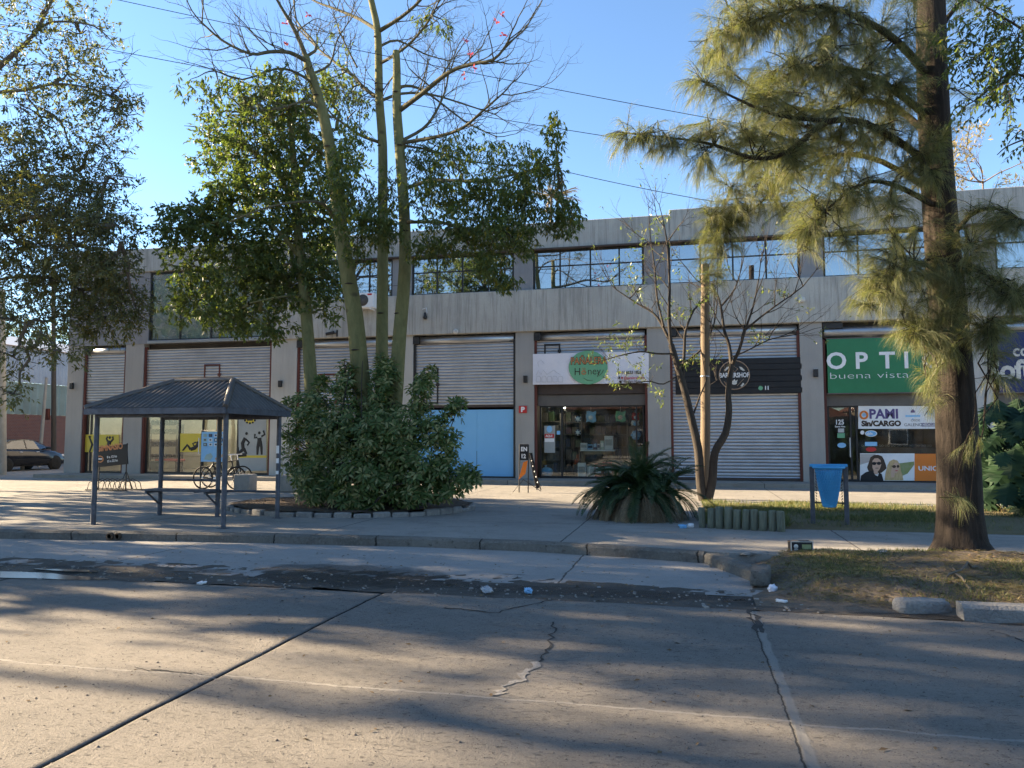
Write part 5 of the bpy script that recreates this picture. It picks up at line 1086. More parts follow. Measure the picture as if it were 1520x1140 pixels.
class Needles(Leaves):
    def strand(s, P, D, L, w, droop=.8, seg=3):
        n = len(P); D = nrm(D); side = nrm(np.cross(D, rvec(n))); p = P; d = D
        for k in range(seg):
            d2 = nrm(d + np.array([0, 0, -droop/seg])); q = p + d*(L/seg)[:, None]; wa, wb = (w*(1-.8*k/seg))[:, None], (w*(1-.8*(k+1)/seg))[:, None]
            s.V.append(np.stack([p - side*wa, q - side*wb, q + side*wb, p + side*wa], 1)); p, d = q, d2
        s.n += n
V3 = lambda v: np.array([v.x, v.y, v.z])
def wob(a, c, k=6, amp=.06, sag=0.):
    L = (c-a).length; P = [a.copy()]
    for i in range(1, k): t = i/k; P.append(a.lerp(c, t) + Vector((random.gauss(0, 1), random.gauss(0, 1), random.gauss(0, 1)))*amp*L*math.sin(math.pi*t)*.6 + Vector((0, 0, sag*L*4*t*(1-t))))
    return P + [c.copy()]
def taper(n, r0, r1): return [r0 + (r1-r0)*i/(n-1) for i in range(n)]
def grow(b, p, d, L, r, lvl, tips, spread=.75, up=.12, wobble=.25, kids=(2, 4), sides=5, shrink=.62, ends=None):
    n = 5; P = [p.copy()]; dd = d.normalized()
    for i in range(n):
        dd = (dd + Vector((random.gauss(0, wobble), random.gauss(0, wobble), random.gauss(0, wobble)+up))*.5).normalized(); P.append(P[-1] + dd*L/n)
    b.tube(P, taper(n+1, r, r*.5), sides if lvl > 0 else 3, False)
    if lvl <= 0: tips.append((P[-1], dd)); (ends is not None) and ends.append(P); return
    for k in range(random.randint(*kids)):
        i = random.randint(2, n); ax = dd.cross(Vector((random.gauss(0, 1), random.gauss(0, 1), random.gauss(0, 1)))).normalized()
        d2 = (P[i]-P[i-1]).normalized(); d2 = (Matrix.Rotation(random.uniform(.5, 1.2)*spread, 3, ax) @ d2)
        grow(b, P[i], d2, L*shrink*random.uniform(.75, 1.2), r*.5*(1-.07*i)+.001, lvl-1, tips, spread, up, wobble, kids, sides, shrink, ends)
    grow(b, P[-1], dd, L*shrink, r*.5, lvl-1, tips, spread, up, wobble, kids, sides, shrink, ends)
def pxl(pts, Y): # traced limb: (px, py, [dY]) -> points
    return [at(q[0], q[1], Y + (q[2] if len(q) > 2 else 0)) for q in pts]
def smooth(P, k=3):
    out = []
    for i in range(len(P)-1):
        p0, p1, p2, p3 = P[max(0, i-1)], P[i], P[i+1], P[min(len(P)-1, i+2)]
        for j in range(k):
            t = j/k; out.append(.5*((2*p1) + (p2-p0)*t + (2*p0-5*p1+4*p2-p3)*t*t + (3*p1-p0-3*p2+p3)*t**3))
    return out + [P[-1]]
def clump_leaves(lv, c, d, n, L, Wd, spread=.55, droop=.35, tw=.5):
    """n leaves along a twig from c in direction d"""
    t = rng.random(n); P = c + d*(t*tw)[:, None] + rng.normal(size=(n, 3))*.02
    D = nrm(d*.6 + rvec(n)*1.0*spread*1.6 + np.array([0, 0, -droop])); N = nrm(rvec(n)*.8 + np.array([0, 0, .8]))
    lv.add(P, D, N, L*rng.uniform(.6, 1.25, n), Wd*rng.uniform(.7, 1.2, n))
def crown(b, lv, blobs, anchors, L, Wd, per=11, tw=.35, droop=.3, leafn=None, twig=True, spread=.55):
    """blobs: (centre, (rx, ry, rz), clusters). branches run from the nearest limb point into each blob, leaves sit along twigs"""
    for c, (rx, ry, rz), n in blobs:
        a = min(anchors, key=lambda q: (q-c).length) if anchors else None
        if a is not None and twig: 
            P = wob(a, c, 6, .08, .03); b.tube(P, taper(7, .05, .018), 5, False)
        subs = []
        for k in range(max(4, n//14)):
            q = c + Vector((random.gauss(0, .45)*rx, random.gauss(0, .45)*ry, random.gauss(0, .45)*rz)); subs.append(q)
            if twig: P = wob(c, q, 4, .1, .05); b.tube(P, taper(5, .018, .007), 4, False)
        for k in range(n):
            v = Vector((random.gauss(0, 1), random.gauss(0, 1), random.gauss(0, 1))).normalized()*random.random()**.42
            q = c + Vector((v.x*rx, v.y*ry, v.z*rz)); s_ = min(subs, key=lambda z: (z-q).length)
            d = (q - s_); d = (d.normalized()*.7 + v*.5 + Vector((random.gauss(0, .3), random.gauss(0, .3), random.gauss(0, .2)))).normalized()
            if twig and k % 2 == 0: b.tube([s_.lerp(q, .3), q, q + d*tw], [.006, .004, .002], 3, False)
            clump_leaves(lv, V3(q), V3(d), per, L, Wd, spread, droop, tw)
def pblobs(rows, Y):  # (px, py, rx px, ry px, dY, depth radius m, clusters)
    out = []
    for px, py, rx, ry, dY, rd, n in rows:
        k = mpp(px, py, Y+dY); out.append((at(px, py, Y+dY), (rx*k, rd, ry*k), n))
    return out

def bark(name, c1, c2, sc=8, st=(1, 1, .25), bs=.9, marks=None):
    m, nt, out = newmat(name); v = coords(nt, st); n1 = noise(nt, v, sc, 6, .7, .6); n2 = noise(nt, coords(nt), 3, 4); n3_ = noise(nt, coords(nt), 45, 3)
    c = mix(nt, ramp(nt, n1, .35, .65), c1, c2); c = mix(nt, mth(nt, 'MULTIPLY', ramp(nt, n2, .45, .7), .35), c, tuple(x*.55 for x in c1)); h = mth(nt, 'ADD', n1, mth(nt, 'MULTIPLY', n3_, .3))
    if marks:
        z = nd(nt, 'TexVoronoi', Vector=coords(nt, (1.2, 1.2, 1.9)), Scale=1.5).outputs[0]; c = mix(nt, ramp(nt, z, .07, .19, .8, 0), c, marks)
    finish(nt, out, c, .9, 0, h, bs, .03, .15); return m
M['twigbrown'] = surf('tan_twigs', (.20, .14, .10), (.14, .10, .075), 6, .9)
M['silkbark'] = bark('green_silk_floss_bark', (.175, .168, .078), (.115, .115, .053), 5, (2, 2, .7), .5, (.05, .045, .03))
M['limbbark'] = bark('olive_brown_bark', (.085, .078, .045), (.125, .115, .075), 8)
M['graybark'] = bark('grey_brown_bark', (.10, .085, .065), (.16, .14, .115), 8)
M['darkbark'] = bark('dark_furrowed_bark', (.015, .012, .010), (.050, .039, .031), 10, (1.3, 1.3, .16), 1.0)
M['bushbark'] = bark('dark_thin_bark', (.036, .030, .026), (.062, .052, .043), 10)
M['leaf_dark'] = leafmat('dark_glossy_leaf', (.070, .100, .036), (.120, .155, .055), .46, .5, (.16, .16, .025), .93)
M['leaf_silk'] = leafmat('silk_floss_leaf', (.080, .112, .042), (.130, .160, .064), .45, .45, (.24, .21, .04), .90)
M['leaf_left'] = leafmat('olive_leaf', (.088, .098, .052), (.150, .155, .078), .46, .55, (.15, .12, .035), .86)
M['leaf_far'] = leafmat('far_leaf', (.040, .065, .022), (.075, .10, .035), .35, .5)
M['leaf_shrub'] = leafmat('variegated_shrub_leaf', (.058, .100, .022), (.105, .145, .040), .34, .55, (.26, .26, .11), .70)
M['needle'] = leafmat('sheoak_needle', (.105, .122, .058), (.185, .185, .085), .42, .55, (.24, .20, .10), .9)
M['cycad'] = leafmat('cycad_leaf', (.026, .050, .018), (.048, .078, .026), .22, .45)
M['deadfrond'] = leafmat('dead_frond', (.27, .21, .13), (.15, .11, .065), .2, .8)
M['bigleaf'] = leafmat('large_glossy_leaf', (.010, .028, .012), (.020, .045, .018), .10, .6, spec=.2)
M['flower'] = leafmat('pink_flower', (.45, .05, .10), (.55, .10, .16), .3, .5)
M['straw'] = leafmat('straw_blade', (.30, .23, .12), (.20, .17, .08), .3, .8)
M['grass'] = leafmat('grass_blade', (.07, .095, .028), (.12, .13, .045), .3, .6, (.24, .19, .09), .8)
M['litter'] = leafmat('fallen_leaf', (.20, .13, .065), (.11, .07, .035), .1, .85)

# ---------------- silk floss tree: three green trunks, bare crown, leafy lower branches
YS = 15.0
t = thing('silk_floss_tree', 'tall silk floss tree with three green trunks and a bare branching top', 'tree', (at(560, 735, YS).x, YS, PZ))
b = MB(); lv = Leaves(); fl = Leaves()
def limb(pts, r, Y=YS, sides=12, k=3, bb=None):
    P = smooth(pxl(pts, Y), k); (bb or b).tube(P, [r[0]+(r[1]-r[0])*(i/(len(P)-1))**(r[2] if len(r) > 2 else 1) for i in range(len(P))], sides); return P
base = at(562, 742, YS)
L1 = limb([(560, 760, .0), (550, 680, -.1), (541, 610, -.2), (534, 545, -.3), (527, 470, -.4), (515, 400, -.5), (504, 330, -.6), (494, 246, -.7), (481, 175, -.8), (469, 133, -.8), (460, 105, -.8), (454, 84, -.8)], (.255, .074, .8))
L2 = limb([(563, 760, .1), (564, 680, .15), (566, 600, .25), (567, 500, .3), (568, 400, .4), (568, 316, .45), (568, 218, .5), (563, 147, .5), (562, 88, .5), (560, 42, .5), (551, 0, .5), (541, -55, .5)], (.17, .062, .8))
L3 = limb([(568, 760, 0), (577, 680, -.05), (586, 600, -.1), (593, 500, -.1), (601, 400, -.1), (600, 316, -.1), (593, 218, -.1), (589, 158, -.1), (589, 105, -.1), (588, 76, -.1)], (.195, .074, .8))
limbs = [
 ([(454, 84, -.8), (440, 50, -.9), (420, 15, -1.0), (400, -20, -1.2)], .07), ([(457, 92, -.8), (430, 78, -1.2), (400, 77, -1.6), (372, 80, -2), (330, 60, -2.2), (300, 34, -2.3)], .06), ([(454, 84, -.8), (470, 68, -.6), (440, 30, 0), (437, -20, .3)], .045),
 ([(466, 125, -.8), (440, 108, -1.1), (410, 102, -1.4), (360, 118, -1.7), (320, 105, -1.9)], .04), ([(478, 165, -.8), (462, 152, -1.0), (444, 152, -1.2), (420, 160, -1.3)], .055), ([(462, 110, -.8), (490, 95, -.4), (500, 60, 0), (520, 30, .2)], .035),
 ([(504, 335, -.6), (480, 303, -1.2), (440, 300, -1.7), (390, 310, -2.0), (340, 330, -2.2)], .05),
 ([(563, 46, .5), (596, 25, .3), (626, -2, 0), (650, -40, -.2)], .06), ([(559, 44, .5), (533, 28, .8), (500, 14, 1.1), (468, 2, 1.4), (430, -20, 1.7)], .055),
 ([(562, 95, .5), (582, 84, .3), (610, 63, 0), (635, 33, -.2), (650, 5, -.4)], .05), ([(563, 147, .5), (541, 131, .8), (523, 112, 1.0), (498, 93, 1.2), (470, 70, 1.5), (439, 39, 1.9)], .06),
 ([(565, 150, .5), (596, 139, .9), (639, 140, 1.3), (690, 155, 1.8), (735, 170, 2.1)], .045), ([(566, 212, .5), (540, 203, .2), (516, 188, -.1), (491, 168, -.4), (470, 140, -.6)], .05), ([(562, 70, .5), (590, 60, 1), (630, 80, 1.6), (665, 90, 2)], .04),
 ([(594, 163, -.1), (625, 140, -.4), (667, 107, -.7), (698, 96, -.9), (733, 88, -1.1), (752, 66, -1.2)], .07), ([(596, 209, -.1), (628, 191, .2), (646, 168, .4), (660, 137, .6), (666, 110, .7)], .05), ([(598, 212, -.1), (653, 202, -.5), (688, 189, -.8), (716, 165, -1.0), (745, 140, -1.2)], .055),
 ([(598, 216, -.1), (640, 223, .3), (690, 238, .7), (740, 245, 1.0)], .035), ([(601, 280, -.1), (640, 268, -.4), (674, 268, -.7), (723, 268, -1.0), (800, 249, -1.4), (835, 240, -1.5)], .055), ([(590, 105, -.1), (575, 125, .3), (565, 140, .5)], .03),
 ([(589, 130, -.1), (612, 128, .3), (640, 142, .6), (690, 180, .8), (730, 200, 1)], .045), ([(530, 100, .9), (510, 60, 1.1), (495, 20, 1.2)], .03), ([(601, 330, -.1), (650, 330, -.9), (700, 340, -1.4), (750, 345, -1.6)], .05), ([(508, 350, -.6), (540, 330, -1.4), (575, 330, -1.6)], .035)]
b.mi = 2
for Lk, r0 in ((L1, .21), (L2, .15), (L3, .17)):
    for i in range(6, len(Lk)-3, 4):
        f = i/(len(Lk)-1); q = Lk[i]; rad = r0*(1-.50*f) + .012; d = (Lk[i+1]-Lk[i-1]).normalized(); u = d.orthogonal().normalized(); w = d.cross(u); a0 = random.uniform(3.6, 4.6)
        b.tube([q + (Vector((math.cos(a), math.sin(a), 0)))*rad for a in [a0 + k*.22 for k in range(6)]], [.004, .012, .018, .018, .012, .004], 5)
b.mi = 1; anch = []; tips = []
for pts, r in limbs:
    r *= .82; P = limb(pts, (r, r*.35), YS, 8, 3); anch += P[3:]
    if pts[0][1] < 290 and max(q[0] for q in pts) < 800:
        for i in range(2, len(P)):
            ax = Vector((random.gauss(0, 1), random.gauss(0, 1), random.gauss(0, 1))); d = ((P[i]-P[i-1]).normalized() + ax*.55 + Vector((0, 0, .25))).normalized()
            grow(b, P[i], d, random.uniform(.4, .95), max(.011, r*.30), 3 if i % 3 == 0 else 2, tips, .9, .10, .30, (1, 3), 4, .62)
        grow(b, P[-1], (P[-1]-P[-2]).normalized(), .7, r*.34, 2, tips, .9, .1, .3, (2, 3), 4, .62)
b2 = b
def palmate(lv, rows, n, L=.13, W_=.04, k=6):
    for c, (rx, ry, rz), m in rows:
        v = rvec(m)*(rng.random((m, 1))**.45); C = V3(c) + v*np.array([rx, ry, rz])
        for q in range(k):
            a = rng.uniform(0, 6.28, m); D = np.stack([np.cos(a), np.sin(a), -rng.uniform(.3, 1.3, m)], 1); N = nrm(np.stack([np.cos(a)*.6, np.sin(a)*.6, np.ones(m)], 1) + rvec(m)*.3)
            lv.add(C + rng.normal(size=(m, 3))*.03, D, N, L*rng.uniform(.7, 1.25, m), W_*rng.uniform(.7, 1.2, m))
sil = pblobs([(650, 295, 50, 32, -.6, .9, 221), (712, 290, 55, 34, -1.0, .9, 229), (690, 345, 75, 38, -1.2, 1.0, 357), (770, 300, 40, 45, -1.3, .8, 255), (805, 255, 38, 36, -1.4, .7, 161), (822, 195, 20, 36, -1.4, .4, 51), (835, 320, 34, 34, -1.4, .6, 195), (755, 350, 55, 35, -1.5, .9, 255), (725, 395, 26, 24, -1.5, .5, 76), (752, 418, 24, 16, -1.5, .4, 51), (640, 372, 45, 24, -1.2, .7, 127),
    (540, 330, 50, 35, -1.6, .6, 195), (515, 285, 36, 40, -1.5, .6, 127), (570, 345, 30, 26, -1.5, .5, 93), (660, 235, 55, 36, .5, .8, 170), (760, 240, 50, 34, .6, .7, 119), (620, 245, 35, 40, .5, .6, 110), (500, 250, 34, 46, -1.2, .5, 102), (525, 210, 30, 36, -.9, .5, 68), (575, 300, 36, 60, -.8, .5, 127), (530, 375, 24, 20, -1.2, .4, 51), (490, 120, 40, 30, .8, .8, 76), (520, 150, 40, 34, .9, .7, 76), (420, 120, 40, 25, -1.3, .7, 59), (300, 135, 45, 20, -2, .6, 42), (630, 30, 22, 16, 0, .4, 22), (660, 45, 12, 16, -.3, .3, 14), (500, 60, 30, 22, .8, .5, 14), (700, 230, 60, 40, -.8, .8, 119)], YS)
for c, rr, n in sil:
    a = min(anch, key=lambda q: (q-c).length)
    for k in range(max(2, n//30)): q = c + Vector((random.gauss(0, .5)*rr[0], random.gauss(0, .5)*rr[1], random.gauss(0, .5)*rr[2])); b2.tube(wob(a, q, 5, .09, .03), taper(6, .02, .006), 4, False)
palmate(lv, sil, 0); lv.build('crown', M['leaf_silk'], t); obj('trunk', b, [M['silkbark'], M['limbbark'], M['bushbark']], t)
fp = [at(x, y, YS-1.1) for x, y in ((457, 20), (424, 66), (744, 20), (746, 51), (698, 79), (703, 101), (735, 30), (690, 60), (690, 112), (425, 34))]
P = np.concatenate([np.repeat(V3(p)[None], 6, 0) for p in fp]); n = len(P); fl.add(P + rng.normal(size=P.shape)*.02, rvec(n), rvec(n), np.full(n, .085), np.full(n, .045)); fl.build('flowers', M['flower'], t)

# ---------------- dark evergreen tree left of it (slim trunk, dense crown)
YD = 15.9
t = thing('evergreen_tree', 'dense dark evergreen tree with a slim greenish trunk left of the silk floss tree', 'tree', (at(468, 740, YD).x, YD, PZ))
b = MB(); lv = Leaves()
T1 = limb([(470, 755), (465, 660), (462, 580), (457, 497), (450, 413), (444, 360), (440, 310), (436, 240), (430, 170)], (.19, .06, 1), YD); an = T1[4:]
for pts, r in (([(446, 385), (410, 340, -.4), (360, 320, -.7), (300, 335, -1), (255, 340, -1.1)], .06), ([(442, 330), (420, 270, .3), (370, 220, .6), (310, 190, .8)], .07), ([(438, 270), (470, 220, .2), (500, 190, .3)], .05), ([(449, 410), (410, 410, .5), (340, 420, .8), (280, 430, 1)], .05), ([(452, 440), (420, 440, -.5), (370, 450, -.8)], .04), ([(436, 240), (400, 170, -.4), (360, 140, -.6)], .05)): an += limb(pts, (r, .015), YD, 8)[2:]
bl = pblobs([(365, 170, 52, 32, 0, 1.2, 122), (325, 205, 33, 22, .5, .8, 54), (410, 150, 52, 30, 0, 1.1, 108), (450, 200, 44, 44, .3, 1.1, 122), (385, 235, 66, 36, 0, 1.3, 187), (320, 250, 26, 24, .4, .7, 43), (420, 290, 61, 40, 0, 1.3, 216), (345, 290, 39, 32, -.3, 1, 108), (295, 325, 35, 22, -.8, .8, 72), (245, 345, 17, 16, -1, .5, 21), (265, 335, 26, 20, -1, .6, 36), (345, 355, 61, 32, -.2, 1.2, 172), (430, 360, 52, 36, 0, 1.2, 165), (480, 330, 35, 40, .3, 1, 108), (290, 395, 39, 28, .3, .9, 93), (370, 415, 57, 32, 0, 1.1, 172), (290, 455, 39, 22, .3, .8, 79), (355, 470, 44, 19, 0, .8, 86), (430, 425, 44, 30, .2, 1, 122), (485, 420, 24, 32, .3, .6, 79), (400, 480, 26, 14, 0, .6, 39), (505, 250, 26, 48, .5, .8, 79), (480, 460, 17, 12, .2, .4, 21), (500, 130, 26, 20, .5, .6, 28)], YD)
crown(b, lv, bl, an, .145, .056, 15, .32, .32)
obj('trunk', b, M['silkbark'], t); lv.build('crown', M['leaf_dark'], t)

# ---------------- tree at the left edge, its trunk just outside the frame
YL = 14.2
t = thing('street_tree', 'large thin leaved tree hanging over the pavement at the left edge', 'tree', (at(-95, 770, YL).x, YL, PZ)); b = MB(); lv = Leaves()
T1 = limb([(-95, 780), (-98, 600), (-92, 420), (-80, 300), (-60, 200), (-40, 120), (-30, 20), (-30, -120), (-40, -260)], (.30, .10), YL); an = T1[8:]
for pts, r in (([(-60, 200), (-20, 120), (0, 98), (35, 67), (53, 46), (77, 0), (95, -70)], .09), ([(35, 67), (66, 37), (98, 32), (140, 39), (165, 60)], .035), ([(-70, 240), (-30, 150), (0, 137), (35, 134), (80, 125), (130, 130), (180, 150)], .06), ([(60, 160), (90, 180, .4), (103, 215, .5), (120, 250, .5)], .03), ([(-85, 330), (-20, 280), (60, 260), (130, 270), (200, 275)], .05), ([(-90, 420), (-20, 350), (60, 320, -.3), (140, 330, -.4), (180, 360, -.4)], .06), ([(-92, 460), (-20, 420, .5), (60, 410, .6), (120, 430, .7)], .05), ([(-90, 480), (-30, 470, -.6), (40, 480, -.8), (90, 520, -.9)], .04), ([(-60, 200), (-140, 100), (-240, 20)], .08), ([(-85, 330), (-180, 260), (-300, 240)], .07)): an += limb(pts, (r, .012), YL, 7)[2:]
bl = pblobs([(60, 20, 60, 45, 0, 1.0, 65), (120, 50, 50, 30, .2, .8, 51), (25, 95, 50, 40, 0, 1, 65), (100, 110, 60, 40, .2, 1, 84), (165, 140, 32, 28, 0, .7, 46), (170, 165, 28, 16, 0, .5, 42), (60, 175, 70, 40, 0, 1.1, 128), (145, 215, 40, 26, .2, .8, 48), (40, 240, 60, 36, 0, 1.1, 171), (110, 255, 45, 30, .3, .8, 91), (160, 262, 30, 22, .2, .6, 36), (20, 300, 55, 36, 0, 1.1, 260), (90, 310, 60, 34, -.3, 1, 229), (150, 305, 40, 22, .1, .7, 76), (165, 335, 32, 22, -.4, .6, 83), (30, 360, 70, 36, .3, 1.1, 275), (110, 365, 55, 30, -.3, .9, 183), (160, 395, 36, 28, -.3, .7, 114), (50, 415, 60, 30, .5, 1, 198), (120, 430, 55, 26, .6, .9, 168), (180, 440, 30, 34, .5, .6, 99), (25, 470, 50, 24, -.6, .9, 114), (150, 475, 50, 18, .6, .7, 114), (85, 520, 34, 18, -.9, .5, 45), (20, 530, 40, 26, -.8, .6, 45), (20, 585, 30, 22, -.8, .5, 18), (90, 470, 30, 20, 0, .5, 45), (205, 465, 14, 20, .5, .3, 27),
    (-80, 60, 110, 80, 0, 1.6, 149), (-90, 230, 110, 90, 0, 1.7, 244), (-180, 160, 110, 110, 0, 1.8, 220), (40, -70, 130, 60, 0, 1.6, 121), (-150, 340, 100, 60, 0, 1.5, 183), (-80, -140, 150, 80, 0, 1.8, 112)], YL)
crown(b, lv, bl, an, .125, .040, 13, .40, .40)
for k in range(26):
    p = at(random.uniform(120, 185), random.uniform(60, 330), YL+random.uniform(-.5, .6)); tp = []; grow(b, p, Vector((.8, 0, random.uniform(-.1, .5))), .5, .008, 1, tp, .8, .05, .3, (1, 3), 3)
obj('trunk', b, M['graybark'], t); lv.build('crown', M['leaf_left'], t)

# ---------------- she-oak with hanging needles on the verge
YC = 10.6
t = thing('sheoak_tree', 'tall she-oak with a thick dark trunk and hanging needle foliage on the verge', 'tree', (at(1428, 815, YC).x, YC, .2)); b = MB(); nl = Needles()
TP = smooth(pxl([(1428, 838), (1427, 805), (1425, 760), (1423, 700), (1419, 620), (1411, 500), (1402, 400), (1394, 300), (1388, 210), (1383, 100), (1382, 0), (1380, -120), (1376, -300)], YC), 4)
RR = [(0, .46), (.04, .39), (.09, .295), (.17, .26), (.3, .245), (.45, .22), (.6, .195), (.8, .18), (1, .12)]
def rr_(f):
    for (a, u), (c, v) in zip(RR, RR[1:]):
        if a <= f <= c: return u + (v-u)*(f-a)/(c-a)
    return RR[-1][1]
vs = []; n = 30; 
for i, p in enumerate(TP):
    f = i/(len(TP)-1); r = rr_(f); root = max(0, 1-f/.10)
    for k in range(n):
        a = 2*math.pi*k/n; q = r*(1 + .05*n3(math.cos(a)*2.2, math.sin(a)*2.2+p.z*.4, 1, 3) + .03*n3(math.cos(a)*7, math.sin(a)*7 + p.z*.5, 1, 8) + root*.30*max(0, math.sin(a*4+1))**2)
        vs.append(p + Vector((math.cos(a)*q, math.sin(a)*q, 0)))
b.add(vs, [(i*n+k, i*n+(k+1) % n, (i+1)*n+(k+1) % n, (i+1)*n+k) for i in range(len(TP)-1) for k in range(n)], True)
an = TP[int(len(TP)*.5):]
SB = [([(1383, 120), (1330, 60, -.5), (1260, 20, -.9), (1190, 10, -1.2), (1110, 35, -1.3)], .06), ([(1386, 180), (1320, 130, -.4), (1250, 100, -.7), (1170, 110, -1), (1130, 150, -1.1)], .055), ([(1388, 210), (1330, 160, .4), (1280, 150, .6), (1220, 165, .8), (1150, 150, .9), (1090, 110, 1), (1060, 75, 1.1)], .05),
      ([(1390, 250), (1300, 190, -.6), (1230, 180, -1), (1170, 225, -1.1), (1120, 235, -1.2), (1060, 215, -1.3), (1000, 205, -1.3), (930, 198, -1.3)], .05), ([(1392, 290), (1310, 240, .4), (1240, 230, .7), (1180, 260, .9), (1130, 300, 1), (1080, 340, 1.1)], .045), ([(1394, 310), (1340, 280, -.6), (1290, 270, -.8), (1240, 300, -.9), (1200, 340, -1)], .04), ([(1230, 180, -1), (1150, 170, -1.2), (1080, 140, -1.3), (1040, 120, -1.4)], .03),
      ([(1400, 370), (1440, 320, -.4), (1480, 310, -.6), (1520, 330, -.7)], .04), ([(1404, 420), (1370, 390, -.5), (1330, 400, -.6), (1300, 420, -.6)], .03), ([(1405, 430), (1440, 400, -.5), (1480, 420, -.6), (1510, 440, -.7)], .035), ([(1410, 500), (1385, 480, -.4), (1360, 490, -.5)], .02), ([(1412, 520), (1440, 480, -.3), (1475, 500, -.4)], .02), ([(1383, 60), (1420, 10, .4), (1470, -30, .6)], .05), ([(1383, 40), (1340, -20, .3), (1260, -60, .5)], .06), ([(1386, 200), (1370, 230, -.5), (1385, 260, -.6)], .02)]
LP = []
for pts, r in SB: P = limb(pts, (r, .006), YC, 7); an += P[3:]; LP += P[len(P)//3:] + P[-2:]*2
nb = pblobs([(1130, 215, 60, 50, .6, .6, 55), (1185, 200, 60, 60, -.6, .6, 68), (1245, 245, 60, 60, .3, .6, 59), (1090, 280, 40, 60, .8, .5, 41), (1150, 265, 50, 50, .2, .5, 46), (1060, 330, 26, 60, 1, .4, 31), (1200, 350, 26, 50, -.8, .4, 22), (1255, 350, 24, 60, -.8, .4, 22), (1420, 420, 34, 44, -.62, .25, 31), (1405, 470, 30, 40, -.6, .25, 27), (1360, 450, 40, 40, -.55, .4, 27), (1095, 30, 55, 38, -1.2, .6, 60), (1075, 60, 38, 35, -1.2, .5, 31), (1165, 20, 65, 45, -1.0, .7, 88), (1235, 45, 65, 55, -.9, .7, 104), (1310, 60, 55, 60, -.5, .7, 88), (1190, 100, 75, 42, -1.0, .7, 96), (1270, 125, 75, 48, -.7, .7, 112), (1335, 140, 42, 55, -.4, .6, 72), (1165, 160, 60, 34, -1.0, .6, 60), (1130, 120, 40, 26, .9, .5, 26), (1085, 95, 34, 24, 1, .4, 20), (1235, 200, 60, 40, -.8, .6, 60), (1300, 200, 55, 45, -.4, .6, 64), (1345, 235, 30, 40, -.3, .5, 35), (1175, 235, 45, 40, -1, .5, 39), (1120, 200, 55, 35, -1.2, .5, 47), (1060, 190, 45, 28, -1.3, .4, 33), (1000, 212, 42, 18, -1.3, .4, 20), (955, 203, 26, 12, -1.3, .3, 10), (1045, 240, 40, 22, -1.3, .4, 19), (1120, 265, 45, 35, 1, .5, 38), (1080, 310, 36, 40, 1, .5, 35), (1065, 365, 32, 40, 1, .5, 33), (1060, 410, 26, 26, 1, .4, 15), (1160, 300, 40, 36, .9, .5, 30), (1210, 290, 45, 45, -.9, .5, 33), (1265, 290, 45, 50, -.8, .5, 38), (1320, 300, 40, 50, -.6, .5, 35), (1345, 350, 36, 40, -.5, .5, 35), (1305, 375, 36, 36, -.6, .5, 28), (1335, 415, 45, 32, -.6, .5, 42), (1295, 445, 34, 22, -.6, .4, 21), (1385, 400, 32, 40, -.5, .4, 28), (1390, 215, 26, 40, -.55, .3, 20), (1388, 60, 22, 40, -.5, .3, 9), (1440, 370, 40, 45, -.5, .5, 36), (1480, 340, 40, 26, -.6, .5, 23), (1475, 420, 40, 40, -.6, .5, 35), (1510, 440, 30, 36, -.7, .4, 20), (1370, 500, 34, 30, -.5, .4, 31), (1400, 530, 28, 24, -.45, .3, 19), (1470, 490, 26, 40, -.45, .3, 23), (1483, 555, 18, 36, -.45, .25, 14), (1378, 560, 16, 26, -.45, .3, 14), (1382, 596, 12, 18, -.45, .2, 7), (1440, 660, 20, 16, -.40, .2, 4), (1430, 740, 16, 18, -.42, .15, 4), (1450, 150, 40, 40, .7, .4, 7), (1260, -50, 120, 50, .2, 1, 96), (1130, -40, 80, 40, -.8, .8, 64), (1440, -60, 80, 50, .5, .8, 39)], YC)
for c, (rx, ry, rz), m in nb:
    a = min(an, key=lambda q: (q-c).length); sub = []
    for k in range(max(2, m//7)):
        q = c + Vector((random.gauss(0, .5)*rx, random.gauss(0, .5)*ry, random.gauss(0, .45)*rz)); P = wob(a, q, 5, .07, .05); b.tube(P, taper(6, .012, .004), 4, False); sub += P[2:]
    for k in range(m):
        v = Vector((random.gauss(0, 1), random.gauss(0, 1), random.gauss(0, 1))).normalized()*random.random()**.5; q = c + Vector((v.x*rx, v.y*ry, v.z*rz)); s_ = min(sub, key=lambda z: (z-q).length)
        d = (q-s_); Lb = min(.5, d.length); d = (d.normalized() + v*.4).normalized() if Lb > .01 else v
        p0 = q - d*.25; b.tube([p0 + (s_-p0)*.5, p0, q], [.005, .004, .002], 3, False)
        n_ = 58; tt = rng.random(n_)**.8; Pn = V3(p0) + V3(d)*(tt*.32)[:, None] + rng.normal(size=(n_, 3))*.012
        Dn = nrm(V3(d)*.75 + rvec(n_)*.42 + np.array([0, 0, -.35])); nl.strand(Pn, Dn, rng.uniform(.12, .27, n_), rng.uniform(.0011, .0021, n_), 1.5, 3)
for q in LP:
    for k in range(5):
        d = Vector((random.gauss(-.3, .7), random.gauss(0, .5), random.gauss(-.1, .5))).normalized(); e = q + d*random.uniform(.15, .4); b.tube([q, q.lerp(e, .5) + Vector((0, 0, .03)), e], [.006, .004, .002], 3, False); n_ = 44; tt = rng.random(n_)
        nl.strand(V3(q) + (V3(e)-V3(q))*tt[:, None] + rng.normal(size=(n_, 3))*.01, nrm(V3(d)*.75 + rvec(n_)*.42 + np.array([0, 0, -.35])), rng.uniform(.12, .25, n_), rng.uniform(.0011, .0021, n_), 1.5, 3)
obj('trunk', b, M['darkbark'], t); nl.build('crown', M['needle'], t)

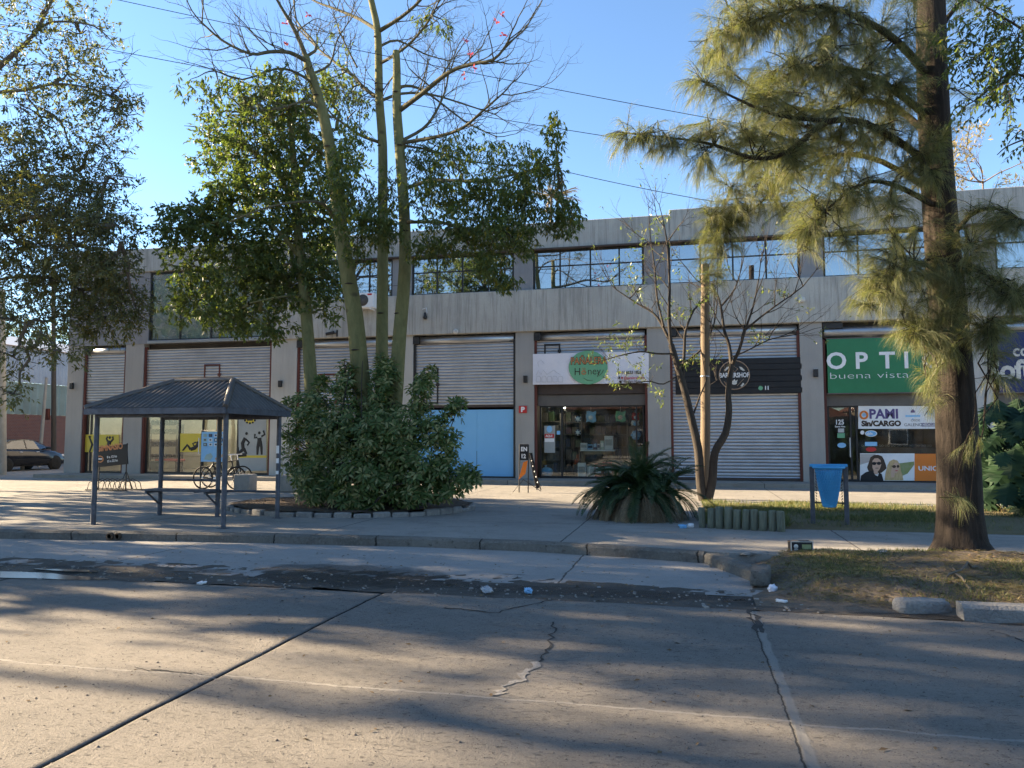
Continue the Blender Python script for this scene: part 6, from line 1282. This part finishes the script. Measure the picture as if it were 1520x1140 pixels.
# ---------------- branches of a broad leaved tree over the right corner
YR2 = 9.2
t = thing('broadleaf_tree', 'broad leaved tree whose twigs hang into the upper right corner', 'tree', (at(1720, 800, YR2).x, YR2+.3, .15)); b = MB(); lv = Leaves()
T1 = limb([(1720, 830, .3), (1718, 600, .3), (1700, 350, .3), (1680, 150, .3), (1660, -50, .2), (1650, -250, .2)], (.2, .09), YR2); an = T1[6:]
for pts, r in (([(1690, 250, .3), (1600, 120), (1540, 60), (1480, 20), (1430, -10)], .03), ([(1695, 300, .3), (1610, 190), (1550, 130), (1500, 110), (1460, 140), (1430, 160)], .025), ([(1680, 200, .3), (1600, 60), (1520, -10), (1450, -40)], .03), ([(1700, 350, .3), (1600, 270), (1540, 210), (1500, 215), (1480, 230)], .02), ([(1660, -50, .2), (1760, -120), (1850, -150)], .05)):
    P = limb(pts, (r, .004), YR2, 6, 4); an += P[4:]
def spray(lv, b, p, d, L, n, ll, lw):
    P = [p]; dd = d.normalized()
    for k in range(6): dd = (dd + Vector((random.gauss(0, .12), random.gauss(0, .12), -.16))).normalized(); P.append(P[-1] + dd*L/6)
    b.tube(P, taper(7, .006, .002), 3, False); A_ = np.array([V3(q) for q in P]); tt = np.linspace(.1, 1, n); idx = tt*6; i0 = np.minimum(idx.astype(int), 5); fr = (idx - i0)[:, None]; C = A_[i0]*(1-fr) + A_[i0+1]*fr; ax = nrm(A_[i0+1]-A_[i0]); sd = nrm(np.cross(ax, np.array([0, 0, 1.]) + rng.normal(size=(n, 3))*.3))*np.where(np.arange(n) % 2, 1, -1)[:, None]
    lv.add(C, ax*.6 + sd + np.array([0, 0, -.45]), nrm(np.array([0, 0, 1.]) + rng.normal(size=(n, 3))*.4), ll*rng.uniform(.7, 1.2, n), lw*rng.uniform(.8, 1.2, n))
for px, py, sp, m in ((1440, 20, 40, 22), (1490, 30, 45, 34), (1475, 70, 35, 26), (1440, 75, 18, 10), (1500, 110, 30, 28), (1470, 115, 30, 14), (1425, 60, 12, 8), (1440, 150, 22, 7), (1515, 60, 30, 24), (1515, 200, 16, 14), (1500, 145, 16, 8), (1420, 100, 8, 5), (1560, 90, 60, 40), (1600, 0, 80, 60)):
    for k in range(m): spray(lv, b, at(px+random.gauss(0, .5)*sp, py+random.gauss(0, .5)*sp, YR2+random.gauss(0, .3)), Vector((random.gauss(-.4, .6), random.gauss(0, .5), random.gauss(-.3, .4))), random.uniform(.15, .34), 9, .075, .030)
for x, y, x2, y2 in ((1440, 160, 1436, 215), (1497, 120, 1498, 195), (1500, 20, 1512, 90), (1462, 110, 1464, 150)): b.tube(wob(at(x, y, YR2), at(x2, y2, YR2), 6, .05), .004, 3, False)
obj('trunk', b, M['bushbark'], t); lv.build('crown', M['leaf_dark'], t)

# ---------------- small nearly bare tree and the wooden pole beside it
YB2 = 18.3
t = thing('bare_tree', 'small nearly bare tree with two dark curved stems before the barber shop', 'tree', (at(1046, 745, YB2).x, YB2, PZ)); b = MB(); lv = Leaves(); tips = []; ends = []
def blimb(pts, r, tw=True):
    sh = .45 if pts[-1][0] < 960 and pts[-1][1] > 500 else 1
    P = limb(pts, r, YB2, 9, 3)
    if tw:
        for i in range(4, len(P), 2):
            d = ((P[i]-P[i-1]).normalized() + Vector((random.gauss(0, .6), random.gauss(0, .6), random.gauss(.1, .5)))).normalized(); grow(b, P[i], d, random.uniform(.45, .85)*sh, .017*sh, 2, tips, .75, .14, .22, (2, 3), 4, .68, ends)
        grow(b, P[-1], (P[-1]-P[-2]).normalized(), .75*sh, .016*sh, 2, tips, .75, .14, .22, (2, 3), 4, .65, ends)
    return P
blimb([(1046, 752), (1040, 720), (1036, 666), (1024, 613), (1017, 583), (1005, 541), (996, 511)], (.115, .07), False); blimb([(1048, 752), (1057, 715), (1061, 672), (1077, 643), (1082, 610), (1081, 583), (1086, 541)], (.11, .06), False)
for pts, r in (([(996, 511), (984, 485, .1), (970, 465, .2), (945, 450, .3), (915, 430, .4)], .04), ([(996, 511), (993, 470, -.1), (994, 430, -.2), (993, 400, -.2), (990, 360, -.3), (985, 330, -.3)], .045), ([(1014, 560), (1016, 515, .2), (1018, 490, .2), (1030, 460, .3), (1046, 443, .4), (1049, 410, .5)], .04), ([(985, 485), (975, 440, .4), (972, 400, .5), (965, 350, .6)], .03), ([(1086, 541), (1082, 512, .1), (1075, 490, .1), (1070, 455, .2), (1062, 434, .3), (1040, 420, .4)], .05), ([(1087, 541), (1097, 520, -.2), (1106, 490, -.3), (1118, 455, -.4), (1127, 410, -.5)], .045), ([(1106, 490, -.3), (1130, 470, -.4), (1150, 455, -.5), (1172, 440, -.5), (1192, 425, -.6)], .025), ([(1070, 455, .2), (1090, 430, .2), (1100, 400, .3)], .025), ([(1087, 530), (1110, 520, .3), (1140, 505, .4), (1160, 500, .4)], .02), ([(1030, 613), (1038, 590, .3), (1048, 565, .4), (1052, 540, .5)], .025), ([(1000, 525), (975, 525, -.3), (950, 522, -.4), (920, 528, -.5), (905, 532, -.5)], .025), ([(1010, 555), (985, 570, -.3), (965, 566, -.4), (945, 568, -.5)], .018), ([(1005, 545), (1040, 520, .5), (1060, 480, .6), (1065, 440, .7)], .03)): blimb(pts, (r, .012))
random.shuffle(tips)
for p, d in tips[:160]: clump_leaves(lv, V3(p), V3(d), 4, .10, .030, .6, .3, .14)
for px, py, sp, m in ((925, 500, 22, 14), (912, 530, 20, 14), (950, 545, 18, 10), (980, 585, 12, 8), (1000, 470, 12, 6), (930, 400, 30, 14), (965, 340, 18, 9), (985, 330, 12, 6), (1040, 450, 18, 9), (1060, 405, 14, 7), (950, 420, 26, 11), (1023, 535, 12, 14), (1120, 500, 16, 8), (905, 565, 14, 8), (1155, 440, 16, 8)):
    for k in range(m): clump_leaves(lv, V3(at(px+random.gauss(0, .6)*sp, py+random.gauss(0, .5)*sp, YB2+random.gauss(0, .3))), rvec(1)[0], 7, .12, .030, .6, .35, .2)
obj('trunk', b, M['bushbark'], t); lv.build('crown', M['leaf_silk'], t)
p = G(1046, 741); q = at(1047, 392, p.y); t = thing('wooden_pole', 'bare weathered wooden pole standing behind the small bare tree', 'pole', p); obj('shaft', MB().tube([p-Vector((0, 0, .1)), p.lerp(q, .35)+Vector((.015, 0, 0)), p.lerp(q, .7), q], [.12, .115, .108, .095], 16), M['pole'], t)
b = MB()
for z in (3.1, 5.6): k = (z-p.z)/(q.z-p.z); b.lathe(p.lerp(q, k), [(.112, -.02), (.122, 0), (.112, .02)], 16)
obj('metal_band', b, M['galv_dull'], t)

# ---------------- variegated shrub filling the planting bed
YH = 14.6
t = thing('variegated_shrub', 'dense rounded shrub with pale edged leaves around the green trunks', 'shrub', (at(560, 752, YH).x, YH-.4, PZ+.1)); b = MB(); lv = Leaves()
bl = pblobs([(428, 640, 10, 14, .2, .2, 12), (432, 600, 10, 12, .3, .2, 12), (700, 706, 10, 9, -.6, .2, 12), (682, 600, 9, 12, -.4, .2, 12), (640, 556, 8, 14, -.3, .2, 12), (512, 548, 9, 14, -.2, .2, 12), (478, 566, 9, 12, .3, .2, 12), (566, 536, 10, 14, 0, .2, 14), (455, 620, 28, 40, .3, .5, 90), (480, 590, 18, 30, .3, .4, 45), (445, 680, 24, 40, .2, .5, 80), (490, 650, 40, 45, -.3, .6, 150), (515, 580, 20, 40, -.2, .4, 70), (520, 640, 35, 45, -.5, .6, 150), (570, 560, 22, 30, 0, .4, 60), (568, 600, 25, 40, .1, .5, 90), (560, 650, 40, 45, -.7, .6, 170), (600, 640, 36, 40, -.6, .6, 140), (625, 590, 16, 34, -.3, .4, 55), (630, 570, 10, 22, -.3, .3, 22), (645, 640, 26, 34, -.4, .5, 62), (672, 610, 14, 18, -.4, .3, 18), (665, 660, 20, 30, -.4, .4, 40), (480, 710, 45, 34, -.5, .6, 160), (545, 705, 50, 42, -.9, .6, 210), (610, 695, 50, 40, -.8, .6, 190), (655, 700, 30, 28, -.5, .5, 75), (690, 700, 14, 14, -.6, .25, 20), (470, 730, 30, 18, -.7, .4, 55), (530, 740, 45, 16, -1.0, .4, 90), (605, 735, 40, 16, -.9, .4, 75), (660, 730, 24, 16, -.6, .35, 36), (690, 712, 22, 13, -.6, .3, 32)], YH)
root = Vector((at(560, 752, YH).x, YH, PZ+.05))
for c, rr, n in bl:
    for k in range(max(2, n//25)):
        q = c + Vector((random.gauss(0, .4)*rr[0], random.gauss(0, .4)*rr[1], random.gauss(0, .4)*rr[2])); b.tube(wob(root + Vector((random.gauss(0, .35), random.gauss(0, .3), 0)), q, 5, .08, .03), taper(6, .025, .008), 5, False)
    m = n; v = rvec(m)*(rng.random((m, 1))**.4); C = V3(c) + v*np.array(rr); ax = nrm(v*.8 + np.array([0, -.35, .7]) + rng.normal(size=(m, 3))*.3)
    for q in range(8):
        a = 2*math.pi*q/8 + rng.uniform(-.2, .2, m); u = nrm(np.cross(ax, np.array([.3, .5, .1]))); w = np.cross(ax, u); D = nrm(u*np.cos(a)[:, None] + w*np.sin(a)[:, None] + ax*rng.uniform(-.35, .35, (m, 1)))
        lv.add(C + D*.02, D, nrm(ax + rng.normal(size=(m, 3))*.15), .15*rng.uniform(.75, 1.2, m), .050*rng.uniform(.8, 1.2, m), .55)
obj('stem', b, M['bushbark'], t); lv.build('foliage', M['leaf_shrub'], t)

# ---------------- cycad
pc = G(948, 770); t = thing('cycad', 'dark cycad with arching feather fronds and a skirt of dead fronds', 'cycad', pc); lv = Leaves(); b = MB(); ld_ = Leaves(); b3 = MB()
def frond(lv, b, p, az, el, L, droop, nl_, ll, lw, vee=.5):
    P = [p]; d = Vector((math.cos(az)*math.cos(el), math.sin(az)*math.cos(el), math.sin(el)))
    for k in range(10): P.append(P[-1] + d*L/10); d = (d + Vector((0, 0, -droop/10))).normalized()
    b.tube(P, taper(11, .014, .004), 4, False); A_ = np.array([V3(q) for q in P]); tt = np.linspace(.12, .99, nl_); idx = tt*10; i0 = np.minimum(idx.astype(int), 9); fr = (idx-i0)[:, None]; C = A_[i0]*(1-fr)+A_[i0+1]*fr; ax = nrm(A_[i0+1]-A_[i0]); sd = nrm(np.cross(ax, np.array([0, 0, 1.]))); up = np.cross(sd, ax); sz = np.sin(np.pi*np.clip(tt*.9+.1, 0, 1))**.5
    for sg in (-1, 1): lv.add(C, ax*.75 + sd*sg + up*vee + rng.normal(size=C.shape)*.06, up + sd*sg*-.4, ll*sz, np.full(nl_, lw))
heads = [(Vector((0, 0, .55)), 70, 1.12), (Vector((-.40, .1, .42)), 40, .9), (Vector((.45, .1, .45)), 44, .95), (Vector((.1, -.3, .35)), 22, .75)]
for h, n, L in heads:
    for k in range(n): frond(lv, b, pc+h, random.uniform(0, 6.28), random.uniform(.0, 1.35), L*random.uniform(.75, 1.1), random.uniform(1.3, 2.3), 38, .14, .015)
b4 = MB()
for h, n, L in heads: b4.lathe(pc+Vector((h.x*.8, h.y, -.05)), [(.12, 0), (.13, h.z*.6), (.10, h.z+.0), (.04, h.z+.06), (0, h.z+.06)], 14)
obj('trunk', b4, M['darkbark'], t); obj('frond_stalks', b, M['cycad'], t); lv.build('fronds', M['cycad'], t)
for k in range(230):
    az = random.uniform(0, 6.28); rr = random.uniform(.05, .45); frond(ld_, b3, pc+Vector((rr*math.cos(az)*1.2, rr*math.sin(az), random.uniform(.28, .5))), az, random.uniform(-.5, .1), random.uniform(.55, .85), random.uniform(1.6, 3.0), 22, .10, .013, -.2)
ld_.build('dead_fronds', M['deadfrond'], t); obj('dead_stalks', b3, M['deadfrond'], t)

# ---------------- large leaved plant by the right edge
PY = 15.9; pr = Vector((at(1545, 770, PY).x, PY, PZ+.05)); xlim = at(1450, 650, PY).x
t = thing('split_leaf_plant', 'big dark plant with large deeply cut leaves right of the she-oak trunk', 'plant', pr); b = MB(); bv = MB()
def lobed(bm_, c, d, n_, L):
    d = d.normalized(); s = d.cross(n_).normalized(); u = s.cross(d); K = 6; vs = [c]; rim_ = []
    for sg in (1, -1):
        row = []
        for k in range(K*2+1):
            t_ = k/(K*2); w = .50*math.sin(math.pi*min(1, t_*.86+.13))**.7*L*(1 if k % 2 == 0 else .50); x = t_*L*.95 + (.10*L if k % 2 == 0 else .02*L)
            row.append((x, w*sg))
        rim_.append(row)
    m = K*2+1; mid = [c + d*(L*k/(m-1)) - u*(.16*L*(k/(m-1))**2) for k in range(m)]
    vs = list(mid); fs = []
    for ri, row in enumerate(rim_):
        o = len(vs); vs += [c + d*x + s*w - u*(.16*(x/L)**2*L + .22*abs(w) + .03*L*math.sin(x*17)) for x, w in row]
        for k in range(m-1): f = (k, k+1, o+k+1, o+k); fs.append(f if ri == 0 else f[::-1])
    bm_.add(vs, fs, False)
for k in range(170):
    az = random.uniform(0, 6.28); h = random.uniform(.15, 2.2); rr = random.uniform(.2, 1.25)*(1.1-.12*h); c = pr + Vector((rr*math.cos(az)*1.05, rr*math.sin(az)*.8, h))
    L = random.uniform(.32, .6)
    if c.x - .35*L < xlim: continue
    b.tube([pr + Vector((random.gauss(0, .12), random.gauss(0, .1), 0)), pr.lerp(c, .5)+Vector((0, 0, .28)), c], [.020, .015, .010], 5, False)
    lobed(bv, c, Vector((math.cos(az)*.55, -.35+.3*math.sin(az), random.uniform(-1.0, -.25))), Vector((math.cos(az)*.4 + random.gauss(0, .2), -.8, .75)), L)
obj('stem', b, M['bigleaf'], t); obj('leaves', bv, M['bigleaf'], t)

# ---------------- trees behind the roof
def simple_tree(name, lab, c, rad, n, L, Wd, trunk_h, m, bm='graybark', per=10, bare=False, nsub=7):
    t = thing(name, lab, 'tree', (c.x, c.y, 0)); b = MB(); lv = Leaves(); top = Vector((c.x, c.y, c.z + rad[2]*.3)); P = wob(Vector((c.x, c.y, -.05)), top, 6, .02); b.tube(P, taper(7, .10*trunk_h/6, .04), 8, False); an = P[3:]
    if bare:
        tp = []
        for k in range(16): grow(b, P[3+k % 4], Vector((random.gauss(0, 1), random.gauss(0, .6), .45)), rad[0]*.5, .04, 4, tp, .8, .05, .25, (2, 3), 4)
        for p, d in tp[::3]: clump_leaves(lv, V3(p), V3(d), 4, L, Wd, .6, .2, .2)
    else:
        for k in range(nsub): q = c + Vector((random.uniform(-.7, .7)*rad[0], random.uniform(-.6, .6)*rad[1], random.uniform(-.65, .65)*rad[2])); crown(b, lv, [(q, (rad[0]*.48, rad[1]*.48, rad[2]*.42), n//nsub)], an, L, Wd, per, .5, .3)
    obj('trunk', b, M[bm], t); lv.build('crown', M[m], t)
simple_tree('bare_tree', 'pale bare crown rising behind the roof right of the she-oak trunk', at(1460, 290, 42), (3.4, 2, 2.2), 60, .3, .07, 9, 'straw', 'twigbrown', 8, True)
simple_tree('roadside_tree', 'green tree far down the side street behind the warehouse', at(75, 505, 70), (3.5, 3, 3.2), 220, .35, .14, 8, 'leaf_far'); simple_tree('roadside_tree', 'low tree crown above the warehouse roof at the far left', at(25, 500, 95), (6, 4, 3.0), 220, .4, .16, 8, 'leaf_far')
t = thing('pine_tree', 'small reddish pine tip showing above the roof left of the cables', 'tree', (at(820, 285, 34).x, 34, 0)); b = MB(); nl = Needles(); c = at(818, 290, 34); b.tube([Vector((c.x, 34, 0)), c], [.2, .05], 8, False)
for k in range(22):
    d = Vector((random.uniform(-.3, 1), random.gauss(0, .4), random.gauss(.0, .12))).normalized(); q = c + d*random.uniform(.6, 1.7) + Vector((-.2, 0, random.uniform(-.3, .3))); b.tube([c, q], [.03, .01], 4, False); n_ = 60; nl.strand(V3(c) + (V3(q)-V3(c))*rng.random((n_, 1)), V3(d) + rvec(n_)*.5, rng.uniform(.2, .4, n_), np.full(n_, .012), .3, 2)
obj('trunk', b, M['graybark'], t); nl.build('crown', M['deadfrond'], t)

# ---------------- street trees out of frame that shade the road and show in the windows
def shade_tree(lab, x, y, h, rad, n, L=.26, Wd=.13):
    simple_tree('street_tree', lab, Vector((x, y, h)), rad, n, L, Wd, 8, 'leaf_far', 'graybark', 10, False, 14)
SHADE = [('bushy street tree outside the left edge by the kerb, nearest to the shelter', -24.5, 10.2, 7.3, (3.8, 2.9, 3.6), 820), ('bushy street tree outside the left edge, set back on the pavement', -25, 14.2, 6.4, (3.8, 2.8, 3.5), 820), ('bushy street tree outside the left edge, third along the kerb', -33, 10.8, 9.0, (3.8, 2.8, 3.6), 780),
         ('tall street tree outside the left edge on the near side of the road', -30, 7.0, 13.6, (3.6, 2.3, 2.8), 480),
         ('slender street tree outside the left edge between the kerb and the tall tree', -27, 8.7, 11.4, (3.2, 1.8, 2.4), 420), ('bushy street tree outside the left edge, close to the shop corner', -25.5, 18.0, 5.6, (3.2, 2.4, 3.2), 640), ('tall street tree outside the left edge, far back beyond the shelter', -35, 17.2, 13.0, (3.6, 2.8, 3.4), 700)]
for s_ in SHADE: shade_tree(*s_)
for k, (x, y) in enumerate(((-14, -13), (-3, -14), (9, -13), (20, -15))): shade_tree(['round street tree across the road opposite the gym', 'round street tree across the road opposite the nappy shop', 'round street tree across the road opposite the barber', 'round street tree across the road opposite the optician'][k], x, y, 6.5, (3.2, 2.6, 2.6), 200, .26, .14)

# ---------------- low houses across the street, behind the camera: they show in the shop glass
M['housewall'] = surf('dark_house_plaster', (.16, .13, .10), (.12, .10, .08), 1, .9); M['tile'] = surf('house_roof_tile', (.12, .05, .035), (.09, .04, .03), 6, .85)
for k, (x0, x1, h) in enumerate(((-26, -13, 3.6), (-12, 0, 4.2), (1, 13, 3.4), (14, 28, 4.0))):
    t = thing('house', ['low house across the street opposite the gym', 'taller low house across the street opposite the blue hoarding', 'low house across the street opposite the barber', 'wide low house across the street opposite the navy sign'][k], 'house', ((x0+x1)/2, -21, .1))
    obj('wall', MB().box(x0, x1, -26, -17, .1, h, .02), M['housewall'], t); y0, y1 = -26.4, -16.6
    obj('roof', MB().add([(x0-.3, y1, h), (x1+.3, y1, h), (x1+.3, y0, h), (x0-.3, y0, h), (x0+2, -21.5, h+1.6), (x1-2, -21.5, h+1.6)], [(0, 1, 5, 4), (2, 3, 4, 5), (1, 2, 5), (3, 0, 4), (3, 2, 1, 0)]), M['tile'], t)
    for q in (.2, .7): xw = x0+(x1-x0)*q; w_ = obj('window', MB().box(xw-.7, xw+.7, -17.0, -16.95, 1.1, 2.4, .01), M['white'], t); obj('pane', MB().box(xw-.6, xw+.6, -16.949, -16.94, 1.2, 2.3), M['black'], w_)
    xd = x0+(x1-x0)*.45; obj('door', MB().box(xd-.45, xd+.45, -17.0, -16.95, .12, 2.2, .01), M['brownsteel'], t)

# ---------------- grass, fallen leaves
def scatter(name, lab, cat, P, L, Wd, m, upright=True):
    lv = Leaves(); n = len(P)
    if upright: D = nrm(np.stack([rng.normal(0, .6, n), rng.normal(0, .6, n), np.ones(n)], 1)); N = rvec(n)
    else: a = rng.uniform(0, 6.28, n); D = np.stack([np.cos(a), np.sin(a), rng.normal(.05, .12, n)], 1); N = nrm(np.stack([rng.normal(0, .25, n), rng.normal(0, .25, n), np.ones(n)], 1))
    lv.add(P, D, N, L*rng.uniform(.5, 1.4, n), Wd*rng.uniform(.6, 1.3, n)); o = lv.build(name, M[m], None); return tag(o, lab, cat, None, 'stuff')
def pts(n, x0, x1, y0, y1, hf, dens=None):
    out = []
    while len(out) < n:
        x, y = random.uniform(x0, x1), random.uniform(y0, y1)
        if dens is None or random.random() < dens(x, y): out.append((x, y, hf(x, y)))
    return np.array(out)
gd = lambda x, y: max(0, min(1, .35 + 1.3*n3(x, y, 1.1, 12)))
scatter('lawn_grass', 'thin short grass on the planted strip', 'grass', pts(26000, .3, 9, 13.0, 17.1, lawn_h, lambda x, y: max(.05, min(1, .55 + 1.1*n3(x, y, .8, 2))) * (1 if y > 13.7 else .25)), .085, .008, 'grass')
scatter('log_grass', 'taller grass growing behind the log edging', 'grass', pts(2200, .25, 1.6, 12.95, 13.4, lawn_h), .20, .009, 'grass')
scatter('verge_grass', 'patchy dry grass on the earth verge', 'grass', pts(15000, 1.0, 6.5, 7.95, 10.3, verge_h, lambda x, y: gd(x, y)*min(1, max(.05, (x-.9)/1.0))), .05, .006, 'grass')
scatter('verge_straw', 'straw and dead needles on the earth verge', 'straw', pts(30000, .9, 6.5, 7.85, 10.4, lambda x, y: verge_h(x, y)+.006, lambda x, y: .25 + .75*gd(y, x)), .085, .006, 'straw', False)
bayz = lambda x, y: bay_h(x, y)+.006
scatter('verge_leaves', 'brown fallen leaves on the verge and bed', 'fallen leaves', np.concatenate([pts(900, .9, 6, 7.9, 10.4, lambda x, y: verge_h(x, y)+.01), pts(700, BX-2.3, BX+2.3, BY-1.8, BY+1.2, lambda x, y: PZ+.14, lambda x, y: 1 if ((x-BX)/2.3)**2+((y-BY)/1.85)**2 < 1 else 0)]), .06, .03, 'litter', False)
scatter('pavement_leaves', 'scattered fallen leaves and grit on the paving', 'fallen leaves', np.concatenate([pts(260, -12, 3, 10.8, 20, lambda x, y: PZ+.006), pts(160, -9, .8, 8.6, 9.9, bayz), pts(420, -9, 4, 7.5, 8.5, lambda x, y: gut_h(x, y)+.01), pts(150, -6, 4, 3, 7.4, lambda x, y: road_h(x, y)+.004)]), .045, .022, 'litter', False)
# bits of broken concrete in the gutter
b = MB(); random.seed(9)
for k in range(420):
    x = random.uniform(-9, 1.3); y = 7.62 + random.gauss(0, .13) + (.35 if random.random() < .35 else 0); s_ = random.uniform(.004, .014)*(1.8 if random.random() < .08 else 1); b.box(-s_, s_, -s_*.8, s_*.8, -s_*.4, s_*.5, s_*.25, Matrix.Translation((x, y, gut_h(x, y)+s_*.2)) @ Matrix.Rotation(random.uniform(0, 6), 4, 'Z') @ Matrix.Rotation(random.gauss(0, .4), 4, 'X'))
tag(obj('gutter_rubble', b, M['rubble']), 'crumbled concrete bits along the gutter', 'rubble', None, 'stuff')
# loose grit on the road
M['grit'] = surf('road_grit', (.16, .14, .12), (.07, .06, .055), 30, .9, world=True)
gp = pts(5200, -5.5, 4.5, 2.9, 7.5, lambda x, y: road_h(x, y), lambda x, y: .35 + .65*max(0, n3(x, y, 1.5, 3) + .3)); n = len(gp); sz = rng.uniform(.0015, .0055, n)*np.where(rng.random(n) < .05, 2.0, 1.0); a = rng.uniform(0, 6.28, n)
base_ = np.array([[-1, -.7, -.3], [1, -.8, -.3], [.9, .8, -.3], [-.8, .9, -.3], [-.5, -.4, .6], [.5, -.3, .8], [.4, .5, .6], [-.4, .4, .7]]); cs_, sn_ = np.cos(a)[:, None], np.sin(a)[:, None]
V = np.stack([base_[None, :, 0]*cs_ - base_[None, :, 1]*sn_, base_[None, :, 0]*sn_ + base_[None, :, 1]*cs_, np.repeat(base_[None, :, 2], n, 0)], 2)*sz[:, None, None] + gp[:, None, :]
fq = np.array([[4, 5, 6, 7], [0, 1, 5, 4], [1, 2, 6, 5], [2, 3, 7, 6], [3, 0, 4, 7]]); tag(np_obj('road_grit', V.reshape(-1, 3), (fq[None] + 8*np.arange(n)[:, None, None]).reshape(-1, 4), M['grit']), 'loose grit and chips lying on the concrete road', 'grit', None, 'stuff')
# surface roots by the verge edge
for k, (x0, y0_, x1, y1_, lab) in enumerate(((1405, 862, 1450, 842, 'short bare root at the front of the verge below the trunk'), (1415, 848, 1440, 866, 'thin forked root breaking the verge surface'))):
    a = G(x0, y0_, .16); c = G(x1, y1_, .2); a.z = verge_h(a.x, a.y)+.01; c.z = verge_h(c.x, c.y)+.01; tag(obj('tree_root', MB().tube(wob(a, c, 6, .04, .03), taper(7, .008, .014), 7), M['graybark']), lab, 'root')
